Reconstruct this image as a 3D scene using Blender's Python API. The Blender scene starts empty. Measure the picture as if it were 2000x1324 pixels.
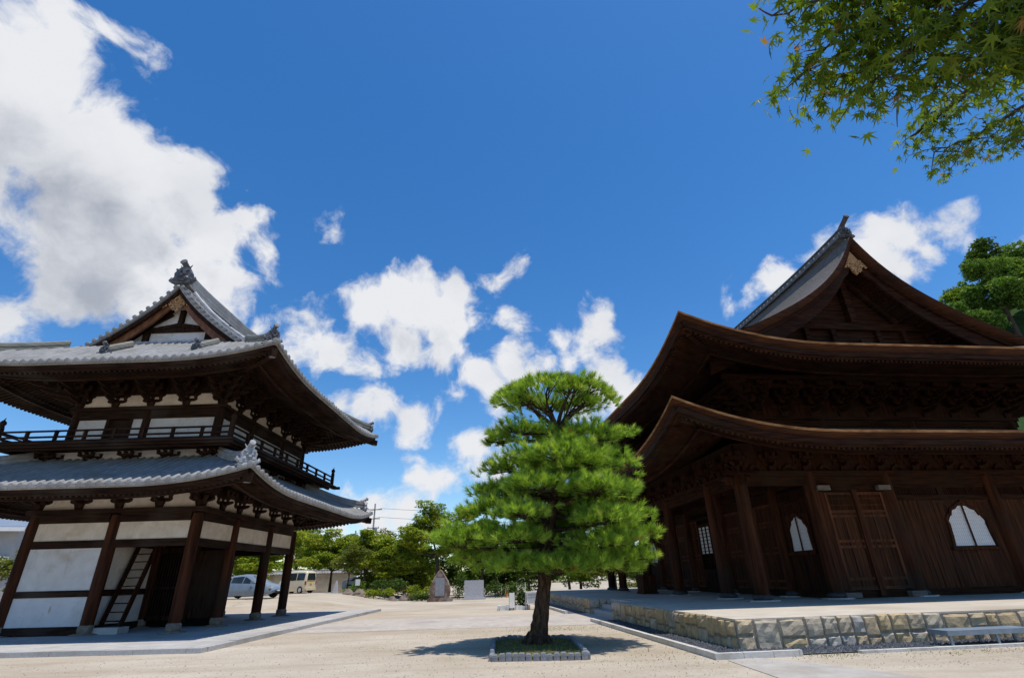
import bpy, math, random
import numpy as np
from mathutils import Vector, Matrix
R = math.radians
SC = bpy.context.scene
COL = SC.collection
random.seed(7)
RNG = np.random.default_rng(11)

# ------------------------------------------------------------------ camera
cam = bpy.data.cameras.new('camera')
camo = bpy.data.objects.new('camera', cam)
COL.objects.link(camo)
cam.sensor_width = 36.0
cam.lens = 996.2 / 2000 * 36.0
cam.clip_start = 0.05
cam.clip_end = 6000
camo.location = (0, 0, 1.6)
PITCH, ROLL, YAW = R(25.043), R(1.502), R(2.986)
camo.rotation_euler = (Matrix.Rotation(-YAW, 3, 'Z') @ Matrix.Rotation(PITCH + math.pi / 2, 3, 'X')
                       @ Matrix.Rotation(-ROLL, 3, 'Z')).to_euler()
SC.camera = camo

# ------------------------------------------------------------------ sky, clouds, sun
SUN = Vector((0.22, -0.125, 1.0)).normalized()
EL = math.asin(SUN.z)
AZ = math.atan2(SUN.x, SUN.y)
CLOUDS = [(-0.612, 0.478, 0.63, 0.077), (-0.638, 0.526, 0.562, 0.091), (-0.589, 0.576, 0.567, 0.101), (-0.543, 0.613, 0.574, 0.093), (-0.505, 0.665, 0.549, 0.092), (-0.455, 0.722, 0.521, 0.069), (-0.491, 0.739, 0.462, 0.067), (-0.577, 0.667, 0.471, 0.108), (-0.628, 0.668, 0.399, 0.053), (-0.453, 0.769, 0.45, 0.062), (-0.681, 0.655, 0.327, 0.055), (-0.658, 0.66, 0.362, 0.031), (-0.41, 0.713, 0.568, 0.037), (-0.383, 0.764, 0.52, 0.029), (-0.58, 0.458, 0.673, 0.047), (-0.534, 0.475, 0.7, 0.027), (-0.515, 0.501, 0.695, 0.019), (-0.654, 0.45, 0.608, 0.066), (-0.686, 0.541, 0.486, 0.069), (-0.669, 0.513, 0.537, 0.069), (-0.545, 0.72, 0.431, 0.067), (-0.15, 0.863, 0.483, 0.073), (-0.072, 0.871, 0.487, 0.062), (-0.22, 0.861, 0.459, 0.053), (-0.092, 0.897, 0.433, 0.067), (-0.169, 0.891, 0.42, 0.06), (-0.278, 0.88, 0.384, 0.058), (-0.243, 0.893, 0.379, 0.042), (-0.328, 0.856, 0.399, 0.043), (-0.328, 0.836, 0.441, 0.031), (-0.364, 0.853, 0.373, 0.044), (-0.398, 0.821, 0.408, 0.034), (-0.028, 0.887, 0.462, 0.034), (-0.048, 0.916, 0.398, 0.028), (0.008, 0.85, 0.527, 0.024), (0.057, 0.838, 0.542, 0.015), (-0.289, 0.77, 0.569, 0.023), (-0.255, 0.78, 0.571, 0.011), (-0.201, 0.935, 0.292, 0.047), (-0.241, 0.928, 0.285, 0.037), (-0.149, 0.951, 0.271, 0.043), (-0.276, 0.914, 0.296, 0.026), (-0.102, 0.95, 0.295, 0.021), (-0.173, 0.937, 0.302, 0.029), (0.052, 0.886, 0.461, 0.022), (0.067, 0.894, 0.443, 0.012), (0.219, 0.866, 0.45, 0.041), (0.191, 0.886, 0.422, 0.032), (0.137, 0.897, 0.421, 0.025), (0.238, 0.875, 0.422, 0.025), (0.105, 0.787, 0.608, 0.008), (-0.013, 0.936, 0.352, 0.044), (0.052, 0.928, 0.37, 0.038), (0.107, 0.921, 0.375, 0.032), (0.007, 0.949, 0.315, 0.028), (0.156, 0.916, 0.37, 0.022), (0.223, 0.916, 0.332, 0.046), (0.264, 0.918, 0.296, 0.046), (0.193, 0.938, 0.288, 0.035), (-0.063, 0.946, 0.319, 0.022), (0.087, 0.931, 0.355, 0.03), (-0.023, 0.975, 0.221, 0.033), (0.006, 0.969, 0.249, 0.029), (-0.048, 0.975, 0.217, 0.019), (-0.018, 0.984, 0.175, 0.034), (-0.118, 0.981, 0.157, 0.039), (-0.191, 0.97, 0.152, 0.02), (-0.251, 0.957, 0.142, 0.025), (-0.202, 0.972, 0.121, 0.039), (-0.144, 0.983, 0.111, 0.031), (-0.081, 0.983, 0.166, 0.026), (-0.269, 0.957, 0.103, 0.022), (0.025, 0.983, 0.183, 0.032), (-0.196, 0.976, 0.091, 0.035), (-0.285, 0.949, 0.137, 0.017), (-0.129, 0.971, 0.202, 0.009), (0.626, 0.625, 0.467, 0.04), (0.605, 0.636, 0.48, 0.032), (0.597, 0.661, 0.454, 0.041), (0.557, 0.685, 0.47, 0.037), (0.519, 0.733, 0.44, 0.045), (0.471, 0.765, 0.438, 0.034), (0.578, 0.7, 0.42, 0.038), (0.676, 0.583, 0.451, 0.026), (0.656, 0.613, 0.44, 0.033), (0.635, 0.646, 0.424, 0.026), (0.69, 0.571, 0.445, 0.017), (0.726, 0.553, 0.41, 0.019), (0.723, 0.57, 0.392, 0.014), (0.745, 0.541, 0.389, 0.029), (0.68, 0.56, 0.473, 0.008)]


def cloud_group():
    g = bpy.data.node_groups.new('cloud_field', 'ShaderNodeTree')
    g.interface.new_socket('Dir', in_out='INPUT', socket_type='NodeSocketVector')
    g.interface.new_socket('Field', in_out='OUTPUT', socket_type='NodeSocketFloat')
    N, L = g.nodes, g.links
    gi, go = N.new('NodeGroupInput'), N.new('NodeGroupOutput')
    wn = N.new('ShaderNodeTexNoise')
    wn.inputs['Scale'].default_value = 7.0
    wn.inputs['Detail'].default_value = 3.0
    L.new(gi.outputs[0], wn.inputs['Vector'])
    wa = N.new('ShaderNodeVectorMath'); wa.operation = 'MULTIPLY_ADD'
    L.new(wn.outputs['Color'], wa.inputs[0])
    wa.inputs[1].default_value = (.09, .09, .09)
    wa.inputs[2].default_value = (-.045, -.045, -.045)
    wd = N.new('ShaderNodeVectorMath'); wd.operation = 'ADD'
    L.new(gi.outputs[0], wd.inputs[0]); L.new(wa.outputs[0], wd.inputs[1])
    last = None
    for (x, y, z, r) in CLOUDS:
        ds = N.new('ShaderNodeVectorMath'); ds.operation = 'DISTANCE'
        L.new(wd.outputs[0], ds.inputs[0]); ds.inputs[1].default_value = (x, y, z)
        m = N.new('ShaderNodeMath'); m.operation = 'MULTIPLY_ADD'
        L.new(ds.outputs['Value'], m.inputs[0])
        m.inputs[1].default_value = -15.0; m.inputs[2].default_value = 15.0 * (r + .006) - .05
        if last is None:
            last = m
        else:
            mx = N.new('ShaderNodeMath'); mx.operation = 'SMOOTH_MAX'
            mx.inputs[2].default_value = .25
            L.new(last.outputs[0], mx.inputs[0]); L.new(m.outputs[0], mx.inputs[1])
            last = mx
    bn = N.new('ShaderNodeTexNoise')
    bn.inputs['Scale'].default_value = 15.0
    bn.inputs['Detail'].default_value = 10.0
    bn.inputs['Roughness'].default_value = .60
    L.new(wd.outputs[0], bn.inputs['Vector'])
    s = N.new('ShaderNodeMath'); s.operation = 'MULTIPLY_ADD'
    L.new(bn.outputs[0], s.inputs[0]); s.inputs[1].default_value = 2.0; s.inputs[2].default_value = -1.0
    a = N.new('ShaderNodeMath'); a.operation = 'ADD'
    cl = N.new('ShaderNodeMath'); cl.operation = 'MAXIMUM'
    L.new(last.outputs[0], cl.inputs[0]); cl.inputs[1].default_value = -1.1
    L.new(cl.outputs[0], a.inputs[0]); L.new(s.outputs[0], a.inputs[1])
    L.new(a.outputs[0], go.inputs[0])
    return g


W = bpy.data.worlds.new('World')
SC.world = W
W.use_nodes = True
wt = W.node_tree
for n in list(wt.nodes):
    wt.nodes.remove(n)
WN, WL = wt.nodes, wt.links
sky = WN.new('ShaderNodeTexSky')
sky.sky_type = 'NISHITA'
sky.sun_disc = False
sky.sun_elevation = EL
sky.sun_rotation = AZ
sky.altitude = 300
sky.air_density = 1.0
sky.dust_density = 0.3
sky.ozone_density = 1.6
hs = WN.new('ShaderNodeHueSaturation')
hs.inputs['Hue'].default_value = .503
hs.inputs['Saturation'].default_value = 1.36
hs.inputs['Value'].default_value = 1.08
WL.new(sky.outputs[0], hs.inputs['Color'])
bg = WN.new('ShaderNodeBackground')
bg.inputs['Strength'].default_value = 0.15
WL.new(hs.outputs[0], bg.inputs['Color'])
tc = WN.new('ShaderNodeTexCoord')
G_ = cloud_group()
g1 = WN.new('ShaderNodeGroup'); g1.node_tree = G_
WL.new(tc.outputs['Generated'], g1.inputs[0])
up = WN.new('ShaderNodeVectorMath'); up.operation = 'ADD'
up.inputs[1].default_value = (SUN.x * .075, SUN.y * .075, SUN.z * .075)
WL.new(tc.outputs['Generated'], up.inputs[0])
g2 = WN.new('ShaderNodeGroup'); g2.node_tree = G_
WL.new(up.outputs[0], g2.inputs[0])
al = WN.new('ShaderNodeMapRange'); al.interpolation_type = 'SMOOTHSTEP'
al.inputs['From Min'].default_value = -.08; al.inputs['From Max'].default_value = .46
WL.new(g1.outputs[0], al.inputs['Value'])
sh = WN.new('ShaderNodeMapRange'); sh.interpolation_type = 'SMOOTHSTEP'
sh.inputs['From Min'].default_value = .2; sh.inputs['From Max'].default_value = 1.9
WL.new(g2.outputs[0], sh.inputs['Value'])
bn_ = WN.new('ShaderNodeTexNoise'); bn_.inputs['Scale'].default_value = 5.5; bn_.inputs['Detail'].default_value = 7.0
WL.new(tc.outputs['Generated'], bn_.inputs['Vector'])
bm2 = WN.new('ShaderNodeMath'); bm2.operation = 'MULTIPLY_ADD'
bm2.inputs[1].default_value = 1.1; bm2.inputs[2].default_value = -.50
WL.new(bn_.outputs[0], bm2.inputs[0])
ba_ = WN.new('ShaderNodeMath'); ba_.operation = 'ADD'; ba_.use_clamp = True
WL.new(sh.outputs[0], ba_.inputs[0]); WL.new(bm2.outputs[0], ba_.inputs[1])
cr = WN.new('ShaderNodeValToRGB')
cr.color_ramp.elements[0].position = 0; cr.color_ramp.elements[0].color = (.82, .835, .87, 1)
cr.color_ramp.elements[1].position = 1; cr.color_ramp.elements[1].color = (.40, .435, .51, 1)
e = cr.color_ramp.elements.new(.40); e.color = (.63, .655, .71, 1)
WL.new(ba_.outputs[0], cr.inputs[0])
cb = WN.new('ShaderNodeBackground'); cb.inputs['Strength'].default_value = 1.0
WL.new(cr.outputs[0], cb.inputs['Color'])
mixs = WN.new('ShaderNodeMixShader')
WL.new(al.outputs[0], mixs.inputs[0]); WL.new(bg.outputs[0], mixs.inputs[1]); WL.new(cb.outputs[0], mixs.inputs[2])
wo = WN.new('ShaderNodeOutputWorld')
WL.new(mixs.outputs[0], wo.inputs[0])
W.cycles.sampling_method = 'MANUAL'
W.cycles.sample_map_resolution = 512

sl = bpy.data.lights.new('sun', 'SUN')
sl.energy = 4.2
sl.angle = R(.53)
sl.color = (1, .955, .89)
so = bpy.data.objects.new('sun', sl)
COL.objects.link(so)
so.rotation_euler = SUN.to_track_quat('Z', 'Y').to_euler()

SC.view_settings.view_transform = 'Standard'
SC.view_settings.look = 'None'
SC.view_settings.exposure = 0.0
SC.view_settings.gamma = 1.0
SC.view_settings.use_curve_mapping = False
SC.cycles.max_bounces = 8
SC.cycles.diffuse_bounces = 4
SC.cycles.transparent_max_bounces = 8

# ------------------------------------------------------------------ materials


def mat(name, rough=.7, spec=.3):
    m = bpy.data.materials.new(name)
    m.use_nodes = True
    t = m.node_tree
    b = t.nodes['Principled BSDF']
    b.inputs['Roughness'].default_value = rough
    b.inputs['Specular IOR Level'].default_value = spec
    return m, t, b


def noise_mat(name, c1, c2, scale=3.0, stretch=(1, 1, 1), rough=.75, spec=.25, bump=.0, bscale=None, detail=6.0,
              c3=None, s3=.7, lo=.3, hi=.7, coord='Object', bdist=.02):
    """two colours mixed by a stretched noise, an optional third in large blotches, and a bump"""
    m, t, b = mat(name, rough, spec)
    N, L = t.nodes, t.links
    tc = N.new('ShaderNodeTexCoord')
    mp = N.new('ShaderNodeMapping'); mp.inputs['Scale'].default_value = stretch
    L.new(tc.outputs[coord], mp.inputs['Vector'])
    n = N.new('ShaderNodeTexNoise')
    n.inputs['Scale'].default_value = scale; n.inputs['Detail'].default_value = detail
    n.inputs['Roughness'].default_value = .6
    L.new(mp.outputs[0], n.inputs['Vector'])
    r = N.new('ShaderNodeValToRGB')
    r.color_ramp.elements[0].position = lo; r.color_ramp.elements[0].color = (*c1, 1)
    r.color_ramp.elements[1].position = hi; r.color_ramp.elements[1].color = (*c2, 1)
    L.new(n.outputs[0], r.inputs[0])
    out = r.outputs[0]
    if c3:
        n3 = N.new('ShaderNodeTexNoise'); n3.inputs['Scale'].default_value = s3; n3.inputs['Detail'].default_value = 5.0
        L.new(tc.outputs[coord], n3.inputs['Vector'])
        r3 = N.new('ShaderNodeMapRange'); r3.inputs['From Min'].default_value = .5; r3.inputs['From Max'].default_value = .72
        L.new(n3.outputs[0], r3.inputs['Value'])
        mx = N.new('ShaderNodeMixRGB'); mx.inputs[2].default_value = (*c3, 1)
        L.new(r3.outputs[0], mx.inputs[0]); L.new(out, mx.inputs[1])
        out = mx.outputs[0]
    L.new(out, b.inputs['Base Color'])
    if bump:
        nb = n
        if bscale:
            nb = N.new('ShaderNodeTexNoise'); nb.inputs['Scale'].default_value = bscale; nb.inputs['Detail'].default_value = 5.0
            L.new(mp.outputs[0], nb.inputs['Vector'])
        bp = N.new('ShaderNodeBump'); bp.inputs['Strength'].default_value = bump; bp.inputs['Distance'].default_value = bdist
        L.new(nb.outputs[0], bp.inputs['Height']); L.new(bp.outputs[0], b.inputs['Normal'])
    return m


M = {}
M['wood_dark'] = noise_mat('wood_dark', (0.009, 0.0045, 0.003), (0.045, 0.021, 0.0115), 2.2, (4, 4, 0.5), 0.8, 0.1, 0.3, 14, lo=0.34, hi=0.66, c3=(.034, .021, .014), s3=.55)
M['wood_hall'] = noise_mat('wood_hall', (0.008, 0.003, 0.0017), (0.056, 0.0195, 0.008), 2.0, (6, 6, 0.35), 0.8, 0.1, 0.3, 14, lo=0.34, hi=0.66, c3=(.034, .021, .014), s3=.55)
M['wood_post'] = noise_mat('wood_post', (0.016, 0.0055, 0.003), (0.088, 0.03, 0.0135), 1.6, (4, 4, 0.3), 0.8, 0.1, 0.3, 14, lo=0.34, hi=0.66, c3=(.034, .021, .014), s3=.55)
M['wood_door'] = noise_mat('wood_door', (.014, .0055, .003), (.095, .036, .016), 2.0, (7, 7, .35), .8, .10, .3, 14, lo=.32, hi=.66, c3=(.034, .021, .014), s3=.55)
M['wood_frame'] = noise_mat('wood_frame', (.026, .0095, .005), (.15, .055, .024), 2.0, (5, 5, .35), .78, .12, .3, 14, lo=.32, hi=.66, c3=(.034, .021, .014), s3=.55)
M['beam_hall'] = noise_mat('beam_hall', (.007, .0028, .0017), (.050, .0175, .0075), 2.0, (.5, .5, 6), .8, .10, .3, 10, lo=.34, hi=.66, c3=(.030, .018, .011), s3=.5)
M['beam_gate'] = noise_mat('beam_gate', (.009, .0045, .003), (.042, .020, .0115), 2.0, (.5, .5, 6), .8, .10, .3, 10, lo=.34, hi=.66, c3=(.055, .042, .034), s3=.5)
M['wood_red'] = noise_mat('wood_red', (.10, .035, .012), (.24, .095, .035), 2.0, (3, 3, 1), .5, .35, .15, 10)
M['wood_gold'] = noise_mat('wood_gold', (.26, .13, .05), (.48, .29, .14), 6.0, (1, 1, 1), .6, .3, .4, 12)
M['wood_grey'] = noise_mat('wood_grey', (.10, .085, .075), (.21, .18, .155), 3.0, (1, 1, 8), .8, .15, .3, 14)
M['bark_edge'] = noise_mat('bark_edge', (.014, .005, .0025), (.095, .031, .009), 2.0, (.7, .7, 16), .75, .15, .4, 9, c3=(.012, .006, .004), s3=.6)
M['bark_roof'] = noise_mat('bark_roof', (.075, .066, .060), (.19, .172, .16), 5.0, (1.2, 3.0, 1.2), .85, .12, .5, 24, c3=(.12, .105, .085), s3=.5)
M['bark_rim_sunlit'] = noise_mat('bark_rim_sunlit', (.17, .075, .025), (.46, .26, .13), 2.2, (1, 1, 5), .85, .08, .4, 14, c3=(.12, .05, .02), s3=.8)  # brighter bark: the orange sunlit line along the eave is put into the colour
M['tile_bed_shaded'] = noise_mat('tile_bed_shaded', (.025, .025, .025), (.06, .059, .057), 3.0, (1, 1, 1), .6, .3, .2, 10)  # pans darker than the ribs: shade between tile rows put into the colour
M['tile'] = noise_mat('tile', (.21, .207, .20), (.34, .334, .325), 2.0, (1, 1, 1), .7, .12, .2, 10, c3=(.22, .205, .18), s3=1.1)
M['tile_dark'] = noise_mat('tile_dark', (.05, .05, .055), (.15, .15, .16), 4.0, (1, 1, 1), .5, .4, .3, 14)
M['tile_moss'] = noise_mat('tile_moss', (.12, .115, .095), (.36, .345, .29), 2.0, (1, 1, 14), .7, .2, .3, 9)
M['tile_pale'] = noise_mat('tile_pale', (.24, .24, .25), (.46, .46, .47), 4.0, (1, 1, 1), .5, .4, .3, 14)


def plaster_mat(name, c1, c2, stain, amount, streak):
    m, t, b = mat(name, .9, .08)
    N, L = t.nodes, t.links
    tc = N.new('ShaderNodeTexCoord')
    def nz(s, st=(1, 1, 1), d=6, r=.6):
        mp = N.new('ShaderNodeMapping'); mp.inputs['Scale'].default_value = st
        L.new(tc.outputs['Object'], mp.inputs['Vector'])
        n = N.new('ShaderNodeTexNoise'); n.inputs['Scale'].default_value = s; n.inputs['Detail'].default_value = d; n.inputs['Roughness'].default_value = r
        L.new(mp.outputs[0], n.inputs['Vector']); return n
    def rng(n, a, b_, c, d):
        r = N.new('ShaderNodeMapRange'); r.interpolation_type = 'SMOOTHSTEP'
        for k, v in (('From Min', a), ('From Max', b_), ('To Min', c), ('To Max', d)): r.inputs[k].default_value = v
        L.new(n.outputs[0], r.inputs['Value']); return r
    def mix(f, x, col):
        mx = N.new('ShaderNodeMixRGB'); mx.inputs[2].default_value = (*col, 1)
        L.new(f.outputs[0], mx.inputs[0]); L.new(x, mx.inputs[1]); return mx.outputs[0]
    r = N.new('ShaderNodeValToRGB')
    r.color_ramp.elements[0].position = .3; r.color_ramp.elements[0].color = (*c1, 1)
    r.color_ramp.elements[1].position = .7; r.color_ramp.elements[1].color = (*c2, 1)
    L.new(nz(2.2).outputs[0], r.inputs[0])
    o = mix(rng(nz(.75, (1, 1, 1.2), 8, .64), .50, .74, 0, amount), r.outputs[0], stain)
    o = mix(rng(nz(2.0, (3.5, 3.5, .25), 5), .56, .80, 0, streak), o, tuple(.62 * v for v in c1))
    v = N.new('ShaderNodeTexVoronoi'); v.feature = 'DISTANCE_TO_EDGE'; v.inputs['Scale'].default_value = .62
    wv = N.new('ShaderNodeVectorMath'); wv.operation = 'ADD'
    L.new(tc.outputs['Object'], wv.inputs[0]); L.new(nz(1.6, d=8, r=.7).outputs['Color'], wv.inputs[1]); L.new(wv.outputs[0], v.inputs['Vector'])
    cr_ = N.new('ShaderNodeMapRange'); cr_.inputs['From Min'].default_value = .0; cr_.inputs['From Max'].default_value = .006; cr_.inputs['To Min'].default_value = .45; cr_.inputs['To Max'].default_value = 0
    L.new(v.outputs['Distance'], cr_.inputs['Value'])
    o = mix(cr_, o, tuple(.45 * q for q in c1))
    L.new(o, b.inputs['Base Color'])
    bp = N.new('ShaderNodeBump'); bp.inputs['Strength'].default_value = .15; bp.inputs['Distance'].default_value = .02
    L.new(nz(9).outputs[0], bp.inputs['Height']); L.new(bp.outputs[0], b.inputs['Normal'])
    return m


M['plaster'] = plaster_mat('plaster', (.58, .55, .525), (.69, .665, .64), (.42, .33, .23), .8, .4)
M['plaster_aged'] = plaster_mat('plaster_aged', (.58, .49, .40), (.74, .66, .56), (.40, .29, .18), .75, .4)
M['plaster_white'] = plaster_mat('plaster_white', (.63, .61, .60), (.71, .69, .68), (.46, .39, .31), .4, .4)
M['paper'] = noise_mat('paper', (.78, .78, .80), (.86, .86, .88), 2.5, (1, 1, 1), .9, .1)
M['paper_shade'] = noise_mat('paper_shade', (.52, .51, .52), (.60, .59, .60), 4, (1, 1, 1), .9, .1)
M['sand'] = None
M['concrete'] = noise_mat('concrete', (.38, .36, .33), (.53, .505, .465), 2.2, (1, 1, 1), .9, .12, .3, 40, c3=(.33, .31, .28), s3=.35)
M['slab'] = noise_mat('slab', (.37, .335, .29), (.49, .45, .40), 2.2, (1, 1, 1), .93, .08, .3, 40, c3=(.32, .28, .23), s3=.6)
M['earth_top'] = noise_mat('earth_top', (.46, .40, .32), (.60, .53, .43), 1.6, (1, 1, 1), .95, .08, .4, 30, c3=(.42, .35, .26), s3=.4)
M['granite'] = noise_mat('granite', (.34, .33, .32), (.50, .49, .47), 20, (1, 1, 1), .85, .15, .3, 30, c3=(.30, .28, .25), s3=.7)
M['kerb'] = noise_mat('kerb', (.50, .47, .42), (.64, .61, .56), 8, (1, 1, 1), .9, .12, .3, 30, c3=(.36, .34, .28), s3=1.2)
M['base_stone'] = noise_mat('base_stone', (.16, .12, .09), (.30, .24, .19), 7, (1, 1, 1), .85, .15, .3, 22)
M['planter_stone'] = noise_mat('planter_stone', (.15, .16, .175), (.30, .31, .33), 6, (1, 1, 1), .9, .08, .5, 22, c3=(.27, .22, .17), s3=2.4)
M['pebble'] = noise_mat('pebble', (.14, .12, .10), (.46, .41, .34), 2.5, (1, 1, 1), .9, .1, detail=10)
M['gravel'] = noise_mat('gravel', (.045, .048, .055), (.19, .195, .21), 26, (1, 1, 1), .85, .2, 1.0, 26, bdist=.04)
M['paving'] = noise_mat('paving', (.40, .35, .30), (.55, .49, .42), 3, (1, 1, 1), .92, .1, .3, 30, c3=(.36, .315, .28), s3=.5)
M['mortar'] = noise_mat('mortar', (.17, .145, .11), (.33, .29, .23), 9, (1, 1, 1), .95, .05, .5, 30)
M['soil'] = noise_mat('soil', (.10, .08, .045), (.24, .20, .11), 8, (1, 1, 1), .95, .08, .6, 30, c3=(.09, .11, .035), s3=1.6)
M['bark'] = noise_mat('bark', (.018, .012, .009), (.14, .085, .055), 5.5, (3.2, 3.2, .9), .9, .1, 1.0, None, bdist=.08)
M['bark_pine_limb'] = noise_mat('bark_pine_limb', (.015, .011, .009), (.075, .052, .038), 9, (1, 1, 1), .9, .1, .8)
M['bark_tree'] = noise_mat('bark_tree', (.035, .028, .022), (.11, .09, .07), 6, (2, 2, .7), .9, .1, .8)
M['bronze_cap'] = noise_mat('bronze_cap', (.10, .10, .10), (.24, .235, .22), 5, (1, 1, 1), .5, .5)
M['metal_grey'] = noise_mat('metal_grey', (.15, .19, .23), (.23, .28, .32), 4, (1, 1, 1), .5, .4, .1, 20)
M['steel_white'] = noise_mat('steel_white', (.70, .70, .68), (.80, .80, .78), 3, (1, 1, 1), .5, .4)
M['stone_red'] = noise_mat('stone_red', (.13, .085, .065), (.30, .21, .165), 3.5, (1, 1, 1), .9, .12, .7, 9, c3=(.35, .33, .29), s3=1.8)
M['stone_slate'] = noise_mat('stone_slate', (.24, .25, .28), (.34, .35, .38), 6, (1, 1, 1), .7, .3, .1, 20)
M['stone_pale'] = noise_mat('stone_pale', (.44, .45, .47), (.55, .56, .58), 6, (1, 1, 1), .75, .2, .1, 20)
M['glass_dark'] = noise_mat('glass_dark', (.012, .016, .018), (.03, .04, .042), 2, (1, 1, 1), .08, .6)
M['rubber'] = noise_mat('rubber', (.012, .012, .012), (.03, .03, .03), 8, (1, 1, 1), .8, .2)
M['alloy'] = noise_mat('alloy', (.45, .46, .48), (.6, .61, .63), 8, (1, 1, 1), .35, .6)
M['paint_silver'] = noise_mat('paint_silver', (.16, .21, .27), (.20, .26, .33), 3, (1, 1, 1), .22, .6)
M['paint_cream'] = noise_mat('paint_cream', (.66, .58, .42), (.71, .63, .47), 3, (1, 1, 1), .25, .55)
M['paint_white'] = noise_mat('paint_white', (.78, .78, .78), (.82, .82, .82), 3, (1, 1, 1), .25, .55)
M['lamp_red'] = noise_mat('lamp_red', (.35, .02, .015), (.45, .03, .02), 3, (1, 1, 1), .25, .5)
M['lamp_clear'] = noise_mat('lamp_clear', (.6, .62, .65), (.75, .77, .8), 3, (1, 1, 1), .1, .7)
M['yellow'] = noise_mat('yellow', (.75, .55, .05), (.8, .6, .06), 3, (1, 1, 1), .5, .4)
M['orange'] = noise_mat('orange', (.65, .22, .03), (.75, .28, .04), 3, (1, 1, 1), .6, .3)
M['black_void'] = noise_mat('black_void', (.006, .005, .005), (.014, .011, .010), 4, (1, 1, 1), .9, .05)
M['stone_dark'] = noise_mat('stone_dark', (.03, .03, .032), (.08, .08, .085), 9, (1, 1, 1), .7, .25, .3, 20)
M['house_wall'] = noise_mat('house_wall', (.33, .33, .33), (.42, .42, .42), 1, (1, 1, 1), .85, .2)
M['house_roof'] = noise_mat('house_roof', (.16, .20, .26), (.24, .29, .36), 3, (1, 8, 1), .6, .3)
M['hill_green'] = noise_mat('hill_green', (.02, .045, .015), (.06, .11, .03), .5, (1, 1, 1), .95, .05, .8, 1.0)


def ground_material():
    m, t, b = mat('sand', .95, .08)
    N, L = t.nodes, t.links
    tc = N.new('ShaderNodeTexCoord')
    def nz(s, d=6, r=.6):
        n = N.new('ShaderNodeTexNoise'); n.inputs['Scale'].default_value = s; n.inputs['Detail'].default_value = d
        n.inputs['Roughness'].default_value = r
        L.new(tc.outputs['Object'], n.inputs['Vector']); return n
    n1 = nz(.22, 8, .62)
    r1 = N.new('ShaderNodeValToRGB')
    r1.color_ramp.elements[0].position = .30; r1.color_ramp.elements[0].color = (.42, .345, .255, 1)
    r1.color_ramp.elements[1].position = .68; r1.color_ramp.elements[1].color = (.60, .525, .42, 1)
    L.new(n1.outputs[0], r1.inputs[0])
    n2 = nz(16, 8, .8)
    r2 = N.new('ShaderNodeMapRange'); r2.inputs['From Min'].default_value = .25; r2.inputs['From Max'].default_value = .75
    r2.inputs['To Min'].default_value = .72; r2.inputs['To Max'].default_value = 1.16
    L.new(n2.outputs[0], r2.inputs['Value'])
    mu = N.new('ShaderNodeMixRGB'); mu.blend_type = 'MULTIPLY'; mu.inputs[0].default_value = 1
    L.new(r1.outputs[0], mu.inputs[1]); L.new(r2.outputs[0], mu.inputs[2])
    mps = N.new('ShaderNodeMapping'); mps.inputs['Scale'].default_value = (.22, 1.3, 1)
    L.new(tc.outputs['Object'], mps.inputs['Vector'])
    n6 = N.new('ShaderNodeTexNoise'); n6.inputs['Scale'].default_value = .8; n6.inputs['Detail'].default_value = 9; n6.inputs['Roughness'].default_value = .68
    L.new(mps.outputs[0], n6.inputs['Vector'])
    r6 = N.new('ShaderNodeMapRange'); r6.inputs['From Min'].default_value = .46; r6.inputs['From Max'].default_value = .72; r6.inputs['To Max'].default_value = .8
    L.new(n6.outputs[0], r6.inputs['Value'])
    m6 = N.new('ShaderNodeMixRGB'); m6.inputs[2].default_value = (.36, .285, .195, 1)
    L.new(r6.outputs[0], m6.inputs[0]); L.new(mu.outputs[0], m6.inputs[1])
    mu = m6
    # thin moss and weeds in patches
    n3 = nz(.35, 9, .66)
    n4 = nz(3.0, 7, .7)
    ad = N.new('ShaderNodeMath'); ad.operation = 'MULTIPLY'
    L.new(n3.outputs[0], ad.inputs[0]); L.new(n4.outputs[0], ad.inputs[1])
    r3 = N.new('ShaderNodeMapRange'); r3.inputs['From Min'].default_value = .29; r3.inputs['From Max'].default_value = .44
    r3.inputs['To Max'].default_value = .62
    L.new(ad.outputs[0], r3.inputs['Value'])
    mg = N.new('ShaderNodeMixRGB'); mg.inputs[2].default_value = (.27, .23, .11, 1)
    L.new(r3.outputs[0], mg.inputs[0]); L.new(mu.outputs[0], mg.inputs[1])
    L.new(mg.outputs[0], b.inputs['Base Color'])
    bp = N.new('ShaderNodeBump'); bp.inputs['Strength'].default_value = .5; bp.inputs['Distance'].default_value = .03
    L.new(n2.outputs[0], bp.inputs['Height'])
    n5 = nz(5, 5)
    bp2 = N.new('ShaderNodeBump'); bp2.inputs['Strength'].default_value = .4; bp2.inputs['Distance'].default_value = .06
    L.new(n5.outputs[0], bp2.inputs['Height']); L.new(bp.outputs[0], bp2.inputs['Normal'])
    L.new(bp2.outputs[0], b.inputs['Normal'])
    return m


M['sand'] = ground_material()


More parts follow.
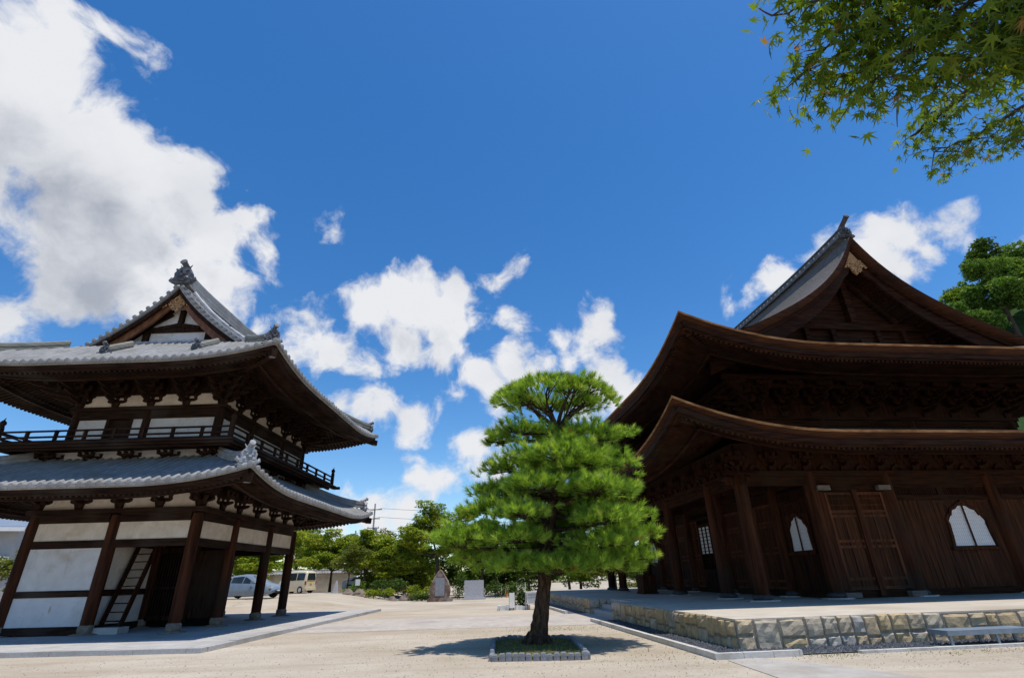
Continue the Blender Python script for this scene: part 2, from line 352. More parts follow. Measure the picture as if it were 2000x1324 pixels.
def wallstone_material():
    """quarried stones of a retaining wall: each stone mesh island gets its own tint"""
    m, t, b = mat('wall_stone', .9, .12)
    N, L = t.nodes, t.links
    at = N.new('ShaderNodeAttribute'); at.attribute_name = 'tint'
    rp = N.new('ShaderNodeValToRGB')
    rp.color_ramp.elements[0].position = 0; rp.color_ramp.elements[0].color = (.40, .37, .32, 1)
    rp.color_ramp.elements[1].position = 1; rp.color_ramp.elements[1].color = (.56, .42, .24, 1)
    e = rp.color_ramp.elements.new(.25); e.color = (.50, .43, .33, 1)
    e = rp.color_ramp.elements.new(.75); e.color = (.50, .37, .21, 1)
    L.new(at.outputs['Fac'], rp.inputs[0])
    tc = N.new('ShaderNodeTexCoord')
    n = N.new('ShaderNodeTexNoise'); n.inputs['Scale'].default_value = 5; n.inputs['Detail'].default_value = 8
    L.new(tc.outputs['Object'], n.inputs['Vector'])
    mr = N.new('ShaderNodeMapRange'); mr.inputs['From Min'].default_value = .25; mr.inputs['From Max'].default_value = .75
    mr.inputs['To Min'].default_value = .62; mr.inputs['To Max'].default_value = 1.15
    L.new(n.outputs[0], mr.inputs['Value'])
    mu = N.new('ShaderNodeMixRGB'); mu.blend_type = 'MULTIPLY'; mu.inputs[0].default_value = 1
    L.new(rp.outputs[0], mu.inputs[1]); L.new(mr.outputs[0], mu.inputs[2])
    L.new(mu.outputs[0], b.inputs['Base Color'])
    bp = N.new('ShaderNodeBump'); bp.inputs['Strength'].default_value = .8; bp.inputs['Distance'].default_value = .05
    L.new(n.outputs[0], bp.inputs['Height']); L.new(bp.outputs[0], b.inputs['Normal'])
    return m


M['wall_stone'] = wallstone_material()


def leaf_material(name, stops, trans=.35, rough=.55, spec=.3):
    """leaf colour from the per-leaf tint, partly translucent"""
    m, t, b = mat(name, rough, spec)
    N, L = t.nodes, t.links
    at = N.new('ShaderNodeAttribute'); at.attribute_name = 'tint'
    rp = N.new('ShaderNodeValToRGB')
    els = rp.color_ramp.elements
    els[0].position = stops[0][0]; els[0].color = (*stops[0][1], 1)
    els[1].position = stops[-1][0]; els[1].color = (*stops[-1][1], 1)
    for p, c in stops[1:-1]:
        e = els.new(p); e.color = (*c, 1)
    L.new(at.outputs['Fac'], rp.inputs[0])
    L.new(rp.outputs[0], b.inputs['Base Color'])
    tr = N.new('ShaderNodeBsdfTranslucent')
    hv = N.new('ShaderNodeMixRGB'); hv.blend_type = 'MULTIPLY'; hv.inputs[0].default_value = 1
    hv.inputs[2].default_value = (1.5, 1.35, .5, 1)
    L.new(rp.outputs[0], hv.inputs[1]); L.new(hv.outputs[0], tr.inputs['Color'])
    mx = N.new('ShaderNodeMixShader'); mx.inputs[0].default_value = trans
    L.new(b.outputs[0], mx.inputs[1]); L.new(tr.outputs[0], mx.inputs[2])
    L.new(mx.outputs[0], t.nodes['Material Output'].inputs[0])
    return m


M['needle'] = leaf_material('needle', [(0, (.105, .19, .024)), (.5, (.25, .42, .055)), (.85, (.40, .57, .10)), (.97, (.48, .57, .14)), (1, (.30, .17, .06))], .45, .5, .25)
M['maple_leaf'] = leaf_material('maple_leaf', [(0, (.05, .095, .010)), (.5, (.105, .18, .015)), (.92, (.22, .29, .025)), (1, (.24, .15, .04))], .45)
M['leaf_yellowgreen'] = leaf_material('leaf_yellowgreen', [(0, (.10, .17, .018)), (.5, (.26, .35, .035)), (.85, (.42, .44, .06)), (1, (.44, .33, .06))], .45)
M['leaf_green'] = leaf_material('leaf_green', [(0, (.06, .12, .016)), (.5, (.15, .25, .032)), (1, (.27, .36, .055))], .4)
M['leaf_dark'] = leaf_material('leaf_dark', [(0, (.028, .065, .014)), (.5, (.07, .135, .022)), (1, (.16, .22, .04))], .32)
M['leaf_olive'] = leaf_material('leaf_olive', [(0, (.06, .095, .018)), (.5, (.18, .23, .036)), (1, (.34, .31, .06))], .3)
M['leaf_hill'] = leaf_material('leaf_hill', [(0, (.06, .13, .025)), (.5, (.13, .24, .04)), (1, (.23, .33, .07))], .3)

# ------------------------------------------------------------------ mesh helpers


class MB:
    """collects shapes and links them as one mesh object"""

    def __init__(s):
        s.v = []; s.f = []; s.sm = []; s.t = []

    def add(s, vs, fs, smooth=False, tint=None):
        o = len(s.v)
        s.v += [tuple(p) for p in vs]
        s.f += [tuple(i + o for i in f) for f in fs]
        s.sm += [smooth] * len(fs)
        s.t += [tint if tint is not None else 0.0] * len(fs)
        return s

    def box(s, x0, x1, y0, y1, z0, z1, tint=None):
        vs = [(x0, y0, z0), (x1, y0, z0), (x1, y1, z0), (x0, y1, z0), (x0, y0, z1), (x1, y0, z1), (x1, y1, z1), (x0, y1, z1)]
        return s.add(vs, [(0, 3, 2, 1), (4, 5, 6, 7), (0, 1, 5, 4), (1, 2, 6, 5), (2, 3, 7, 6), (3, 0, 4, 7)], False, tint)

    def cbox(s, c, d, rz=0.0, taper=1.0):
        """box round centre c, its lower face scaled by taper"""
        ca, sa = math.cos(rz), math.sin(rz)
        vs = []
        for k, zz in ((taper, -d[2] / 2), (1.0, d[2] / 2)):
            for sx, sy in ((-1, -1), (1, -1), (1, 1), (-1, 1)):
                x, y = sx * d[0] / 2 * k, sy * d[1] / 2 * k
                vs.append((c[0] + x * ca - y * sa, c[1] + x * sa + y * ca, c[2] + zz))
        return s.add(vs, [(0, 3, 2, 1), (4, 5, 6, 7), (0, 1, 5, 4), (1, 2, 6, 5), (2, 3, 7, 6), (3, 0, 4, 7)])

    def beam(s, p, q, w, h, up=(0, 0, 1), w2=None, h2=None):
        p, q = Vector(p), Vector(q)
        d = (q - p).normalized()
        r = d.cross(Vector(up))
        if r.length < 1e-6:
            r = d.cross(Vector((1, 0, 0)))
        r.normalize(); u = r.cross(d)
        w2 = w if w2 is None else w2; h2 = h if h2 is None else h2
        vs = []
        for c, ww, hh in ((p, w, h), (q, w2, h2)):
            for a, b in ((-1, -1), (1, -1), (1, 1), (-1, 1)):
                vs.append(c + r * (a * ww / 2) + u * (b * hh / 2))
        return s.add(vs, [(0, 1, 2, 3), (7, 6, 5, 4), (0, 4, 5, 1), (1, 5, 6, 2), (2, 6, 7, 3), (3, 7, 4, 0)])

    def tube(s, pts, rad, n=10, cap=True, smooth=True, jit=0.0):
        pts = [Vector(p) for p in pts]
        if not hasattr(rad, '__len__'):
            rad = [rad] * len(pts)
        vs, fs = [], []
        ref = Vector((0.13, 0.97, 0.2)).normalized()
        for i, p in enumerate(pts):
            d = (pts[min(i + 1, len(pts) - 1)] - pts[max(i - 1, 0)]).normalized()
            a = d.cross(ref)
            if a.length < .05:
                a = d.cross(Vector((1, 0, 0)))
            a.normalize(); b = d.cross(a)
            for k in range(n):
                t = 2 * math.pi * k / n
                rr = rad[i] * (1 + (random.uniform(-jit, jit) if jit else 0))
                vs.append(p + a * (rr * math.cos(t)) + b * (rr * math.sin(t)))
        for i in range(len(pts) - 1):
            for k in range(n):
                k2 = (k + 1) % n
                fs.append((i * n + k, i * n + k2, (i + 1) * n + k2, (i + 1) * n + k))
        s.add(vs, fs, smooth)
        if cap:
            m = len(pts) - 1
            s.add(vs[:n], [tuple(range(n))[::-1]], False)
            s.add(vs[m * n:], [tuple(range(n))], False)
        return s

    def lathe(s, c, prof, n=16, smooth=True):
        vs, fs = [], []
        for r, z in prof:
            for k in range(n):
                t = 2 * math.pi * k / n
                vs.append((c[0] + r * math.cos(t), c[1] + r * math.sin(t), c[2] + z))
        for i in range(len(prof) - 1):
            for k in range(n):
                k2 = (k + 1) % n
                fs.append((i * n + k, i * n + k2, (i + 1) * n + k2, (i + 1) * n + k))
        s.add(vs, fs, smooth)
        s.add(vs[:n], [tuple(range(n))[::-1]])
        s.add(vs[-n:], [tuple(range(n))])
        return s

    def grid(s, rows, smooth=True, flip=False):
        n = len(rows[0]); vs = [p for r in rows for p in r]; fs = []
        for i in range(len(rows) - 1):
            for j in range(n - 1):
                f = (i * n + j, i * n + j + 1, (i + 1) * n + j + 1, (i + 1) * n + j)
                fs.append(f[::-1] if flip else f)
        return s.add(vs, fs, smooth)

    def prism(s, poly, fn, t0, t1):
        """poly in 2-D, fn(a, b, t) -> 3-D, extruded from t0 to t1"""
        n = len(poly)
        vs = [fn(a, b, t0) for a, b in poly] + [fn(a, b, t1) for a, b in poly]
        fs = [tuple(range(n))[::-1], tuple(range(n, 2 * n))]
        fs += [(i, (i + 1) % n, n + (i + 1) % n, n + i) for i in range(n)]
        return s.add(vs, fs)

    def build(s, name, m, parent=None, kind=None, fix=True, tint=False):
        me = bpy.data.meshes.new(name)
        me.from_pydata(s.v, [], s.f)
        me.polygons.foreach_set('use_smooth', s.sm)
        if tint:
            a = me.attributes.new('tint', 'FLOAT', 'FACE')
            a.data.foreach_set('value', s.t)
        if fix:
            import bmesh
            bm = bmesh.new(); bm.from_mesh(me)
            bmesh.ops.recalc_face_normals(bm, faces=bm.faces)
            bm.to_mesh(me); bm.free()
        me.materials.append(m)
        o = bpy.data.objects.new(name, me)
        COL.objects.link(o)
        if parent is not None:
            o.parent = parent
        if kind:
            o['kind'] = kind
        return o


def tag(o, label=None, cat=None, group=None, kind=None):
    if label: o['label'] = label
    if cat: o['category'] = cat
    if group: o['group'] = group
    if kind: o['kind'] = kind
    return o


def thing(name, label, cat, loc=(0, 0, 0), rz=0.0, group=None):
    o = bpy.data.objects.new(name, None)
    o.empty_display_size = .3
    COL.objects.link(o)
    o.location = loc; o.rotation_euler = (0, 0, rz)
    return tag(o, label, cat, group)


def copy_part(src, parent, loc=(0, 0, 0), rz=0.0, sc=(1, 1, 1)):
    c = src.copy(); COL.objects.link(c)
    c.parent = parent; c.location = loc; c.rotation_euler = (0, 0, rz); c.scale = sc
    return c


def copy_tree(o, parent=None):
    c = o.copy(); COL.objects.link(c); c.parent = parent
    for ch in list(o.children):
        copy_tree(ch, c)
    return c


def mesh_np(name, V, F, m, parent=None, tint=None, kind=None, smooth=False):
    """big mesh of equal polygons from numpy arrays"""
    me = bpy.data.meshes.new(name)
    nf, k = F.shape
    me.vertices.add(len(V)); me.vertices.foreach_set('co', V.astype(np.float32).ravel())
    me.loops.add(nf * k); me.loops.foreach_set('vertex_index', F.astype(np.int32).ravel())
    me.polygons.add(nf)
    me.polygons.foreach_set('loop_start', np.arange(0, nf * k, k, dtype=np.int32))
    me.polygons.foreach_set('loop_total', np.full(nf, k, dtype=np.int32))
    if smooth:
        me.polygons.foreach_set('use_smooth', np.ones(nf, dtype=bool))
    me.update(calc_edges=True)
    if tint is not None:
        a = me.attributes.new('tint', 'FLOAT', 'FACE')
        a.data.foreach_set('value', tint.astype(np.float32))
    me.materials.append(m)
    o = bpy.data.objects.new(name, me)
    COL.objects.link(o)
    if parent is not None: o.parent = parent
    if kind: o['kind'] = kind
    return o


# ------------------------------------------------------------------ roofs


class Roof:
    """hip or hip-and-gable roof over the eave rectangle X0..X1, Y0..Y1; the ridge runs along y"""

    def __init__(s, X0, X1, Y0, Y1, ze, f, lift, lc, ld, dv=None):
        s.X0, s.X1, s.Y0, s.Y1, s.ze, s.f, s.lift, s.lc, s.ld, s.dv = X0, X1, Y0, Y1, ze, f, lift, lc, ld, dv
        s.W = (X1 - X0) / 2

    def rng(s, side):
        return (s.X0, s.X1) if side in 'SN' else (s.Y0, s.Y1)

    def up(s, c, d):
        c = max(0.0, c)
        a = max(0.0, 1 - c / s.lc) ** 2.2 * s.lift
        return a * max(0.0, 1 - d / s.ld) ** 1.5

    def xy(s, side, t, d):
        return {'S': (t, s.Y0 + d), 'N': (t, s.Y1 - d), 'E': (s.X1 - d, t), 'W': (s.X0 + d, t)}[side]

    def p(s, side, t, d, dz=0.0, zf=None):
        lo, hi = s.rng(side)
        c = min(t - lo, hi - t) - d
        x, y = s.xy(side, t, d)
        z = s.ze + (zf(d) if zf else s.f(d)) + s.up(c, d) + dz
        return (x, y, z)

    def tlim(s, side, d, cap=None):
        lo, hi = s.rng(side)
        k = d if cap is None else min(d, cap)
        return lo + k, hi - k

    def slope(s, mb, side, dmax, nd=14, nt=40, cap=None, dz=0.0, zf=None, d0=0.0, flip=False):
        rows = []
        for i in range(nd + 1):
            d = d0 + (dmax - d0) * i / nd
            a, b = s.tlim(side, d, cap)
            rows.append([s.p(side, a + (b - a) * (.5 - .5 * math.cos(math.pi * j / nt)), d, dz, zf) for j in range(nt + 1)])
        mb.grid(rows, True, flip)

    def eave_band(s, mb, side, zt, zb, din, nt=60, d0=0.0):
        """the face of the eave from zt to zb, leaning in by din, and a short soffit lip"""
        rows = []
        for d, z in ((d0, zt), (d0 + din, zb), (d0 + din + .35, zb + .02)):
            a, b = s.tlim(side, d)
            row = []
            for j in range(nt + 1):
                t = a + (b - a) * (.5 - .5 * math.cos(math.pi * j / nt))
                lo, hi = s.rng(side)
                c = min(t - lo, hi - t) - d
                x, y = s.xy(side, t, d)
                row.append((x, y, s.ze + z + s.up(c, 0)))
            rows.append(row)
        mb.grid(rows, True)

    def rafters(s, mb, side, d0, d1, z0, sl, w, h, step, cap=None):
        """a row of rafters running in from the eave: z = ze + z0 + sl * d + the corner lift"""
        lo, hi = s.rng(side)
        n = int((hi - lo) / step)
        for k in range(n + 1):
            t = lo + (hi - lo) * (k + .5) / (n + 1)
            cmax = min(t - lo, hi - t)
            e = min(d1, cmax - .02)
            if e - d0 < .12:
                continue
            pts = []
            for q in (0, .5, 1):
                d = d0 + (e - d0) * q
                x, y = s.xy(side, t, d)
                pts.append((x, y, s.ze + z0 + sl * d + s.up(cmax - d, d * .5)))
            mb.beam(pts[0], pts[1], w, h); mb.beam(pts[1], pts[2], w, h)

    def soffit(s, mb, side, d0, d1, z0, sl, nt=44, nd=6):
        rows = []
        for i in range(nd + 1):
            d = d0 + (d1 - d0) * i / nd
            a, b = s.tlim(side, d)
            row = []
            for j in range(nt + 1):
                t = a + (b - a) * (.5 - .5 * math.cos(math.pi * j / nt))
                lo, hi = s.rng(side)
                c = min(t - lo, hi - t) - d
                x, y = s.xy(side, t, d)
                row.append((x, y, s.ze + z0 + sl * d + s.up(c, d * .5)))
            rows.append(row)
        mb.grid(rows, True)

    def rail(s, mb, side, d, z0, w, h, sl=0.0, nt=36):
        """a curved beam along the eave at distance d in from it"""
        a, b = s.tlim(side, d)
        lo, hi = s.rng(side)
        pts = []
        for j in range(nt + 1):
            t = a + (b - a) * (.5 - .5 * math.cos(math.pi * j / nt))
            c = min(t - lo, hi - t) - d
            x, y = s.xy(side, t, d)
            pts.append((x, y, s.ze + z0 + sl * d + s.up(c, d * .5)))
        for p, q in zip(pts, pts[1:]):
            mb.beam(p, q, w, h)


def rib(mb, pts, r, n=5):
    """half-round tile row along pts, open below"""
    vs = []
    for i, p in enumerate(pts):
        p = Vector(p)
        d = (Vector(pts[min(i + 1, len(pts) - 1)]) - Vector(pts[max(i - 1, 0)])).normalized()
        a = Vector((d.y, -d.x, 0))
        a.normalize(); u = a.cross(d)
        if u.z < 0: u = -u
        vs.append([p + a * (r * math.cos(t)) + u * (r * math.sin(t) - .01) for t in [math.pi * k / n for k in range(n + 1)]])
    mb.grid(vs, True)


def disc(mb, c, d, r, t=.05, n=12):
    """tile end: a round plug with a raised rim facing along d"""
    c, d = Vector(c), Vector(d).normalized()
    mb.tube([c - d * .02, c + d * t], r, n)
    mb.tube([c + d * t, c + d * (t + .012)], [r, r * .8], n)
    mb.tube([c + d * t, c + d * (t + .02)], [r * .45, r * .35], 8)


def tile_side(R_, mb, side, dmax, step, r=.082, cap=None, nd=9, verge=None):
    lo, hi = R_.rng(side)
    n = int(round((hi - lo) / step))
    for k in range(n + 1):
        t = lo + .06 + (hi - lo - .12) * k / n
        cm = min(t - lo, hi - t)
        dm = dmax if (cap is not None and cm > cap) else min(dmax, cm)
        if dm < .1:
            dm = .1
        pts = [R_.p(side, t, dm * i / nd, .035) for i in range(nd + 1)]
        rib(mb, pts, r)
        out = {'S': (0, -1, 0), 'N': (0, 1, 0), 'E': (1, 0, 0), 'W': (-1, 0, 0)}[side]
        disc(mb, pts[0], out, r * 1.3)
        # the flat tile end between two rows
        t2 = t + (hi - lo - .12) / n / 2
        if t2 < hi - .1:
            a = Vector(R_.p(side, t2 - .09, 0)); b = Vector(R_.p(side, t2 + .09, 0)); o = Vector(out) * .045
            mb.beam(a + o - Vector((0, 0, .02)), b + o - Vector((0, 0, .02)), .05, .075)


def demon_tile(mb, c, out, s=1.0, disc_top=True):
    """ridge-end tile: arched plate with brows, cheeks and a round tile above"""
    c = Vector(c); o = Vector(out).normalized(); a = Vector((-o.y, o.x, 0)); z = Vector((0, 0, 1))
    poly = [(-.34, 0), (-.40, .12), (-.30, .26), (-.33, .42), (-.22, .60), (-.10, .70), (.10, .70), (.22, .60), (.33, .42), (.30, .26), (.40, .12), (.34, 0)]
    mb.prism([(x * s, y * s) for x, y in poly], lambda p, q, t: c + a * p + z * q + o * t, -.10 * s, .10 * s)
    for sx in (-1, 1):
        mb.tube([c + a * (sx * .10 * s) + z * (.40 * s) + o * (.10 * s), c + a * (sx * .10 * s) + z * (.40 * s) + o * (.19 * s)], [.085 * s, .05 * s], 8)
        mb.beam(c + a * (sx * .04 * s) + z * (.47 * s) + o * (.14 * s), c + a * (sx * .24 * s) + z * (.56 * s) + o * (.12 * s), .10 * s, .07 * s)
        mb.tube([c + a * (sx * .17 * s) + z * (.20 * s) + o * (.10 * s), c + a * (sx * .17 * s) + z * (.20 * s) + o * (.17 * s)], [.10 * s, .05 * s], 8)
        mb.tube([c + a * (sx * .36 * s) + z * (.10 * s), c + a * (sx * .47 * s) + z * (.16 * s), c + a * (sx * .44 * s) + z * (.27 * s)], [.09 * s, .08 * s, .04 * s], 7)
        mb.tube([c + a * (sx * .13 * s) + z * (.68 * s), c + a * (sx * .24 * s) + z * (.84 * s)], [.04 * s, .008 * s], 6)
    mb.cbox(c + z * (.31 * s) + o * (.15 * s), (.12 * s, .12 * s, .10 * s), math.atan2(o.y, o.x))
    mb.beam(c + a * (-.16 * s) + z * (.10 * s) + o * (.12 * s), c + a * (.16 * s) + z * (.10 * s) + o * (.12 * s), .08 * s, .08 * s)
    if disc_top:
        mb.tube([c + z * (.66 * s) - o * (.25 * s), c + z * (.86 * s) + o * (.20 * s)], .11 * s, 12)
        disc(mb, c + z * (.86 * s) + o * (.20 * s), o + z * .4, .13 * s, .04)


def course_ridge(mb, pts, w, h, layers=4, r=.09):
    """ridge of stacked flat tiles with a round cover row on top"""
    for k in range(layers):
        z = h * (k + .5) / layers
        ww = w * (1 - .06 * k) + (.05 if k == layers - 1 else 0) - (.03 if k % 2 else 0)
        q = [Vector(p) + Vector((0, 0, z)) for p in pts]
        for a, b in zip(q, q[1:]):
            mb.beam(a, b, ww, h / layers * .92)
    mb.tube([Vector(p) + Vector((0, 0, h + r * .4)) for p in pts], r, 8)


# ------------------------------------------------------------------ bracket sets


def arm_poly(L, h):
    return [(-L / 2, h), (-L / 2, h * .5), (-L / 2 + .05, h * .22), (-L / 2 + .15, 0), (L / 2 - .15, 0), (L / 2 - .05, h * .22), (L / 2, h * .5), (L / 2, h)]


def bracket_mesh(steps, s=1.0, p=.36, wide=.95, nose=False):
    """block and arms stepping out along -y from the wall plane; base at z = 0"""
    mb = MB()
    mb.cbox((0, 0, .13 * s), (.40 * s, .40 * s, .26 * s), 0, .72)
    lev = .24 * s
    hh = .17 * s; bl = .15 * s
    for i in range(steps + 1):
        y = -i * p * s
        z = lev + i * (hh + bl) * .92
        for q in range(0 if i == 0 else i - 1, i + 1):
            yy = -q * p * s
            L = (wide + .28 * (i - q)) * s
            mb.prism(arm_poly(L, hh), lambda a, b, t, z=z: (a, t, z + b), yy - .07 * s, yy + .07 * s)
            for k in (-1, 0, 1):
                mb.cbox((k * (L / 2 - .11 * s), yy, z + hh + bl / 2), (.22 * s, .21 * s, bl), 0, .7)
        if i < steps:
            L = (i + 1) * p * s + .16 * s
            poly = [(.30 * s, hh), (.30 * s, .02), (.2 * s, 0), (-L + .22 * s, 0), (-L + .06 * s, hh * .3), (-L, hh * .6), (-L, hh)]
            mb.prism(poly, lambda a, b, t, z=z: (t, a, z + b), -.07 * s, .07 * s)
            if nose:
                poly = [(-L + .1, hh * .9), (-L - .30 * s, hh * 1.25), (-L - .34 * s, hh * .85), (-L - .10 * s, hh * .25), (-L + .1, hh * .1)]
                mb.prism(poly, lambda a, b, t, z=z: (t, a, z + b), -.065 * s, .065 * s)
    return mb


# ------------------------------------------------------------------ foliage


def leaf_cloud(centers, radii, counts, size, rng, flat=.5, droop=0.0):
    """leaf-shaped quads in lumpy ellipsoids; returns V, F, tint"""
    P, T = [], []
    for c, r, n in zip(centers, radii, counts):
        d = rng.normal(size=(n, 3)); d /= np.linalg.norm(d, axis=1)[:, None]
        rad = rng.uniform(.35, 1.0, n) ** .45
        lump = 1 + .22 * np.sin(d[:, 0] * 5 + c[0] * 3) * np.sin(d[:, 1] * 4 + c[1]) + .18 * np.sin(d[:, 2] * 7 + c[2] * 2)
        P.append(np.array(c) + d * np.array(r) * (rad * lump)[:, None])
        T.append(np.clip(rng.normal(.45 + rng.uniform(-.16, .16), .22, n), 0, 1))
    P = np.concatenate(P); T = np.concatenate(T)
    n = len(P)
    a = rng.normal(size=(n, 3)); a[:, 2] *= flat; a /= np.linalg.norm(a, axis=1)[:, None]
    up = np.tile([0, 0, 1.0], (n, 1)) + rng.normal(size=(n, 3)) * .55
    b = np.cross(up, a); b /= np.linalg.norm(b, axis=1)[:, None] + 1e-9
    s = size * rng.uniform(.6, 1.35, n)[:, None]
    V = np.stack([P - a * s * .5, P + b * s * .32 - a * s * .05, P + a * s * .55 - np.array([0, 0, droop]) * s, P - b * s * .32 - a * s * .05], 1).reshape(-1, 3)
    F = np.arange(n * 4).reshape(n, 4)
    return V, F, T


def limb(mb, p, q, r0, r1, bend=.15, n=5):
    p, q = Vector(p), Vector(q)
    L = (q - p).length
    m = Vector((random.uniform(-1, 1), random.uniform(-1, 1), random.uniform(-.3, 1))) * bend * L
    pts = []
    for i in range(n + 1):
        t = i / n
        pts.append(p.lerp(q, t) + m * (4 * t * (1 - t)) * .5)
    mb.tube(pts, [r0 + (r1 - r0) * i / n for i in range(n + 1)], 7, True, True)
    return pts


def tree(name, label, loc, h, crown, leafmat, size=.16, dens=1.0, trunk_r=.14, group=None, seed=1, fork=.3, barkm='bark_tree', cat='tree', sub=9):
    """crown: list of (dx, dy, dz, rx, ry, rz) lobes; each lobe is split into uneven clumps with gaps"""
    rng = np.random.default_rng(seed); random.seed(seed)
    t = thing(name, label, cat, loc, 0, group)
    mb = MB()
    f = (random.uniform(-.2, .2), random.uniform(-.2, .2), h * fork)
    mb.tube([(0, 0, -.2), (f[0] * .3, f[1] * .3, h * fork * .5), f], [trunk_r * 1.35, trunk_r, trunk_r * .8], 8, True, True, .08)
    cs, rs, ns = [], [], []
    for (dx, dy, dz, rx, ry, rz) in crown:
        limb(mb, f, (dx, dy, dz), trunk_r * .55, trunk_r * .15)
        k = sub
        for i in range(k):
            d = rng.normal(size=3); d /= np.linalg.norm(d)
            q = rng.uniform(.35, .95)
            c = np.array([dx, dy, dz]) + d * np.array([rx, ry, rz]) * q
            if i < 4:
                limb(mb, (dx, dy, dz), tuple(c), trunk_r * .16, trunk_r * .05, .1, 3)
            g = rng.uniform(.34, .56)
            r = np.array([rx, ry, rz * .8]) * g
            cs.append(c); rs.append(r)
            ns.append(max(12, int(dens * 17 * (r[0] * r[1] + r[0] * r[2] + r[1] * r[2]) / (size * size))))
    V, F, T = leaf_cloud(cs, rs, ns, size, rng)
    mb.build('trunk', M[barkm], t)
    mesh_np('crown', V, F, M[leafmat], t, T)
    return t

# ------------------------------------------------------------------ ground


def sst(a, b, x):
    t = min(1, max(0, (x - a) / (b - a)))
    return t * t * (3 - 2 * t)


def gz(x, y):
    return .72 * sst(32, 40, y) * sst(-7, -14, x) + .25 * sst(60, 90, y)


xs = sorted(set([-3000, -1200, -500, -250, -150, -100, -80] + [round(-64 + 1.6 * i, 2) for i in range(81)] + [80, 100, 150, 250, 500, 1200, 3000]))
ys = sorted(set([-3000, -1000, -300, -100, -40, -15] + [round(-8 + 1.4 * i, 2) for i in range(76)] + [110, 130, 180, 300, 600, 1200, 3000]))
gm = MB()
gm.grid([[(x, y, gz(x, y) + 0) for x in xs] for y in ys])
tag(gm.build('ground', M['sand'], fix=False), kind='structure')

pm = MB()
pm.grid([[(x, y, .006) for x in np.linspace(-7.6 + (y - 21) * .08, 4.75, 26)] for y in np.linspace(20.9, 27.0, 12)])
tag(pm.build('path', M['paving'], fix=False), kind='structure')
pm = MB()
pm.add([(4.75, 9.2, .008), (7.0, 9.2, .008), (6.3, 10.9, .008), (5.45, 12.0, .008), (4.75, 11.75, .008)], [(0, 1, 2, 3, 4)])
tag(pm.build('concrete_path', M['slab'], fix=False), kind='structure')

# ------------------------------------------------------------------ two-storey gate
GO, GA = (-11.1727, 21.1661, 0), -.065
gate = thing('temple_gate', 'two-storey wooden temple gate with white plaster panels and grey tiled roofs', 'gate', GO, GA)
B = 3.154
GX = [-2 * B, -B, 0.0]
GY = [0.0, 2.757, 6.04, 8.797]
GD = 8.797

plat = thing('stone_platform', 'low pale concrete platform with stone edging beneath the two-storey gate', 'platform', GO, GA)
mb = MB()
mb.box(-10.9, 3.72, -4.72, 13.2, -.2, .12)
mb.build('floor_slab', M['concrete'], plat)
mb = MB()
x = -10.9
while x < 3.7:
    w = min(random.uniform(.8, 1.7), 3.95 - x)
    mb.box(x + .006, x + w - .006, -5.0 + random.uniform(-.015, .015), -4.72, -.2, .125 + random.uniform(-.012, .006))
    x += w
y = -4.72
while y < 13.2:
    w = min(random.uniform(.8, 1.7), 13.4 - y)
    mb.box(3.72, 3.97 + random.uniform(-.015, .015), y + .006, y + w - .006, -.2, .125 + random.uniform(-.012, .006))
    y += w
mb.build('edging', M['granite'], plat)


def post(parent, x, y, z0, z1, r, m='wood_post', base=None, basem='base_stone'):
    mb = MB()
    mb.lathe((x, y, 0), [(r * .98, z0), (r * 1.02, z0 + (z1 - z0) * .35), (r, z1 - .25), (r * .86, z1)], 16)
    o = mb.build('post', M[m], parent)
    if base:
        b = MB(); base(b, x, y, z0)
        b.build('base_stone', M[basem], o)
    return o


def gate_base(b, x, y, z0):
    b.lathe((x, y, 0), [(.40, .10), (.46, .125), (.46, .14), (.22, .186)], 14)
    b.lathe((x, y, 0), [(.22, .185), (.25, .24), (.25, .38), (.215, .43)], 16)


for i, x in enumerate(GX):
    for j, y in enumerate(GY):
        post(gate, x, y, .42, 4.15, .215, 'wood_post', gate_base)


def wall_panel(parent, a, b, z0, z1, m, th=.10, name='plaster_panel', o=0.0):
    """a wall filling between two ground points a and b (2-D)"""
    mb = MB()
    p = Vector((a[0], a[1], (z0 + z1) / 2)); q = Vector((b[0], b[1], (z0 + z1) / 2))
    d = (q - p).normalized(); n = Vector((d.y, -d.x, 0)) * o
    mb.beam(p + n, q + n, th, z1 - z0)
    return mb.build(name, M[m], parent)


def tie(parent, a, b, z0, z1, th, m='beam_gate', name='tie_beam'):
    mb = MB()
    mb.beam((a[0], a[1], (z0 + z1) / 2), (b[0], b[1], (z0 + z1) / 2), th, z1 - z0)
    return mb.build(name, M[m], parent)


pr = .205
runs = []
for i in range(2):
    for y in (0.0, GD):
        runs.append(((GX[i] + pr, y), (GX[i + 1] - pr, y)))
for j in range(3):
    for x in (GX[0], 0.0):
        runs.append(((x, GY[j] + pr), (x, GY[j + 1] - pr)))
for a, b in runs:
    wall_panel(gate, a, b, 3.26, 3.89, 'plaster_aged')
    tie(gate, a, b, 2.985, 3.26, .19)
    tie(gate, a, b, 3.89, 4.2, .26)
# the continuous plate on the posts
for a, b in (((-6.62, 0), (.32, 0)), ((-6.62, GD), (.32, GD))):
    tie(gate, a, b, 4.203, 4.38, .44)
for x in (-2 * B, 0.0):
    tie(gate, (x, .225), (x, GD - .225), 4.203, 4.38, .44)
